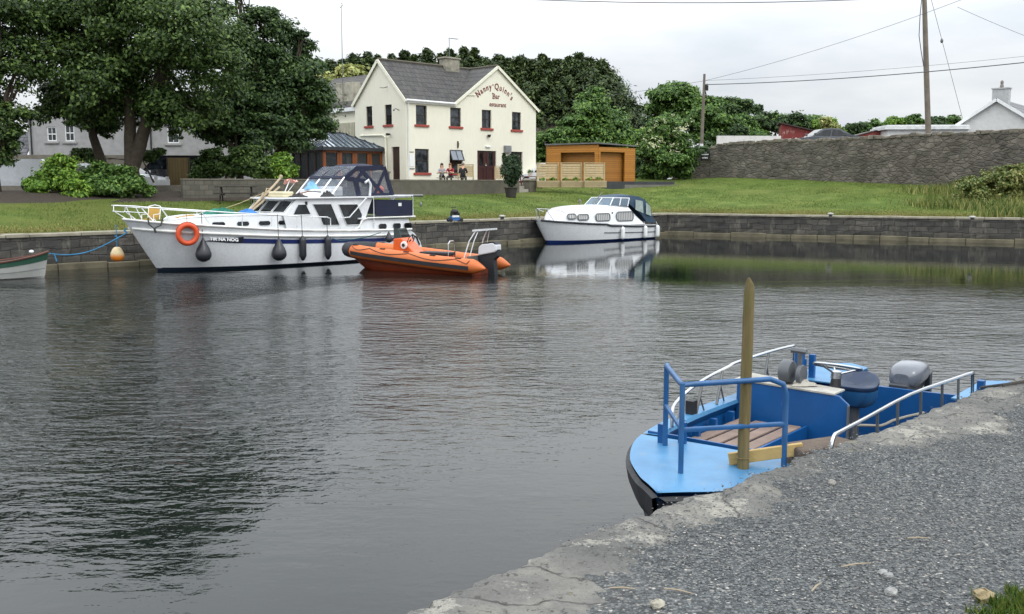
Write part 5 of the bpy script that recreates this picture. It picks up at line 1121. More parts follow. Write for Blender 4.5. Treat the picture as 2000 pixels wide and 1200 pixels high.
m = MB(); m.slab([(4.05, -.85, 1.78), (4.5, -.72, 2.16), (4.5, .72, 2.16), (4.05, .85, 1.78)], (.01, 0, 0)); m.poly([(4.05, -.87, 1.78), (5.4, -1.0, 1.74), (5.65, -.9, 2.12), (4.5, -.74, 2.16)]); m.poly([(4.05, .87, 1.78), (5.4, 1.0, 1.74), (5.65, .9, 2.12), (4.5, .74, 2.16)]); sws = m.build('windscreen', clearmat('cabin windscreen', (120, 140, 158), .5), sc, fix=False)
m = MB(); 
for a, b in (((4.05, -.86, 1.78), (4.5, -.73, 2.17)), ((4.05, .86, 1.78), (4.5, .73, 2.17)), ((5.4, -1.0, 1.74), (5.67, -.9, 2.14)), ((4.5, -.73, 2.17), (5.67, -.9, 2.14)), ((4.5, -.73, 2.17), (4.5, .73, 2.17)), ((4.05, 0, 1.8), (4.5, 0, 2.17)), ((4.75, -.95, 1.77), (5.05, -.82, 2.16))): m.tube([a, b], .025, 5)
m.build('windscreen_frame', white, sws)
bc = M('dark teal canopy', (34, 58, 80), .7, var=.15, bump=.2, bs=10); m = MB()
cs = [(4.5, .74, 2.17, 1.75), (5.2, .84, 2.3, 1.75), (5.9, .92, 2.32, 1.72), (6.6, 1.0, 2.26, 1.3), (7.1, 1.05, 2.08, .86), (7.55, 1.08, 1.75, .86), (7.85, 1.08, .88, .84)]
for s_ in (-1, 1):
    m.grid([[(x, s_*hw_, max(zb_, 2.1) if x < 5.8 else zb_), (x, s_*hw_*.97, (max(zb_, 2.1) if x < 5.8 else zb_)*.5+zt_*.5-.03), (x, s_*hw_*.85, zt_-.04), (x, s_*hw_*.45, zt_+.0), (x, 0, zt_+.03)] for x, hw_, zt_, zb_ in cs])
scn = m.build('canopy', bc, sc, smooth=True, fix=False)
vin = M('dull clear vinyl', (150, 164, 160), .15, var=.2, sc=5)
m = MB(); m.slab([(6.1, -.99, 1.55), (6.75, -1.04, 1.35), (6.7, -1.02, 1.98), (6.15, -.96, 2.05)], (0, -.02, 0)); m.build('canopy_window', vin, scn); m = MB(); m.slab([(6.95, -1.07, 1.3), (7.4, -1.1, 1.2), (7.3, -1.08, 1.7), (6.98, -1.05, 1.9)], (0, -.02, 0)); m.build('canopy_window', vin, scn)
m = MB(); m.tube([(.5, -.7, 1.5), (.1, -.66, 1.6), (-.5, -.35, 1.66), (-.78, 0, 1.67), (-.5, .35, 1.66), (.1, .66, 1.6), (.5, .7, 1.5)], .022, 6); m.tube([(-.78, 0, 1.67), (-.5, 0, 1.16)], .02, 5); m.tube([(-.5, -.35, 1.66), (-.15, -.55, 1.12)], .02, 5); m.tube([(-.5, .35, 1.66), (-.15, .55, 1.12)], .02, 5); m.build('pulpit_rail', steel, sc, smooth=True)
m = MB(); m.tube([(3.9, .2, 1.8), (4.75, .2, 2.45)], .022, 5); m.tube([(2.6, 0, 1.82), (2.6, 0, 2.0)], .04, 6); m.ell((2.6, 0, 2.03), (.09, .09, .06)); m.parts('deck_fitting', M('dark fitting', (110, 100, 96), .6), sc)
sc.scale = (.88, 1, .98); sc.location = (1.0+.12*7.9*.725, 47.3+.12*7.9*.688, 0); SM = Matrix.Translation(sc.location) @ Matrix.Rotation(R(43.5), 4, 'Z') @ Matrix.Diagonal((.88, 1, 1, 1))
for i, (x, lab) in enumerate(((4.55, 'white sausage fender amidships on the small cabin cruiser'), (6.6, 'white sausage fender aft of the other on the small cabin cruiser'), (7.8, 'white fender at the stern corner of the small cabin cruiser'))):
    q = SM @ Vector((x, SH.pt(SH.find(x, .4), .4, -1, .15)[1], .0)); f = new('fender', lab, 'fender', (q.x, q.y, .38), R(43.5), 'white fenders on the small cabin cruiser')
    m = MB(); m.lathe([(.03, .32), (.1, .26), (.11, .2), (.11, -.2), (.1, -.26), (.03, -.32)], n=12); m.build('fender_body', white, f, smooth=True); MB().tube([(0, 0, .3), (0, .1, .5)], .01, 4).build('lanyard', white, f)
# ===== blue workboat at the near quay =====
BO = Vector((.93, 6.19, 0)); BR = R(51); BM = Matrix.Translation(BO) @ Matrix.Rotation(BR, 4, 'Z')
def bw(x, y, z): return BM @ Vector((x, y, z))
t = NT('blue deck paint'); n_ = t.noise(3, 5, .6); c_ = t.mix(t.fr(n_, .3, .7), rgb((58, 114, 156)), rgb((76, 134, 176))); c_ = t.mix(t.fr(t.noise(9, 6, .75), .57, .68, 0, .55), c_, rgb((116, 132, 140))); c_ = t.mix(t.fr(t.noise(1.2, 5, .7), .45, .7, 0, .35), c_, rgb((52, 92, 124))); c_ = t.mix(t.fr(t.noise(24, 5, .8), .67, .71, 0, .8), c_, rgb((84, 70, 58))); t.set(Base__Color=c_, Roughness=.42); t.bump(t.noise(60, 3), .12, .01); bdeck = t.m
t = NT('blue gloss paint'); n_ = t.noise(2.5, 4, .6); c_ = t.mix(t.fr(n_, .3, .7), rgb((10, 68, 122)), rgb((18, 82, 142))); c_ = t.mix(t.fr(t.noise(1., 7, .8, t.scale((14, 14, 3))), .645, .70, 0, .7), c_, rgb((120, 150, 175))); t.set(Base__Color=c_, Roughness=.38); t.bump(t.noise(30, 3), .1, .01); bpaint = t.m
BH = Hull([(0,0,.84,.25,0,.0,.5,-.3),(.1,.12,.845,.35,.08,0,.6,-.3),(.25,.30,.85,.5,.22,0,.8,-.3),(.62,.60,.85,.9,.48,0,1.1,-.35),(1.2,.86,.85,1.4,.74,0,1.5,-.35),(2.1,.98,.85,2.2,.88,0,2.2,-.35),(3.4,1.02,.83,3.4,.93,0,3.4,-.35),(4.62,1.0,.80,4.6,.92,0,4.6,-.3)], 5, .6)
bb = new('workboat', 'open blue steel workboat with pipe guard rail moored at the near quay', 'boat', (BO.x, BO.y, 0), BR)
m = MB(); BH.skin(m, -1, .93, 8); bh_ = m.build('hull', M('dark hull paint', (26, 34, 48), .45, var=.2, dirt=.3), bb, smooth=True)
m = MB()
for side in (-1, 1):
    R0 = [[BH.pt(i, w, side, o_) for i in range(len(BH.S))] for w, o_ in ((.70, .0), (.72, .045), (.82, .06), (.94, .05), (.965, .0))]; m.grid(R0)
m.build('rubber_fender', M('black rubber strip', (34, 36, 40), .6, var=.25, bump=.3, bs=20, dirt=.25, dc=(84, 86, 88)), bb, smooth=True)
def bline(w, side, off, x0, x1, n=14): return [BH.pt(BH.find(x, w), w, side, off) for x in np.linspace(x0, x1, n)]
m = MB(); A_ = [BH.pt(i, 1, 1, 0) for i in range(len(BH.S)) if BH.S[i][0] <= 1.26]; B_ = [(p[0], -p[1], p[2]) for p in A_]
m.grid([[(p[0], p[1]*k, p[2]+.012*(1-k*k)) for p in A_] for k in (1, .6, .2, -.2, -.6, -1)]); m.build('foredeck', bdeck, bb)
m = MB(); m.slab([(1.262, .84, .80), (1.262, -.84, .80), (1.262, -.84, .87), (1.262, .84, .87)], (.02, 0, 0)); m.build('deck_coaming', bpaint, bb)
for s_ in (1, -1):
    O1 = bline(1, s_, 0, 1.24, 4.6); I1 = [(p[0], p[1]-s_*.14, p[2]+.004) for p in O1]
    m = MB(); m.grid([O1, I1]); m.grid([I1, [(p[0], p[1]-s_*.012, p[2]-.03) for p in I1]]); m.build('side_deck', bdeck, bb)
    m = MB(); m.grid([[(p[0], p[1]-s_*.012, p[2]-.03) for p in I1], [(p[0], p[1]+s_*.03, p[2]-.10) for p in I1], [(p[0], p[1]+s_*.02, .2) for p in I1]]); m.build('inner_side', bpaint, bb)
    m = MB()
    for x in (1.6, 1.95, 2.3, 2.65, 3.4, 3.9, 4.3):
        y = s_*(np.interp(x, [1.2, 2.1, 3.4, 4.6], [.86, .98, 1.02, 1.0])-.15); m.box(x-.02, x+.02, min(y, y-s_*.06), max(y, y-s_*.06), .2, .78)
    m.parts('rib', bpaint, bb)
m = MB(); m.slab([(1.26, -.7, .22), (4.6, -.86, .22), (4.6, .86, .22), (1.26, .7, .22)], (0, 0, .02)); m.build('sole', M('boat sole', (40, 50, 62), .7, dirt=.5, dc=(70, 66, 58)), bb)
wg = plankmat('weathered brown slats', (112, 96, 88), (146, 130, 120), 3., 0, .3, (60, 50, 44), .8)
sm_ = M('brown grey slat', (126, 108, 98), .8, var=.2, sc=6, bump=.4, bs=30, dirt=.3)
m = MB()
for k in range(4): y = .80-.15*k; m.box(1.32, 2.76+.02*k, y-.122, y-.006, .68, .70)
for o in m.parts('bench_slat', sm_, bb, bevel=.006): pass
m = MB(); m.box(1.32, 2.86, .19, .21, .24, .70); m.box(1.29, 1.31, .19, .72, .24, .67); m.build('bench_front', bpaint, bb)
# bulkhead and console
m = MB(); m.slab([(2.88, .9, .24), (2.88, -.16, .24), (2.88, -.16, .93), (2.88, -.07, 1.0), (2.88, .88, 1.02)], (.025, 0, 0)); bk_ = m.build('bulkhead', bpaint, bb, bevel=.006)
m = MB(); m.slab([(2.87, .9, 1.022), (2.87, -.03, 1.002), (3.12, -.03, 1.002), (3.22, .9, 1.022)], (0, 0, .014)); m.build('console_top', M('grimy console top', (168, 166, 158), .7, var=.2, sc=9, dirt=.6, dc=(110, 100, 88)), bb)
m = MB(); m.box(2.91, 3.15, .0, .86, .24, 1.0); m.build('console', bpaint, bb)
m = MB(); m.tube([(2.86, -.162, .93), (2.86, -.162, .24)], .012, 5); m.build('edge_strip', galv, bb)
# throttle box, wheel
m = MB(); m.lathe([(.03, -.06), (.1, -.05), (.11, 0), (.1, .05), (.03, .06)], (3.02, .46, 1.13), 14, axis='y'); m.lathe([(.02, -.03), (.09, -.02), (.09, .02), (.02, .03)], (3.0, .32, 1.12), 12, axis='y'); m.tube([(3.02, .35, 1.12), (3.0, .34, 1.32)], .022, 6); m.tube([(3.0, .28, 1.33), (3.0, .42, 1.335)], .026, 6); m.build('throttle', M('grey throttle', (88, 92, 96), .5, var=.2), bb, smooth=True)
wc = Vector((3.22, .08, 1.19)); m = MB(); tl = R(14)
def wp(r_, a): return wc+Vector((r_*math.cos(a)*math.cos(tl), r_*math.sin(a), -r_*math.cos(a)*math.sin(tl)))
m.tube([wp(.2, a) for a in np.linspace(0, 2*math.pi, 28, endpoint=False)], .015, 7, closed=True)
hub = wc+Vector((-.02, 0, -.07))
for a in (.5, 2.6, 4.7): m.tube([hub, wp(.2, a)], .009, 5)
m.lathe([(.05, -.03), (.045, .03), (.02, .04)], tuple(hub), 10); swh = m.build('steering_wheel', steel, bb, smooth=True)
m = MB(); m.tube([(3.18, .08, 1.0), tuple(hub)], [.055, .04], 8); m.build('steering_column', black, bb)
# seat
navyv = M('worn blue vinyl', (26, 74, 116), .4, var=.25, sc=4, dirt=.2, dc=(90, 110, 120))
m = MB(); rows = []
for z, rx_, ry_ in ((.70, .10, .12), (.73, .16, .17), (.8, .185, .195), (.87, .19, .2)): rows.append([(3.93+rx_*math.copysign(abs(math.cos(a))**.7, math.cos(a)), .17+ry_*math.copysign(abs(math.sin(a))**.7, math.sin(a)), z) for a in np.linspace(0, 2*math.pi, 24, endpoint=False)])
m.grid(rows, cj=True); m.poly(rows[0]); m.build('seat_shell', navyv, bb, smooth=True)
m = MB(); rows = []
for z, k in ((.872, 1.02), (.89, 1.06), (.91, 1.04), (.925, .9), (.91, .5), (.905, .02)): rows.append([(3.93+.185*k*math.copysign(abs(math.cos(a))**.7, math.cos(a)), .17+.195*k*math.copysign(abs(math.sin(a))**.7, math.sin(a)), z+.10*max(0, math.cos(a))*min(k, 1)) for a in np.linspace(0, 2*math.pi, 24, endpoint=False)])
m.grid(rows, cj=True); m.build('seat_cushion', M('dark blue cushion', (16, 38, 66), .45, var=.2), bb, smooth=True)
m = MB(); m.tube([(3.93, .17, .24), (3.93, .17, .72)], .05, 8); m.build('seat_post', galv, bb)
# guard rail of blue pipe
p1 = (1.0, .53); p2 = (.42, .07); p3 = (1.02, -.40); zt_ = 1.47; pr_ = .0195
m = MB()
m.tube([(p1[0], p1[1], .845), (p1[0], p1[1], zt_-.03), (p1[0]-.01, p1[1]-.01, zt_), (p1[0]-.05, p1[1]-.035, zt_-.005), (p1[0]-.45, p1[1]-.37, zt_-.02), (p2[0], p2[1], zt_), (p2[0]+.06, p2[1]-.05, zt_), (p3[0]-.1, p3[1]+.075, zt_+.01), (p3[0]-.02, p3[1]+.015, zt_-.03), (p3[0], p3[1], zt_-.1), (p3[0], p3[1], .85)], pr_, 10)
m.tube([(p2[0], p2[1], zt_+.01), (p2[0], p2[1], .845)], pr_*.95, 10); m.tube([(p1[0], p1[1], 1.16), (p2[0], p2[1], 1.16), (p3[0], p3[1], 1.16)], pr_*.9, 8)
m.build('guard_rail', M('blue rail paint', (34, 84, 132), .4, var=.15, sc=8, dirt=.2, dc=(120, 130, 136)), bb, smooth=True)
m = MB(); m.box(p1[0]+.04, p1[0]+.07, p1[1]+.02, p1[1]+.09, .85, 1.0); m.box(p1[0]+.12, p1[0]+.15, p1[1]-.1, p1[1]-.04, .85, 1.02); m.parts('rail_foot', bpaint, bb)
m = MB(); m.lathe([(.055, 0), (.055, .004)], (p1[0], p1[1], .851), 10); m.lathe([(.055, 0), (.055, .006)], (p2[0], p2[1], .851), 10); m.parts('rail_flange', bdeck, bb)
# stainless rails
fr_ = [(1.50, .76, .86), (1.52, .77, .98), (1.6, .79, 1.04), (1.95, .84, 1.1), (2.4, .9, 1.13), (2.8, .93, 1.15), (2.9, .93, 1.165), (3.3, .94, 1.17), (3.75, .93, 1.175), (4.12, .9, 1.175), (4.17, .9, 1.15), (4.16, .9, .85)]
m = MB(); m.tube([tuple(p) for p in catmull(fr_, 3)], .014, 8); fr1 = m.build('hand_rail', steel, bb, smooth=True, label='bright steel rail on the water side')
m = MB()
for x, y, z in ((1.75, .81, 1.05), (2.2, .87, 1.11), (2.65, .91, 1.14), (3.15, .935, 1.16), (3.65, .93, 1.17)): m.tube([(x, y, z), (x-.1, y, .85)], .013, 6); m.tube([(x-.04, y, z-.12), (x+.06, y+.01, .85)], .008, 5)
m.parts('rail_post', galv, fr1)
nr = [(1.13, -.68, .84), (1.12, -.69, 1.0), (1.17, -.69, 1.09), (1.3, -.69, 1.1), (1.75, -.7, 1.11), (2.74, -.7, 1.12), (3.6, -.78, 1.12), (4.02, -.83, 1.12), (4.08, -.83, 1.09), (4.12, -.83, .82)]
m = MB(); m.tube([tuple(p) for p in catmull(nr, 3)], .015, 8); fr2 = m.build('hand_rail', steel, bb, smooth=True, label='bright steel rail along the quay side')
m = MB()
for x in (1.55, 2.0, 2.45, 2.95, 3.4, 3.75): y = float(np.interp(x, [1, 2.7, 3.6, 4], [-.69, -.7, -.78, -.83])); m.tube([(x, y, 1.11), (x+.03, y, .84)], .012, 6)
m.parts('rail_post', galv, fr2)
m = MB(); m.box(2.02, 2.1, .86, .93, .855, .97); m.build('nav_light', black, bb)
# transom, quarters, outboard
m = MB(); m.slab([(4.6, 1.0, .1), (4.6, -1.0, .1), (4.6, -1.0, .8), (4.6, -.2, .78), (4.6, .4, .78), (4.6, 1.0, .8)], (.04, 0, 0)); m.build('transom', bpaint, bb)
for a, b in ((.55, 1.02), (-1.02, -.6)):
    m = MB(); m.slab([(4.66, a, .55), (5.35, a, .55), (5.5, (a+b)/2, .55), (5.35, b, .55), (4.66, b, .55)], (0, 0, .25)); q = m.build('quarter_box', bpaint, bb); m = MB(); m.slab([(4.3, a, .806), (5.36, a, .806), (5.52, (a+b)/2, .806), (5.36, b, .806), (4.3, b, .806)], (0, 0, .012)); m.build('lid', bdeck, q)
m = MB(); m.box(4.42, 4.47, .78, .84, .8, 1.06); m.box(4.25, 4.33, .84, .92, .85, 1.1); m.box(4.34, 4.38, .84, .92, .85, 1.02); m.box(4.36, 4.44, -.86, -.80, .82, 1.0); m.parts('mooring_bitt', bpaint, bb, bevel=.005)
ow = M('grey cowl', (98, 103, 112), .28, var=.2, sc=2.5, dirt=.25, dc=(70, 72, 76), coat=.5); m = MB(); rows = []
for x, hw_, z0, z1 in ((4.78, .09, .80, .92), (4.81, .15, .76, .99), (4.9, .18, .74, 1.05), (5.05, .19, .75, 1.075), (5.2, .185, .77, 1.06), (5.32, .16, .80, 1.0), (5.38, .1, .84, .92)):
    hw_ *= .86; x = 4.8+(x-4.78)*.9; z1 = z0+(z1-z0)*.74; z0 = .73+(z0-.73)*.8; z1 += .005
    rows.append([(x, .02+hw_*math.copysign(abs(math.cos(a))**.6, math.cos(a)), (z0+z1)/2+(z1-z0)/2*math.copysign(abs(math.sin(a))**.75, math.sin(a))) for a in np.linspace(0, 2*math.pi, 20, endpoint=False)])
m.grid(rows, cj=True); m.poly(rows[0]); m.poly(rows[-1]); og = m.build('outboard_engine', ow, bb, smooth=True)
m = MB(); m.prism([(4.82, .8), (5.3, .86), (5.34, .78), (5.3, .72), (5.1, .66), (5.08, -.2), (4.9, -.2), (4.9, .62), (4.7, .62), (4.7, .8)], 'y', -.07, .11); m.prism([(5.28, .84), (5.37, .86), (5.38, .6), (5.3, .6)], 'y', -.12, -.06); m.build('outboard_leg', M('dark engine grey', (50, 54, 60), .4), og, bevel=.01)
# things lying in or on the workboat
o = heap('gloves', 'grey work gloves lying on the console of the blue workboat', 'gloves', bw(3.0, .3, 1.03), (.11, .07, .05), M('grey gloves', (164, 160, 150), .9, var=.15, bump=.5, bs=30), 0, 21)
m = MB(); h0 = bw(3.2, -.1, .55)
for k, (z, am) in enumerate(((.6, .05), (.45, .08), (.33, .04))):
    m.tube([Vector(bw(3.1+i*.16, .1-.05*i+am*math.sin(i*1.3+k), z+.03*math.sin(i*.9+k)))-h0 for i in range(9)], .013, 6)
tag(m.build('hose', M('grey hose', (136, 132, 120), .7, dirt=.3), loc=tuple(h0), smooth=True), 'grey hoses strung across the aft well of the blue workboat', 'hose')
m = MB(); h0 = bw(3.05, -.2, .5); m.tube([(0, 0, 0), bw(4.4, -.6, .52)-h0], .022, 7); tag(m.build('pole', M('yellowed pole', (132, 116, 62), .8, dirt=.4), loc=tuple(h0)), 'yellowed wooden pole laid along the blue workboat under the steel rail', 'pole')
# tall stake on the foredeck, prop plank and timber block
sb_ = bw(.80, -.2, .858); st_ = at(1464, 556, 6.72)
stm = NT('green stained stake'); n_ = stm.noise(1., 6, .7, stm.scale((14, 14, 1.2))); c_ = stm.ramp(n_, [(.3, (74, 66, 38)), (.5, (98, 86, 52)), (.7, (124, 108, 74))]); c_ = stm.mix(stm.fr(stm.noise(1., 6, .8, stm.scale((40, 40, .8))), .66, .7, 0, .8), c_, rgb((62, 54, 38)))
c_ = stm.mix(stm.fr(stm.noise(3, 4), .5, .7, 0, .5), c_, rgb((92, 94, 50))); stm.set(Base__Color=c_, Roughness=.85); stm.bump(n_, .5, .01)
sk = new('mooring_stake', 'tall pointed wooden stake standing on the blue workboat foredeck', 'stake', tuple(sb_), 0); d = st_-sb_
m = MB(); rr = random.Random(2); m.tube([d*k+Vector((rr.uniform(-.002, .002), 0, 0)) for k in np.linspace(0, .95, 14)]+[d, d*1.035+Vector((-.008, 0, 0))], [.041-.0035*k for k in np.linspace(0, 1, 14)]+[.028, .01], 12); m.build('shaft', stm.m, sk, smooth=True)
m = MB(); m.ell(tuple(d*.06), (.047, .047, .006)); m.build('foot_ring', stm.m, sk)
pm = M('new pine plank', (172, 146, 92), .7, var=.12, sc=7, bump=.2, bs=40, dirt=.15)
pa = bw(.815, -.085, .90); pc = bw(1.10, -.50, .985); tag(MB().bar((0, 0, 0), tuple(pc-pa), .035, .085).build('plank', pm, loc=tuple(pa), bevel=.004), 'short yellow pine plank on edge between the stake and the quay', 'plank')
bk2 = bw(1.26, -.56, .91); m = MB(); m.slab([(-.26, -.13, -.25), (.28, -.1, -.25), (.24, .14, -.25), (-.2, .11, -.25)], (0, 0, .34)); m.jit(.012, 3)
tag(m.build('timber_block', M('rotten brown timber', (92, 80, 70), .95, var=.25, sc=6, bump=.9, bs=16, dirt=.4), loc=tuple(bk2), rz=R(51-30), bevel=.02), 'weathered brown timber block wedged between the blue workboat and the quay', 'timber')
q0 = bw(4.4, -.83, .93); q1 = atz(1960, 752, 1.22); q2 = atz(2120, 728, 1.23)
m = MB(); m.tube([(0, 0, 0), q0.lerp(q1, .3)-q0+Vector((0, 0, -.0)), q1-q0, q2-q0], .014, 6); tag(m.build('mooring_rope', M('dark wet rope', (58, 56, 52), .9), loc=tuple(q0)), 'dark mooring rope from the blue workboat stern across the quay', 'rope')

# ===== far quay fittings =====
def bollard(px_, py_, lab):
    p = atz(px_, py_, 1.2); b = new('mooring_bollard', lab, 'bollard', tuple(p), R(45), 'bollards on the far harbour wall')
    b.scale = (.72, .72, .72); m = MB(); m.lathe([(.16, 0), (.12, .04), (.11, .16)], n=10); m.build('post', black, b, smooth=True); m = MB(); m.lathe([(.11, .161), (.2, .18), (.2, .25), (.1, .28), (.02, .285)], n=12); m.build('cap', M('white bollard cap', (176, 176, 170), .7, dirt=.4), b, smooth=True)
bollard(981, 429, 'white capped bollard on the harbour wall between the large cruiser and the small one')
bollard(1622, 424, 'white capped bollard on the right wall below the middle of the lawn'); bollard(1899, 431, 'white capped bollard at the foot of the weedy bank')
mp = at(888, 432, 42.2); mw = new('pressure_washer', 'small blue wheeled machine with black engine on the harbour wall edge', 'machine', (mp.x, mp.y, 1.22), R(20))
m = MB(); m.box(-.2, .2, -.15, .15, .08, .24); m.box(-.26, .3, -.18, .18, .06, .1); m.build('base', M('blue plastic', (30, 84, 142), .4), mw, bevel=.02)
m = MB(); m.ell((0, 0, .42), (.17, .14, .12)); m.box(-.16, .1, -.1, .1, .25, .4); m.tube([(-.05, 0, .5), (-.16, 0, .62), (.05, 0, .6)], .02, 5); m.ell((.16, 0, .34), (.07, .08, .08)); m.build('engine', black, mw)
m = MB(); m.box(-.15, .15, -.155, -.15, .2, .28); m.build('white_panel', white, mw); m = MB()
for x in (-.22, .24):
    for y in (-.19, .19): m.lathe([(.02, -.02), (.08, -.02), (.08, .02), (.02, .02)], (x, y, .08), 12, axis='y')
m.parts('wheel', black, mw)

# ===== parked vehicles =====
tyre = M('tyre', (22, 22, 23), .8); alloy = M('wheel hub', (150, 152, 156), .35, .8)
def vehicle(name, label, p, rz, L, H, Wd, body, prof, wins, hw=1., group='vehicles parked behind the lawn', wheels=(.8, .78), cat='van'):
    v = new(name, label, cat, p, rz, group); m = MB(); n = len(prof)
    A = [(x, -Wd/2+max(0, z-hw)*.16, z) for x, z in prof]; B = [(x, Wd/2-max(0, z-hw)*.16, z) for x, z in prof]
    C = [(x, y*.97, z) for x, y, z in A]
    m.poly(A); m.poly(B[::-1]); m.add(A+B, [(i, (i+1) % n, n+(i+1) % n, n+i) for i in range(n)]); bo = m.build('body', body, v, bevel=.05)
    for w_ in wins:
        for s_ in (-1, 1):
            m = MB(); m.slab([(x, s_*(Wd/2-max(0, z-hw)*.16+.004), z) for x, z in w_], (0, s_*.006, 0)); m.build('side_window', dglass, v)
    for i, (a, b) in enumerate(zip(prof, prof[1:]+prof[:1])):
        if min(a[1], b[1]) >= hw-.05 and abs(a[1]-b[1]) > .25 and abs(a[0]-b[0]) > .15:
            m = MB(); q0 = Vector((a[0], 0, a[1])); q1 = Vector((b[0], 0, b[1])); u0 = q0.lerp(q1, .1); u1 = q0.lerp(q1, .92); nn = Vector((q1.z-q0.z, 0, -(q1.x-q0.x))).normalized()
            if nn.z < 0: nn = -nn
            y0 = Wd/2-max(0, u0.z-hw)*.16-.1; y1 = Wd/2-max(0, u1.z-hw)*.16-.1
            m.slab([u0+Vector((0, -y0, 0))+nn*.004, u0+Vector((0, y0, 0))+nn*.004, u1+Vector((0, y1, 0))+nn*.004, u1+Vector((0, -y1, 0))+nn*.004], nn*.008); m.build('windscreen', dglass, v)
    for x in (wheels[0], L-wheels[1]):
        for s_ in (-1, 1):
            y = s_*(Wd/2-.1); m = MB(); m.lathe([(.2, -.11), (.31, -.1), (.33, -.05), (.33, .05), (.31, .1), (.2, .11)], (x, y, .33), 18, axis='y'); w = m.build('wheel', tyre, v, smooth=True); m = MB(); m.lathe([(.02, 0), (.2, .0), (.2, .02)], (x, y+s_*.105, .33), 14, axis='y'); m.build('hub', alloy, w)
    for s_ in (-1, 1):
        m = MB(); m.box(-.01, .06, s_*Wd*.36-.12, s_*Wd*.36+.12, .62, .78); m.build('headlight', M('lamp glass', (200, 200, 200), .15), v)
        m = MB(); m.box(L*.27, L*.27+.14, s_*(Wd/2+.02)-.06, s_*(Wd/2+.02)+.06, .98, 1.12); m.build('mirror', body, v, bevel=.02)
    return v
vanp = lambda L, H: [(0, .3), (0, .85), (.15, 1.0), (.75, 1.15), (1.35, H-.08), (1.6, H), (L-.1, H), (L, H-.1), (L, .3)]
carp = lambda L, H: [(0, .28), (0, .62), (.12, .72), (1.1, .88), (1.85, H-.06), (2.3, H), (3.1, H-.03), (3.95, .98), (L-.05, .9), (L, .5), (L, .28)]
wpaint = M('white car paint', (214, 218, 222), .25, var=.03, coat=.5, dirt=.15); kpaint = M('black van paint', (18, 21, 30), .22, var=.15, coat=.6); gpaint = M('dark grey car paint', (66, 70, 78), .25, coat=.6)
p = at(8, 365, 50); vehicle('van', 'white panel van half hidden at the far left behind the leaves', (p.x-1.9, p.y, 2.42), R(4), 4.1, 1.7, 1.8, wpaint, vanp(4.1, 1.6), [], .95)
p = at(262, 372, 56.5); vehicle('van', 'dark blue black van parked beside the brown wooden screen', (p.x, p.y, 2.42), R(6), 4.9, 1.95, 1.95, kpaint, vanp(4.9, 1.95), [[(1.0, 1.2), (1.75, 1.2), (1.75, 1.72), (1.35, 1.72)], [(1.82, 1.2), (3.1, 1.2), (3.1, 1.72), (1.82, 1.72)]], 1.1)
p = at(238, 372, 53.2); vehicle('car', 'white car nosing out from behind the bushes in front of the black van', (p.x+2.15, p.y, 2.42), R(180-8), 4.1, 1.45, 1.75, wpaint, carp(4.1, 1.42), [[(1.35, .92), (2.3, .92), (2.4, 1.34), (1.9, 1.28)], [(2.4, .92), (3.5, .95), (3.05, 1.3), (2.5, 1.34)]], .9, cat='car')
p = at(140, 372, 54.5); vehicle('car', 'silver and black car hidden behind the bushes left of the big tree trunks', (p.x+3.6, p.y, 2.42), R(180-4), 4.1, 1.45, 1.75, wpaint, carp(4.1, 1.5), [[(1.35, .92), (2.3, .92), (2.4, 1.34), (1.9, 1.28)], [(2.4, .92), (3.5, .95), (3.05, 1.3), (2.5, 1.34)]], .9, cat='car')
p = at(1046, 352, 73); vehicle('van', 'white vehicle parked at the right hand end of the pub', (p.x-1.6, p.y+1.2, 2.72), R(10), 4.2, 1.7, 1.8, wpaint, carp(4.2, 1.65), [[(1.35, .95), (2.3, .95), (2.4, 1.45), (1.9, 1.4)], [(2.4, .95), (3.5, .95), (3.05, 1.4), (2.5, 1.45)]], .95, cat='car')
p = at(1548, 270, 72); vehicle('car', 'dark grey saloon car on the road above the stone wall', (p.x, p.y, 5.27), R(3), 4.6, 1.45, 1.8, gpaint, carp(4.6, 1.45), [[(1.35, .92), (2.4, .92), (2.5, 1.36), (1.95, 1.3)], [(2.5, .92), (3.6, .95), (3.1, 1.32), (2.6, 1.37)]], .9, cat='car')

# wooden screen, benches, panels, planter
scp = at(350, 372, 55); s1_ = new('wooden_screen', 'tall brown boarded screen beside the dark van', 'screen', (scp.x, scp.y, 2.35), R(6))
MB().box(-.56, .56, -.03, .03, .04, 1.88).build('board_panel', plankmat('brown larch boards', (96, 82, 50), (118, 100, 64), 6.5, 0, .3, (60, 50, 34), .8), s1_); m = MB(); m.box(-.6, -.53, -.05, .05, 0, 1.9); m.box(.53, .6, -.05, .05, 0, 1.9); m.parts('post', bark, s1_)
def bench(p, rz, lab, mat, group='picnic tables'):
    b = new('picnic_table', lab, 'picnic table', p, rz, group)
    m = MB(); [m.box(-.9, .9, -.36+k*.15, -.36+k*.15+.13, .71, .75) for k in range(5)]; m.build('table_top', mat, b)
    for s_ in (-1, 1):
        m = MB(); [m.box(-.9, .9, s_*.68-.13+k*.14, s_*.68-.13+k*.14+.12, .42, .46) for k in range(2)]; m.build('seat', mat, b)
    for x in (-.65, .65):
        for s_ in (-1, 1): MB().bar((x, s_*.25, .7), (x, s_*.62, 0), .05, .1).build('leg', mat, b)
        MB().bar((x+.05, -.8, .38), (x+.05, .8, .38), .05, .09).build('cross_beam', mat, b)
    return b
dkw = M('dark stained timber', (44, 38, 34), .8, var=.2); gyw = M('greyed timber', (112, 104, 90), .85, var=.2)
p = at(462, 394, 45); bench((p.x, p.y, gz(p.x, p.y)), R(10), 'dark stained picnic table on the lawn behind the large cruiser mast', dkw); 
def uv(u, v, z=2.74): q = Matrix.Rotation(R(45), 3, 'Z') @ Vector((u, v, 0)); return (-6.9+q.x, 66+q.y, z)
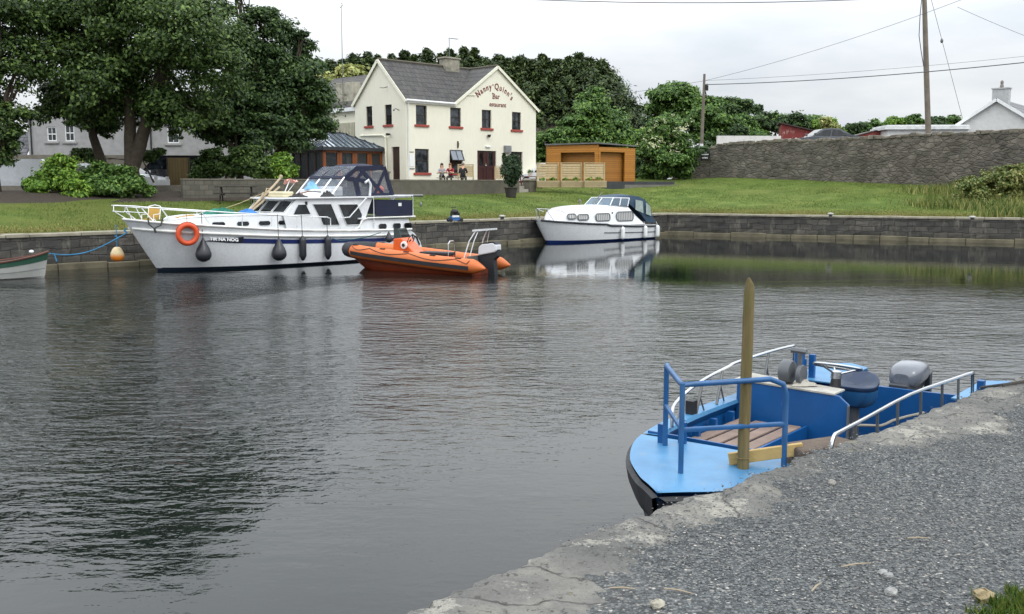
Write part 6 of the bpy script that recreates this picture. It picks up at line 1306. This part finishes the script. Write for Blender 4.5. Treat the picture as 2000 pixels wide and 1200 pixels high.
q_ = at(882, 352, 62.0); tp = (q_.x, q_.y, 2.74); b1 = bench(tp, R(6), 'greyed picnic table on the pub terrace with people seated at it', gyw)
p = at(1032, 362, 64); bench((p.x, p.y, 2.55), R(20), 'dark red picnic table right of the round bush, in front of the pub corner', M('dark red timber', (92, 38, 32), .7, var=.2))
jar = new('flower_pot', 'small pale flower pot on the dark red picnic table', 'pot', (p.x+.1, p.y, 3.3)); MB().lathe([(.09, 0), (.13, .2), (.02, .2)]).build('pot', M('cream pot', (196, 188, 170), .7), jar); P_, N_ = blobpts([(0, 0, .3, .17)], 120, 3); quads('leaves', P_, N_, .07, LM['mid'], jar, 3)
ptim = M('pale treated timber', (172, 154, 118), .75, var=.12, sc=5, bump=.2, dirt=.25)
def panel(p, rz, w, h, lab, box=True, grp='slatted timber windbreak panels'):
    f = new('windbreak_panel', lab, 'fence panel', p, rz, grp)
    for x in (0, w-.07): MB().box(x, x+.07, -.035, .035, 0, h).build('post', ptim, f)
    m = MB(); m.box(.07, w-.07, -.03, .03, h-.05, h+.0); m.box(.07, w-.07, -.03, .03, .52, .57); n = 6
    for k in range(n):
        z = .58+(h-.66)*k/n; m.slab([(.07, -.02, z), (w-.07, -.02, z), (w-.07, .02, z+(h-.66)/n*.92), (.07, .02, z+(h-.66)/n*.92)], (0, .015, 0))
    m.build('slats', ptim, f)
    if box:
        bx = MB(); bx.box(-.03, w+.03, -.3, .2, 0, .42); b_ = bx.build('planter_box', plankmat('planter boards', (146, 130, 96), (170, 154, 118), 7, 2, .3), f)
        P_, N_ = blobpts([(w*.25, -.05, .48, .2), (w*.7, -.05, .48, .22)], 260, int(w*100)); quads('plants', P_, N_, .07, LM['light'], b_, 5)
    return f
pz_ = 61.5
for x0, x1, lab in ((1048, 1091, 'slatted timber panel on a planter box, nearest the pub'), (1095, 1136, 'middle slatted timber panel of the three before the golden shelter'), (1140, 1181, 'right hand slatted timber panel in front of the golden shelter')):
    a = at(x0, 366, pz_); b = at(x1, 366, pz_+.3); panel((a.x, a.y, a.z-.02), math.atan2(b.y-a.y, b.x-a.x), (b-a).length, 1.52, lab)
a = at(894, 352, 65.5); panel((a.x, a.y, 2.74), R(8), 1.05, 1.35, 'lone slatted panel behind the seated people by the pub door', False)
a = at(966, 352, 63.8); panel((a.x, a.y, 2.6), R(8), .75, 1.35, 'narrow slatted panel between the pub door and the round bush', False)
bp = at(998, 385, 57.5); g0 = gz(bp.x, bp.y); pt = new('potted_bush', 'clipped dark evergreen bush in a black pot on the lawn', 'potted bush', (bp.x, bp.y, g0))
m = MB(); m.lathe([(.28, 0), (.36, .5), (.4, .52), (.4, .56), (.34, .56)], n=16); m.build('pot', M('dark tub', (52, 46, 44), .7, var=.2), pt, smooth=True)
P_, N_ = blobpts([(0, 0, .95, .3, .3, .4), (0, 0, 1.45, .52, .52, .6), (0, 0, 1.95, .42, .42, .4), (-.4, 0, 2.25, .1, .1, .22), (.1, 0, 2.15, .3, .3, .3)], 15000, 31, .22, 90); quads('foliage', P_, N_, .075, LM['yew'], pt, 31, 2.2)
P_, N_ = blobpts([(0, 0, 1.5, .5, .5, .85)], 3000, 32, .3, 40); MB().tube([(0, 0, .5), (0, 0, 1.6)], .05, 6).build('stem', bark, pt)

# ===== people at the terrace table =====
skin = M('skin', (206, 158, 132), .6, var=.05)
def person(label, p, rz, top, legs, hairc, lean=.0, long=True, build=1.):
    mats = [M('top', top, .85, var=.15), M('trousers', legs, .85, var=.15), skin]
    J = [((0, .0, .50), .13, 1), ((0, -.02-lean*.3, .70), .125, 0), ((0, -.04-lean*.7, .92), .14, 0), ((0, -.05-lean, 1.06), .065, 2), ((0, -.06-lean, 1.16), .085, 2), ((0, -.07-lean, 1.28), .075, 2)]
    E_ = [(0, 1), (1, 2), (2, 3), (3, 4), (4, 5)]
    for s_ in (-1, 1):
        i = len(J); J += [((s_*.18, -.05-lean*.8, .98), .065, 0), ((s_*.24, -.14-lean, .76), .05, 0), ((s_*.12, -.36-lean, .80), .038, 2), ((s_*.07, -.43-lean, .81), .03, 2)]; E_ += [(2, i), (i, i+1), (i+1, i+2), (i+2, i+3)]
        i = len(J); J += [((s_*.1, -.05, .5), .095, 1), ((s_*.13, -.45, .5), .07, 1), ((s_*.13, -.42, .1), .05, 1), ((s_*.13, -.55, .05), .04, 1)]; E_ += [(0, i), (i, i+1), (i+1, i+2), (i+2, i+3)]
    me = bpy.data.meshes.new('b'); me.from_pydata([j[0] for j in J], E_, []); o = bpy.data.objects.new('b', me); COL.objects.link(o)
    sk_ = o.modifiers.new('s', 'SKIN'); sk_.use_smooth_shade = True
    for v, j in zip(me.skin_vertices[0].data, J): v.radius = (j[1]*build*.95, j[1]*build*.95); v.use_root = False
    me.skin_vertices[0].data[0].use_root = True; sb = o.modifiers.new('ss', 'SUBSURF'); sb.levels = 2; sb.render_levels = 2
    bpy.context.view_layer.update(); m2 = bpy.data.meshes.new_from_object(o.evaluated_get(bpy.context.evaluated_depsgraph_get())); bpy.data.objects.remove(o)
    m2.materials.clear(); [m2.materials.append(q) for q in mats]
    E3_ = [(Vector(J[a][0]), Vector(J[b][0]), J[b][2]) for a, b in E_]
    def cls(c):
        best = (9, 0)
        for a, b, k in E3_:
            ab = b-a; t_ = max(0, min(1, (c-a).dot(ab)/ab.length_squared)); d_ = (a+ab*t_-c).length
            if d_ < best[0]: best = (d_, k)
        return best[1]
    for f in m2.polygons: f.material_index = cls(f.center); f.use_smooth = True
    pr = new('person', label, 'person', p, rz); bo = bpy.data.objects.new('body', m2); COL.objects.link(bo); bo.parent = pr
    hm = M('hair', hairc, .8); m = MB(); hy = -.065-lean
    m.ell((0, hy+.025, 1.27), (.1, .105, .1))
    if long: m.ell((0, hy+.07, 1.12), (.11, .06, .17))
    m.build('hair', hm, pr, smooth=True)
    m = MB(); m.ell((-.035, hy-.088, 1.245), (.012, .008, .008)); m.ell((.035, hy-.088, 1.245), (.012, .008, .008)); m.ell((0, hy-.1, 1.215), (.012, .02, .02)); m.ell((0, hy-.085, 1.18), (.025, .008, .006)); m.build('face', M('face detail', (120, 70, 60), .6), pr)
    return pr
def tpt(lx, ly, z=0): q = Matrix.Rotation(R(45), 3, 'Z') @ Vector((lx, ly, 0)); return (tp[0]+q.x, tp[1]+q.y, tp[2]+z)
def ppos(px_, Y): q = at(px_, 352, Y); return (q.x, q.y, 2.74)
person('person in a pale grey top with long dark hair, facing the water', ppos(863, 62.6), R(8), (150, 154, 162), (40, 44, 56), (44, 30, 26), .05)
person('person in a maroon and orange jacket leaning over the table', ppos(881, 62.8), R(-12), (140, 34, 44), (60, 60, 66), (110, 80, 60), .16)
person('person in a black jacket seated with their back to the water', ppos(904, 61.3), R(176), (26, 27, 32), (30, 32, 40), (120, 112, 108), .05, False, 1.15)

# ===== telegraph poles and wires =====
pm_ = M('weathered pole', (112, 104, 94), .9, var=.25, sc=2, bump=.4, dirt=.3)
pA = at(1812, 262, 68); pB = at(1370, 292, 78)
q1 = new('telegraph_pole', 'tall wooden pole behind the stone wall at the right, running out of the picture', 'pole', (pA.x, pA.y, 4.6)); m = MB(); pT = at(1805, -20, 68)-Vector((pA.x, pA.y, 4.6)); pM = at(1809, 130, 68)-Vector((pA.x, pA.y, 4.6)); pL = at(1813, 258, 68)-Vector((pA.x, pA.y, 4.6)); m.tube([pL+Vector((.02, 0, -2)), pL, pM, pT], [.2, .19, .18, .15], 10); m.build('shaft', pm_, q1, smooth=True)
m = MB(); m.tube([at(x, y, 67.8)-Vector((pA.x, pA.y, 4.6)) for x, y in ((1804, 130), (1799, 100), (1795, 70), (1797, 30), (1801, -10))], .025, 5); m.build('loose_cable', black, q1)
q2 = new('telegraph_pole', 'shorter pole with a white painted base at the left end of the stone wall', 'pole', (pB.x, pB.y, pB.z-.1)); m = MB(); m.tube([(0, 0, .5), (.06, 0, 3), (.1, 0, 5.8)], [.13, .12, .09], 9); m.build('shaft', pm_, q2, smooth=True); m = MB(); m.tube([(-.02, 0, -.5), (0, 0, .52)], .14, 9); m.build('painted_base', white, q2)
m = MB(); m.box(.15, .4, -.12, .12, 4.55, 4.95); m.tube([(.1, 0, 4.9), (.35, 0, 5.05)], .04, 5); m.tube([(.2, 0, 4.5), (.28, 0, 4.1)], .05, 5); m.build('junction_box', black, q2)
def wire(a, b, sag, r, lab, n=16):
    m = MB(); m.tube([(b-a)*t_+Vector((0, 0, -sag*4*t_*(1-t_))) for t_ in np.linspace(0, 1, n)], r, 4); tag(m.build('overhead_wire', M('wire', (70, 74, 80), .7), loc=tuple(a)), lab, 'wire', 'overhead wires')
tB = Vector((pB.x+.15, pB.y, pB.z-.1+5.0)); wire(tB, at(2060, 116, 60), .25, .028, 'thick wire from the left pole to the right edge, crossing the tall pole')
wire(tB+Vector((0, 0, .3)), at(2080, -80, 56), .5, .012, 'thin wire climbing from the left pole towards the middle of the sky'); wire(tB+Vector((0, 0, .3)), at(2060, 104, 66), .2, .01, 'faint upper wire beside the thick wire')
wire(at(1020, 205, 100), tB+Vector((0, 0, .3)), .2, .013, 'thin wire arriving at the left pole from the pub side'); wire(at(600, -30, 30), at(2120, -30, 30), .52, .012, 'wire skimming the top edge of the picture')
wire(at(1880, 232, 76), at(1815, -15, 66), 0, .014, 'slanting stay wire right of the tall pole'); wire(at(1870, 14, 40), at(2060, 92, 44), .05, .008, 'faint wire in the top right corner')
iz = at(1839.5, 80, 69.8); tag(MB().ell((0, 0, 0), (.1, .1, .16)).build('insulator', galv, loc=tuple(iz)), 'small insulator on the slanting stay wire', 'insulator')

# ===== trees, hedges and bushes =====
def B(px_, py_, Y, r): p = at(px_, py_, Y); k = Y/F; return (p.x, p.y, p.z, r*k)
def Bs(l, Y, dy=0):
    rr = random.Random(len(l)); return [B(a, b, Y+rr.uniform(-2.2, 2.2)*(r/90), r) for a, b, r in l]
tb0 = at(262, 350, 47.5)
tree('tree', 'big leafy sycamore with forked trunk in the left foreground of the pub lawn', (tb0.x, tb0.y, 2.3), Bs([(150, 50, 92), (260, 10, 100), (370, 60, 92), (300, 130, 105), (190, 150, 85), (100, 120, 62), (420, 140, 66), (240, -50, 110), (390, 215, 50), (90, 30, 62), (435, 80, 50), (210, 215, 46), (320, 205, 50), (150, 225, 34), (345, 230, 34), (290, 215, 34), (120, 205, 34), (245, 195, 44), (262, 222, 30), (205, 232, 26), (95, 225, 26), (300, 238, 20), (365, 240, 30), (340, 262, 14), (330, -40, 90), (130, -40, 80), (150, -120, 80), (270, -140, 90), (390, -90, 70), (60, -90, 75)], 47.5), 125000, .13, LM['syc'], bark, [[(0, 0, -.3), (-.1, 0, 1.2), (-.15, .1, 2.6), (-.1, .2, 4.2), (-.6, .2, 6.5)], [(-.15, .1, 1.3), (.3, 0, 2.2), (.85, -.1, 3.8), (1.5, 0, 6)]], .38, 3, sub=30)
tb1 = at(222, 352, 48.8)
tree('tree', 'leaning trunk tree just left of the forked sycamore', (tb1.x, tb1.y, 2.3), Bs([(150, 215, 40), (180, 235, 34), (215, 250, 26), (170, 185, 50), (120, 190, 40)], 48.8), 12000, .13, LM['dark'], bark, [[(0, 0, -.3), (-.5, 0, 1.4), (-.9, 0, 2.8), (-1.0, 0, 4)]], .3, 4)
tb2 = at(5, 370, 45)
tree('tree', 'dark tree filling the far left edge', (tb2.x-.4, tb2.y, 2.0), Bs([(0, 40, 75), (28, 150, 50), (-20, 220, 55), (30, 230, 36), (8, 300, 30), (-30, 320, 40), (20, 262, 32), (50, 95, 36), (-60, -40, 90), (-90, 100, 90), (-140, -80, 100)], 45), 42000, .13, LM['syc'], bark, None, .4, 6)
tb3 = at(575, 350, 54)
tree('tree', 'dark leafy tree between the sycamore and the pub', (tb3.x-.8, tb3.y, 2.4), Bs([(560, 200, 76), (600, 235, 50), (520, 120, 58), (585, 150, 44), (545, 70, 36), (590, 95, 26), (505, 40, 32), (530, 30, 18), (592, 70, 12), (440, 20, 20), (620, 190, 34), (540, 275, 52), (600, 268, 30), (470, 175, 50), (635, 245, 20), (618, 130, 18), (470, 80, 40), (455, -30, 34), (430, -90, 40)], 54), 62000, .14, LM['dark'], bark, None, .4, 8, sub=26)
tb4 = at(470, 350, 51)
tree('tree', 'low dark tree overhanging the block wall left of the conservatory', (tb4.x, tb4.y, 2.4), Bs([(450, 220, 56), (480, 280, 40), (430, 255, 34), (520, 250, 40), (400, 240, 28)], 51), 26000, .14, LM['dark'], bark, None, .25, 9)
tb5 = at(655, 250, 84)
tree('tree', 'pale flowering tree behind the pub chimney', (tb5.x, tb5.y, 3), Bs([(655, 180, 38), (690, 150, 28), (630, 210, 30), (610, 160, 26)], 84), 9000, .3, LM['pale'], bark, None, .3, 10)
rr = random.Random(12); k = 0
cl_ = [(620, 128), (646, 124), (668, 118), (692, 114), (716, 112), (738, 108), (762, 110), (786, 106), (812, 110), (838, 104), (862, 108), (884, 100), (904, 98), (926, 103), (948, 112), (970, 114), (992, 122), (1016, 118), (1040, 124), (1060, 116), (1084, 124), (1108, 118), (1130, 112), (1152, 122), (1172, 118), (1190, 150), (1204, 178)]
pl_ = ['furthest left', 'left']
for i, (x, y) in enumerate(cl_):
    Y = 98+rr.uniform(-3, 3); p = at(x+rr.uniform(-5, 5), y+rr.uniform(-6, 6), Y); h = p.z-3
    grp = 'tall conifers in the belt behind the pub'
    lab = 'dark conifer in the unbroken belt behind the pub roof' if i < 15 else 'dark conifer in the tall belt right of the pub gable'
    conifer('conifer', lab, (p.x, p.y, 3.0), h, (2.0 if i < 15 else 2.4)*rr.uniform(.85, 1.25), 9000 if i < 15 else 13000, LM['con'], bark, 40+i, grp if i < 15 else 'tall conifers right of the pub', .2)
def simple(label, base, bl, Y, n, leaf, mat, seed, r=.2, name='tree', cat='tree', group=None):
    p = at(base[0], base[1], Y); return tree(name, label, (p.x, p.y, p.z), Bs(bl, Y), n, leaf, LM[mat], bark, None, r, seed, group, cat)
simple('feathery green tree standing behind the golden shelter', (1150, 300, 0), [(1150, 215, 36), (1172, 245, 42), (1125, 250, 36), (1190, 270, 36), (1150, 280, 40), (1160, 185, 18), (1205, 250, 24), (1110, 275, 26)], 80, 22000, .2, 'mid', 60)
simple('low green tree between the pub and the feathery tree', (1085, 330, 0), [(1070, 275, 24), (1095, 290, 26), (1060, 305, 22), (1085, 262, 16)], 78, 8000, .18, 'mid', 61)
simple('small trees behind the shelter roof', (1230, 300, 0), [(1232, 230, 20), (1245, 255, 22), (1220, 265, 22), (1262, 250, 24), (1235, 215, 9), (1250, 212, 8)], 100, 8000, .24, 'dark', 62)
simple('pale green shrubs between the shelter and the flowering bush', (1230, 330, 0), [(1220, 290, 24), (1245, 280, 20), (1255, 262, 14)], 80, 6000, .18, 'light', 63, name='shrub', cat='shrub')
simple('round topped tree standing alone against the sky left of the short pole', (1315, 270, 0), [(1310, 200, 38), (1290, 185, 26), (1335, 188, 30), (1355, 205, 24), (1280, 215, 24), (1320, 178, 22), (1330, 230, 34)], 105, 16000, .25, 'mid', 64)
simple('bushy tree behind the short pole', (1390, 280, 0), [(1385, 225, 38), (1410, 250, 34), (1360, 250, 30), (1395, 205, 22), (1430, 245, 24), (1375, 275, 26), (1420, 275, 24)], 92, 18000, .22, 'mid', 65)
simple('dark distant tree right of the short pole', (1450, 260, 0), [(1425, 210, 22), (1450, 208, 20), (1470, 215, 16), (1440, 225, 22)], 125, 9000, .28, 'dark', 66)
eb = simple('dark elder bush covered in cream flower heads beside the shelter', (1300, 352, 0), [(1295, 255, 32), (1320, 280, 28), (1280, 295, 34), (1310, 320, 34), (1275, 335, 26), (1325, 335, 24), (1260, 275, 22), (1345, 300, 16), (1305, 235, 16), (1245, 300, 14)], 73, 24000, .15, 'mid', 67, name='elder_bush', cat='bush')
P_, N_ = blobpts([tuple(Vector(b[:3])-eb.location)+(b[3],) for b in Bs([(1295, 252, 32), (1318, 275, 30), (1280, 290, 30), (1310, 305, 34), (1330, 250, 20), (1262, 275, 20)], 72.2)], 150, 5, .3, 12); 
rgf = np.random.default_rng(4); P_ = np.repeat(P_, 9, 0)+rgf.normal(size=(len(P_)*9, 3))*.07; N_ = np.tile([[0, -.5, 1.]], (len(P_), 1))+rgf.normal(size=(len(P_), 3))*.3
quads('flower_heads', P_, N_, .09, leafmat('elder flowers', (150, 150, 112), (196, 196, 160), tr=.1), eb, 6, 1.1)
# hedgerow shrubs behind the road
for i, (x, y, r_, mt, Y) in enumerate(((1455, 245, 24, 'mid', 96), (1485, 238, 24, 'dark', 97), (1515, 242, 24, 'mid', 98), (1548, 240, 23, 'dark', 96), (1585, 243, 23, 'mid', 98), (1610, 248, 22, 'light', 96), (1672, 252, 18, 'dark', 110), (1700, 248, 18, 'mid', 110), (1745, 244, 17, 'light', 110), (1785, 240, 18, 'mid', 110), (1825, 238, 17, 'dark', 110), (1860, 240, 16, 'mid', 110), (1442, 262, 20, 'dark', 90), (1480, 266, 18, 'mid', 90), (1640, 258, 12, 'dark', 112))):
    simple(('hedgerow shrub above the road left of the tall pole' if x < 1650 else 'distant hedgerow shrub around the tall pole'), (x, y+25), [(x, y, r_), (x-14, y+8, r_*.8), (x+14, y+6, r_*.8)], Y, 4200, .22, mt, 80+i, .1, 'hedge_shrub', 'hedge', 'hedgerow left of the tall pole' if x < 1650 else 'hedgerow around the tall pole')
hb = simple('flowery shrub overhanging the red shed roof', (1625, 262, 0), [(1612, 238, 12), (1622, 250, 14)], 92, 1800, .2, 'pale', 101, .05, 'shrub', 'shrub')
simple('dark leafy shrubs in front of the grey house beside the tree trunks', (300, 345, 0), [(160, 300, 16), (290, 305, 16), (310, 298, 12), (180, 308, 16)], 49.5, 5000, .12, 'hedge', 170, .05, 'shrub', 'shrub')
for i, (x, y, r_, mt) in enumerate(((1195, 318, 26, 'dark'), (1235, 322, 26, 'dark'), (1275, 320, 26, 'dark'), (1345, 318, 26, 'dark'), (1385, 300, 26, 'dark'), (1425, 296, 24, 'mid'), (1100, 325, 22, 'dark'), (1140, 322, 24, 'dark'), (1440, 285, 18, 'dark'))):
    simple('dark shrub filling the gap under the trees behind the golden shelter', (x, y+28), [(x, y, r_), (x-16, y+14, r_), (x+16, y+14, r_), (x, y+26, r_)], 84, 5000, .2, mt, 180+i, .1, 'hedge_shrub', 'hedge', 'shrubs under the trees behind the shelter')
# ivy mass at the wall end, hedge behind the block wall, bushes
simple('red and green creeper spilling over the wall end beside the sign', (1352, 330, 0), [(1352, 300, 16), (1362, 296, 12), (1345, 315, 18), (1375, 292, 9)], 73.6, 3600, .12, 'dark', 102, .05, 'creeper', 'creeper')
simple('dark hedge behind the block wall left of the conservatory', (440, 352, 0), [(395, 330, 26), (430, 325, 28), (465, 325, 28), (500, 325, 26), (480, 300, 26), (415, 305, 20)], 50, 20000, .12, 'hedge', 103, .08, 'hedge', 'hedge')
simple('bright green bush at the conservatory end of the block wall', (550, 355, 0), [(535, 330, 30), (560, 340, 22), (548, 315, 20), (515, 335, 20)], 50.5, 10000, .12, 'light', 104, .08, 'bush', 'bush')
simple('bright green bush on the bank under the sycamore, left one', (120, 385, 0), [(118, 335, 34), (95, 360, 34), (140, 355, 34), (75, 370, 22), (155, 375, 26), (120, 312, 14)], 44, 16000, .11, 'light', 105, .08, 'bush', 'bush', 'bushes on the bank under the sycamore')
simple('bright green bush on the bank under the sycamore, right one beside the white car', (220, 385, 0), [(200, 345, 30), (235, 350, 30), (180, 365, 28), (260, 365, 26), (215, 370, 30), (285, 372, 18)], 44.5, 16000, .11, 'mid', 106, .08, 'bush', 'bush', 'bushes on the bank under the sycamore')
# undergrowth, weeds and grass
def tufts(name, label, pts, h, w, mat, seed, kind='stuff'):
    rg = np.random.default_rng(seed); pts = np.array(pts); n = len(pts); a = rg.uniform(0, 2*np.pi, n); hh = h*rg.uniform(.5, 1.2, n); l_ = rg.normal(size=(n, 2))*.3*hh[:, None]
    ca = np.stack([np.cos(a), np.sin(a), 0*a], 1)*w/2; tip = pts+np.stack([l_[:, 0], l_[:, 1], hh], 1); mid = pts+np.stack([l_[:, 0]*.35, l_[:, 1]*.35, hh*.55], 1)
    V = np.stack([pts-ca, pts+ca, mid+ca*.7, tip, mid-ca*.7], 1).reshape(-1, 3); me = bpy.data.meshes.new(name); me.vertices.add(5*n); me.vertices.foreach_set('co', V.ravel()); me.loops.add(5*n); me.loops.foreach_set('vertex_index', np.arange(5*n, dtype=np.int32)); me.polygons.add(n); me.polygons.foreach_set('loop_start', np.arange(0, 5*n, 5, dtype=np.int32)); me.update(calc_edges=True)
    at_ = me.attributes.new('rnd', 'FLOAT', 'FACE'); at_.data.foreach_set('value', rg.random(n).astype(np.float32)); me.materials.append(mat); o = bpy.data.objects.new(name, me); COL.objects.link(o); tag(o, label, name.replace('_', ' '), kind=kind); return o
rg = np.random.default_rng(8); pts = []
for _ in range(60000):
    x = rg.uniform(18, 60); s = rg.uniform(.5, 15); yl = L2(x) if x > C1[0] else L1(x); y = yl+s*1.126
    if x/y*F+1000 < 1835+60*math.sin(s*1.1)+25*rg.normal()+ (40 if s < 3 else 0): continue
    if y > 74.2-(x-14.8)*1.05: continue
    pts.append((x, y, gz(x, y)))
tufts('undergrowth', 'tall weeds and long grass on the bank at the far right', pts, .5, .05, LM['weed'], 3)
P_ = np.array(pts)[rg.integers(0, len(pts), 14000)]+np.stack([rg.normal(size=14000)*.15, rg.normal(size=14000)*.15, rg.uniform(.05, .75, 14000)], 1)
for p_, lab_, n_ in (((29.2, 55, 3.0), 'tangled bramble growing up the right end of the stone wall', 6000),): pass
simple('tangled bramble at the foot of the stone wall, right end', (1945, 372, 0), [(1890, 362, 22), (1930, 355, 26), (1970, 350, 30), (2010, 345, 34), (1910, 385, 24), (1960, 385, 26), (2000, 392, 26), (1880, 392, 18)], 54, 20000, .11, 'weed', 110, .05, 'bramble', 'bramble')
pts = []
for _ in range(42000):      # lawn edge and turf fringe
    x = rg.uniform(-22, 34); s = .75+rg.exponential(.5); yl = L1(x) if x < C1[0] else L2(x); k = 1.392 if x < C1[0] else 1.126; y = yl+s*k; pts.append((x, y, gz(x, y)-.02))
tufts('grass', 'short grass fringing the top of the far harbour wall', pts, .07, .03, leafmat('turf blades', (84, 98, 44), (128, 128, 70), (170, 158, 104)), 4)
pts = []
for _ in range(110000):      # the lawn's own uneven blades
    x = rg.uniform(-24, 34); s = rg.uniform(1.2, 17); yl = L1(x) if x < C1[0] else L2(x); k = 1.392 if x < C1[0] else 1.126; y = yl+s*k
    if (x < -5 and s > 8) or (-6 < x < 9 and s > 9.5+max(0, x)*.4) or math.sin(x*1.1+y*.7)+math.sin(x*.37-y*1.3)+rg.normal()*.8 < -.2: continue
    pts.append((x, y, gz(x, y)-.03))
tufts('grass', 'mown grass blades over the far lawn', pts, .075, .03, leafmat('lawn blades', (66, 88, 36), (92, 114, 48), (128, 138, 74)), 14)
pts = []; pc = atz(2040, 1215, 1.2)
for _ in range(9000):
    x = pc.x+rg.normal()*.17; y = pc.y+rg.normal()*.2; 
    if (x-pc.x)**2+(y-pc.y)**2 < .045+.03*math.sin(9*math.atan2(y-pc.y, x-pc.x)): pts.append((x, y, 1.2))
tufts('grass', 'green tuft of grass in the bottom right corner of the quay', pts, .05, .006, leafmat('verge blades', (44, 70, 22), (76, 104, 36), (120, 124, 60)), 9)
# odd stones and twigs on the gravel
def rock(px_, py_, r_, lab, col, name='stone'):
    p = atz(px_, py_, 1.215); m = MB(); m.ell((0, 0, r_*.35), (r_, r_*.8, r_*.7), 9, 6); m.jit(r_*.14, int(px_)); tag(m.build(name, M('loose stone', col, .9, var=.25, sc=20, bump=.5), loc=tuple(p), smooth=False), lab, name)
rock(1922, 1172, .042, 'round sandy stone near the bottom right corner of the gravel', (142, 128, 98))
rock(1625, 945, .022, 'pale stone at the edge of the coping beside the gravel', (140, 136, 130)); rock(1735, 1128, .022, 'flat pale stone in the gravel, upper of the close pair', (138, 138, 137)); rock(1740, 1160, .026, 'flat pale stone in the gravel, lower of the close pair', (146, 146, 144)); rock(1725, 1200-78, .02, 'flat pale chip just above the close pair of stones', (150, 150, 148))
rock(1284, 1186, .03, 'pale flat scrap lying at the bottom of the gravel', (158, 154, 140), 'stone_chip')
for px_, py_, L_, a_, lab in ((1672, 1104, .07, .25, 'pale twig in the middle of the gravel'), (1325, 1155, .06, -.5, 'brown twig near the bottom of the gravel'), (1595, 1147, .05, .9, 'short thin twig right of the brown one'), (1795, 1052, .05, -.1, 'thin straw stalk high on the gravel'), (1216, 1150, .05, -.15, 'dark twig on the left of the gravel')):
    p = atz(px_, py_, 1.225); m = MB(); m.tube([(-L_*math.cos(a_), -L_*math.sin(a_), 0), (0, .004, .004), (L_*math.cos(a_), L_*math.sin(a_), .002)], [.003, .004, .002], 5); tag(m.build('twig', M('dry twig', (150, 138, 118), .9), loc=tuple(p)), lab, 'twig')
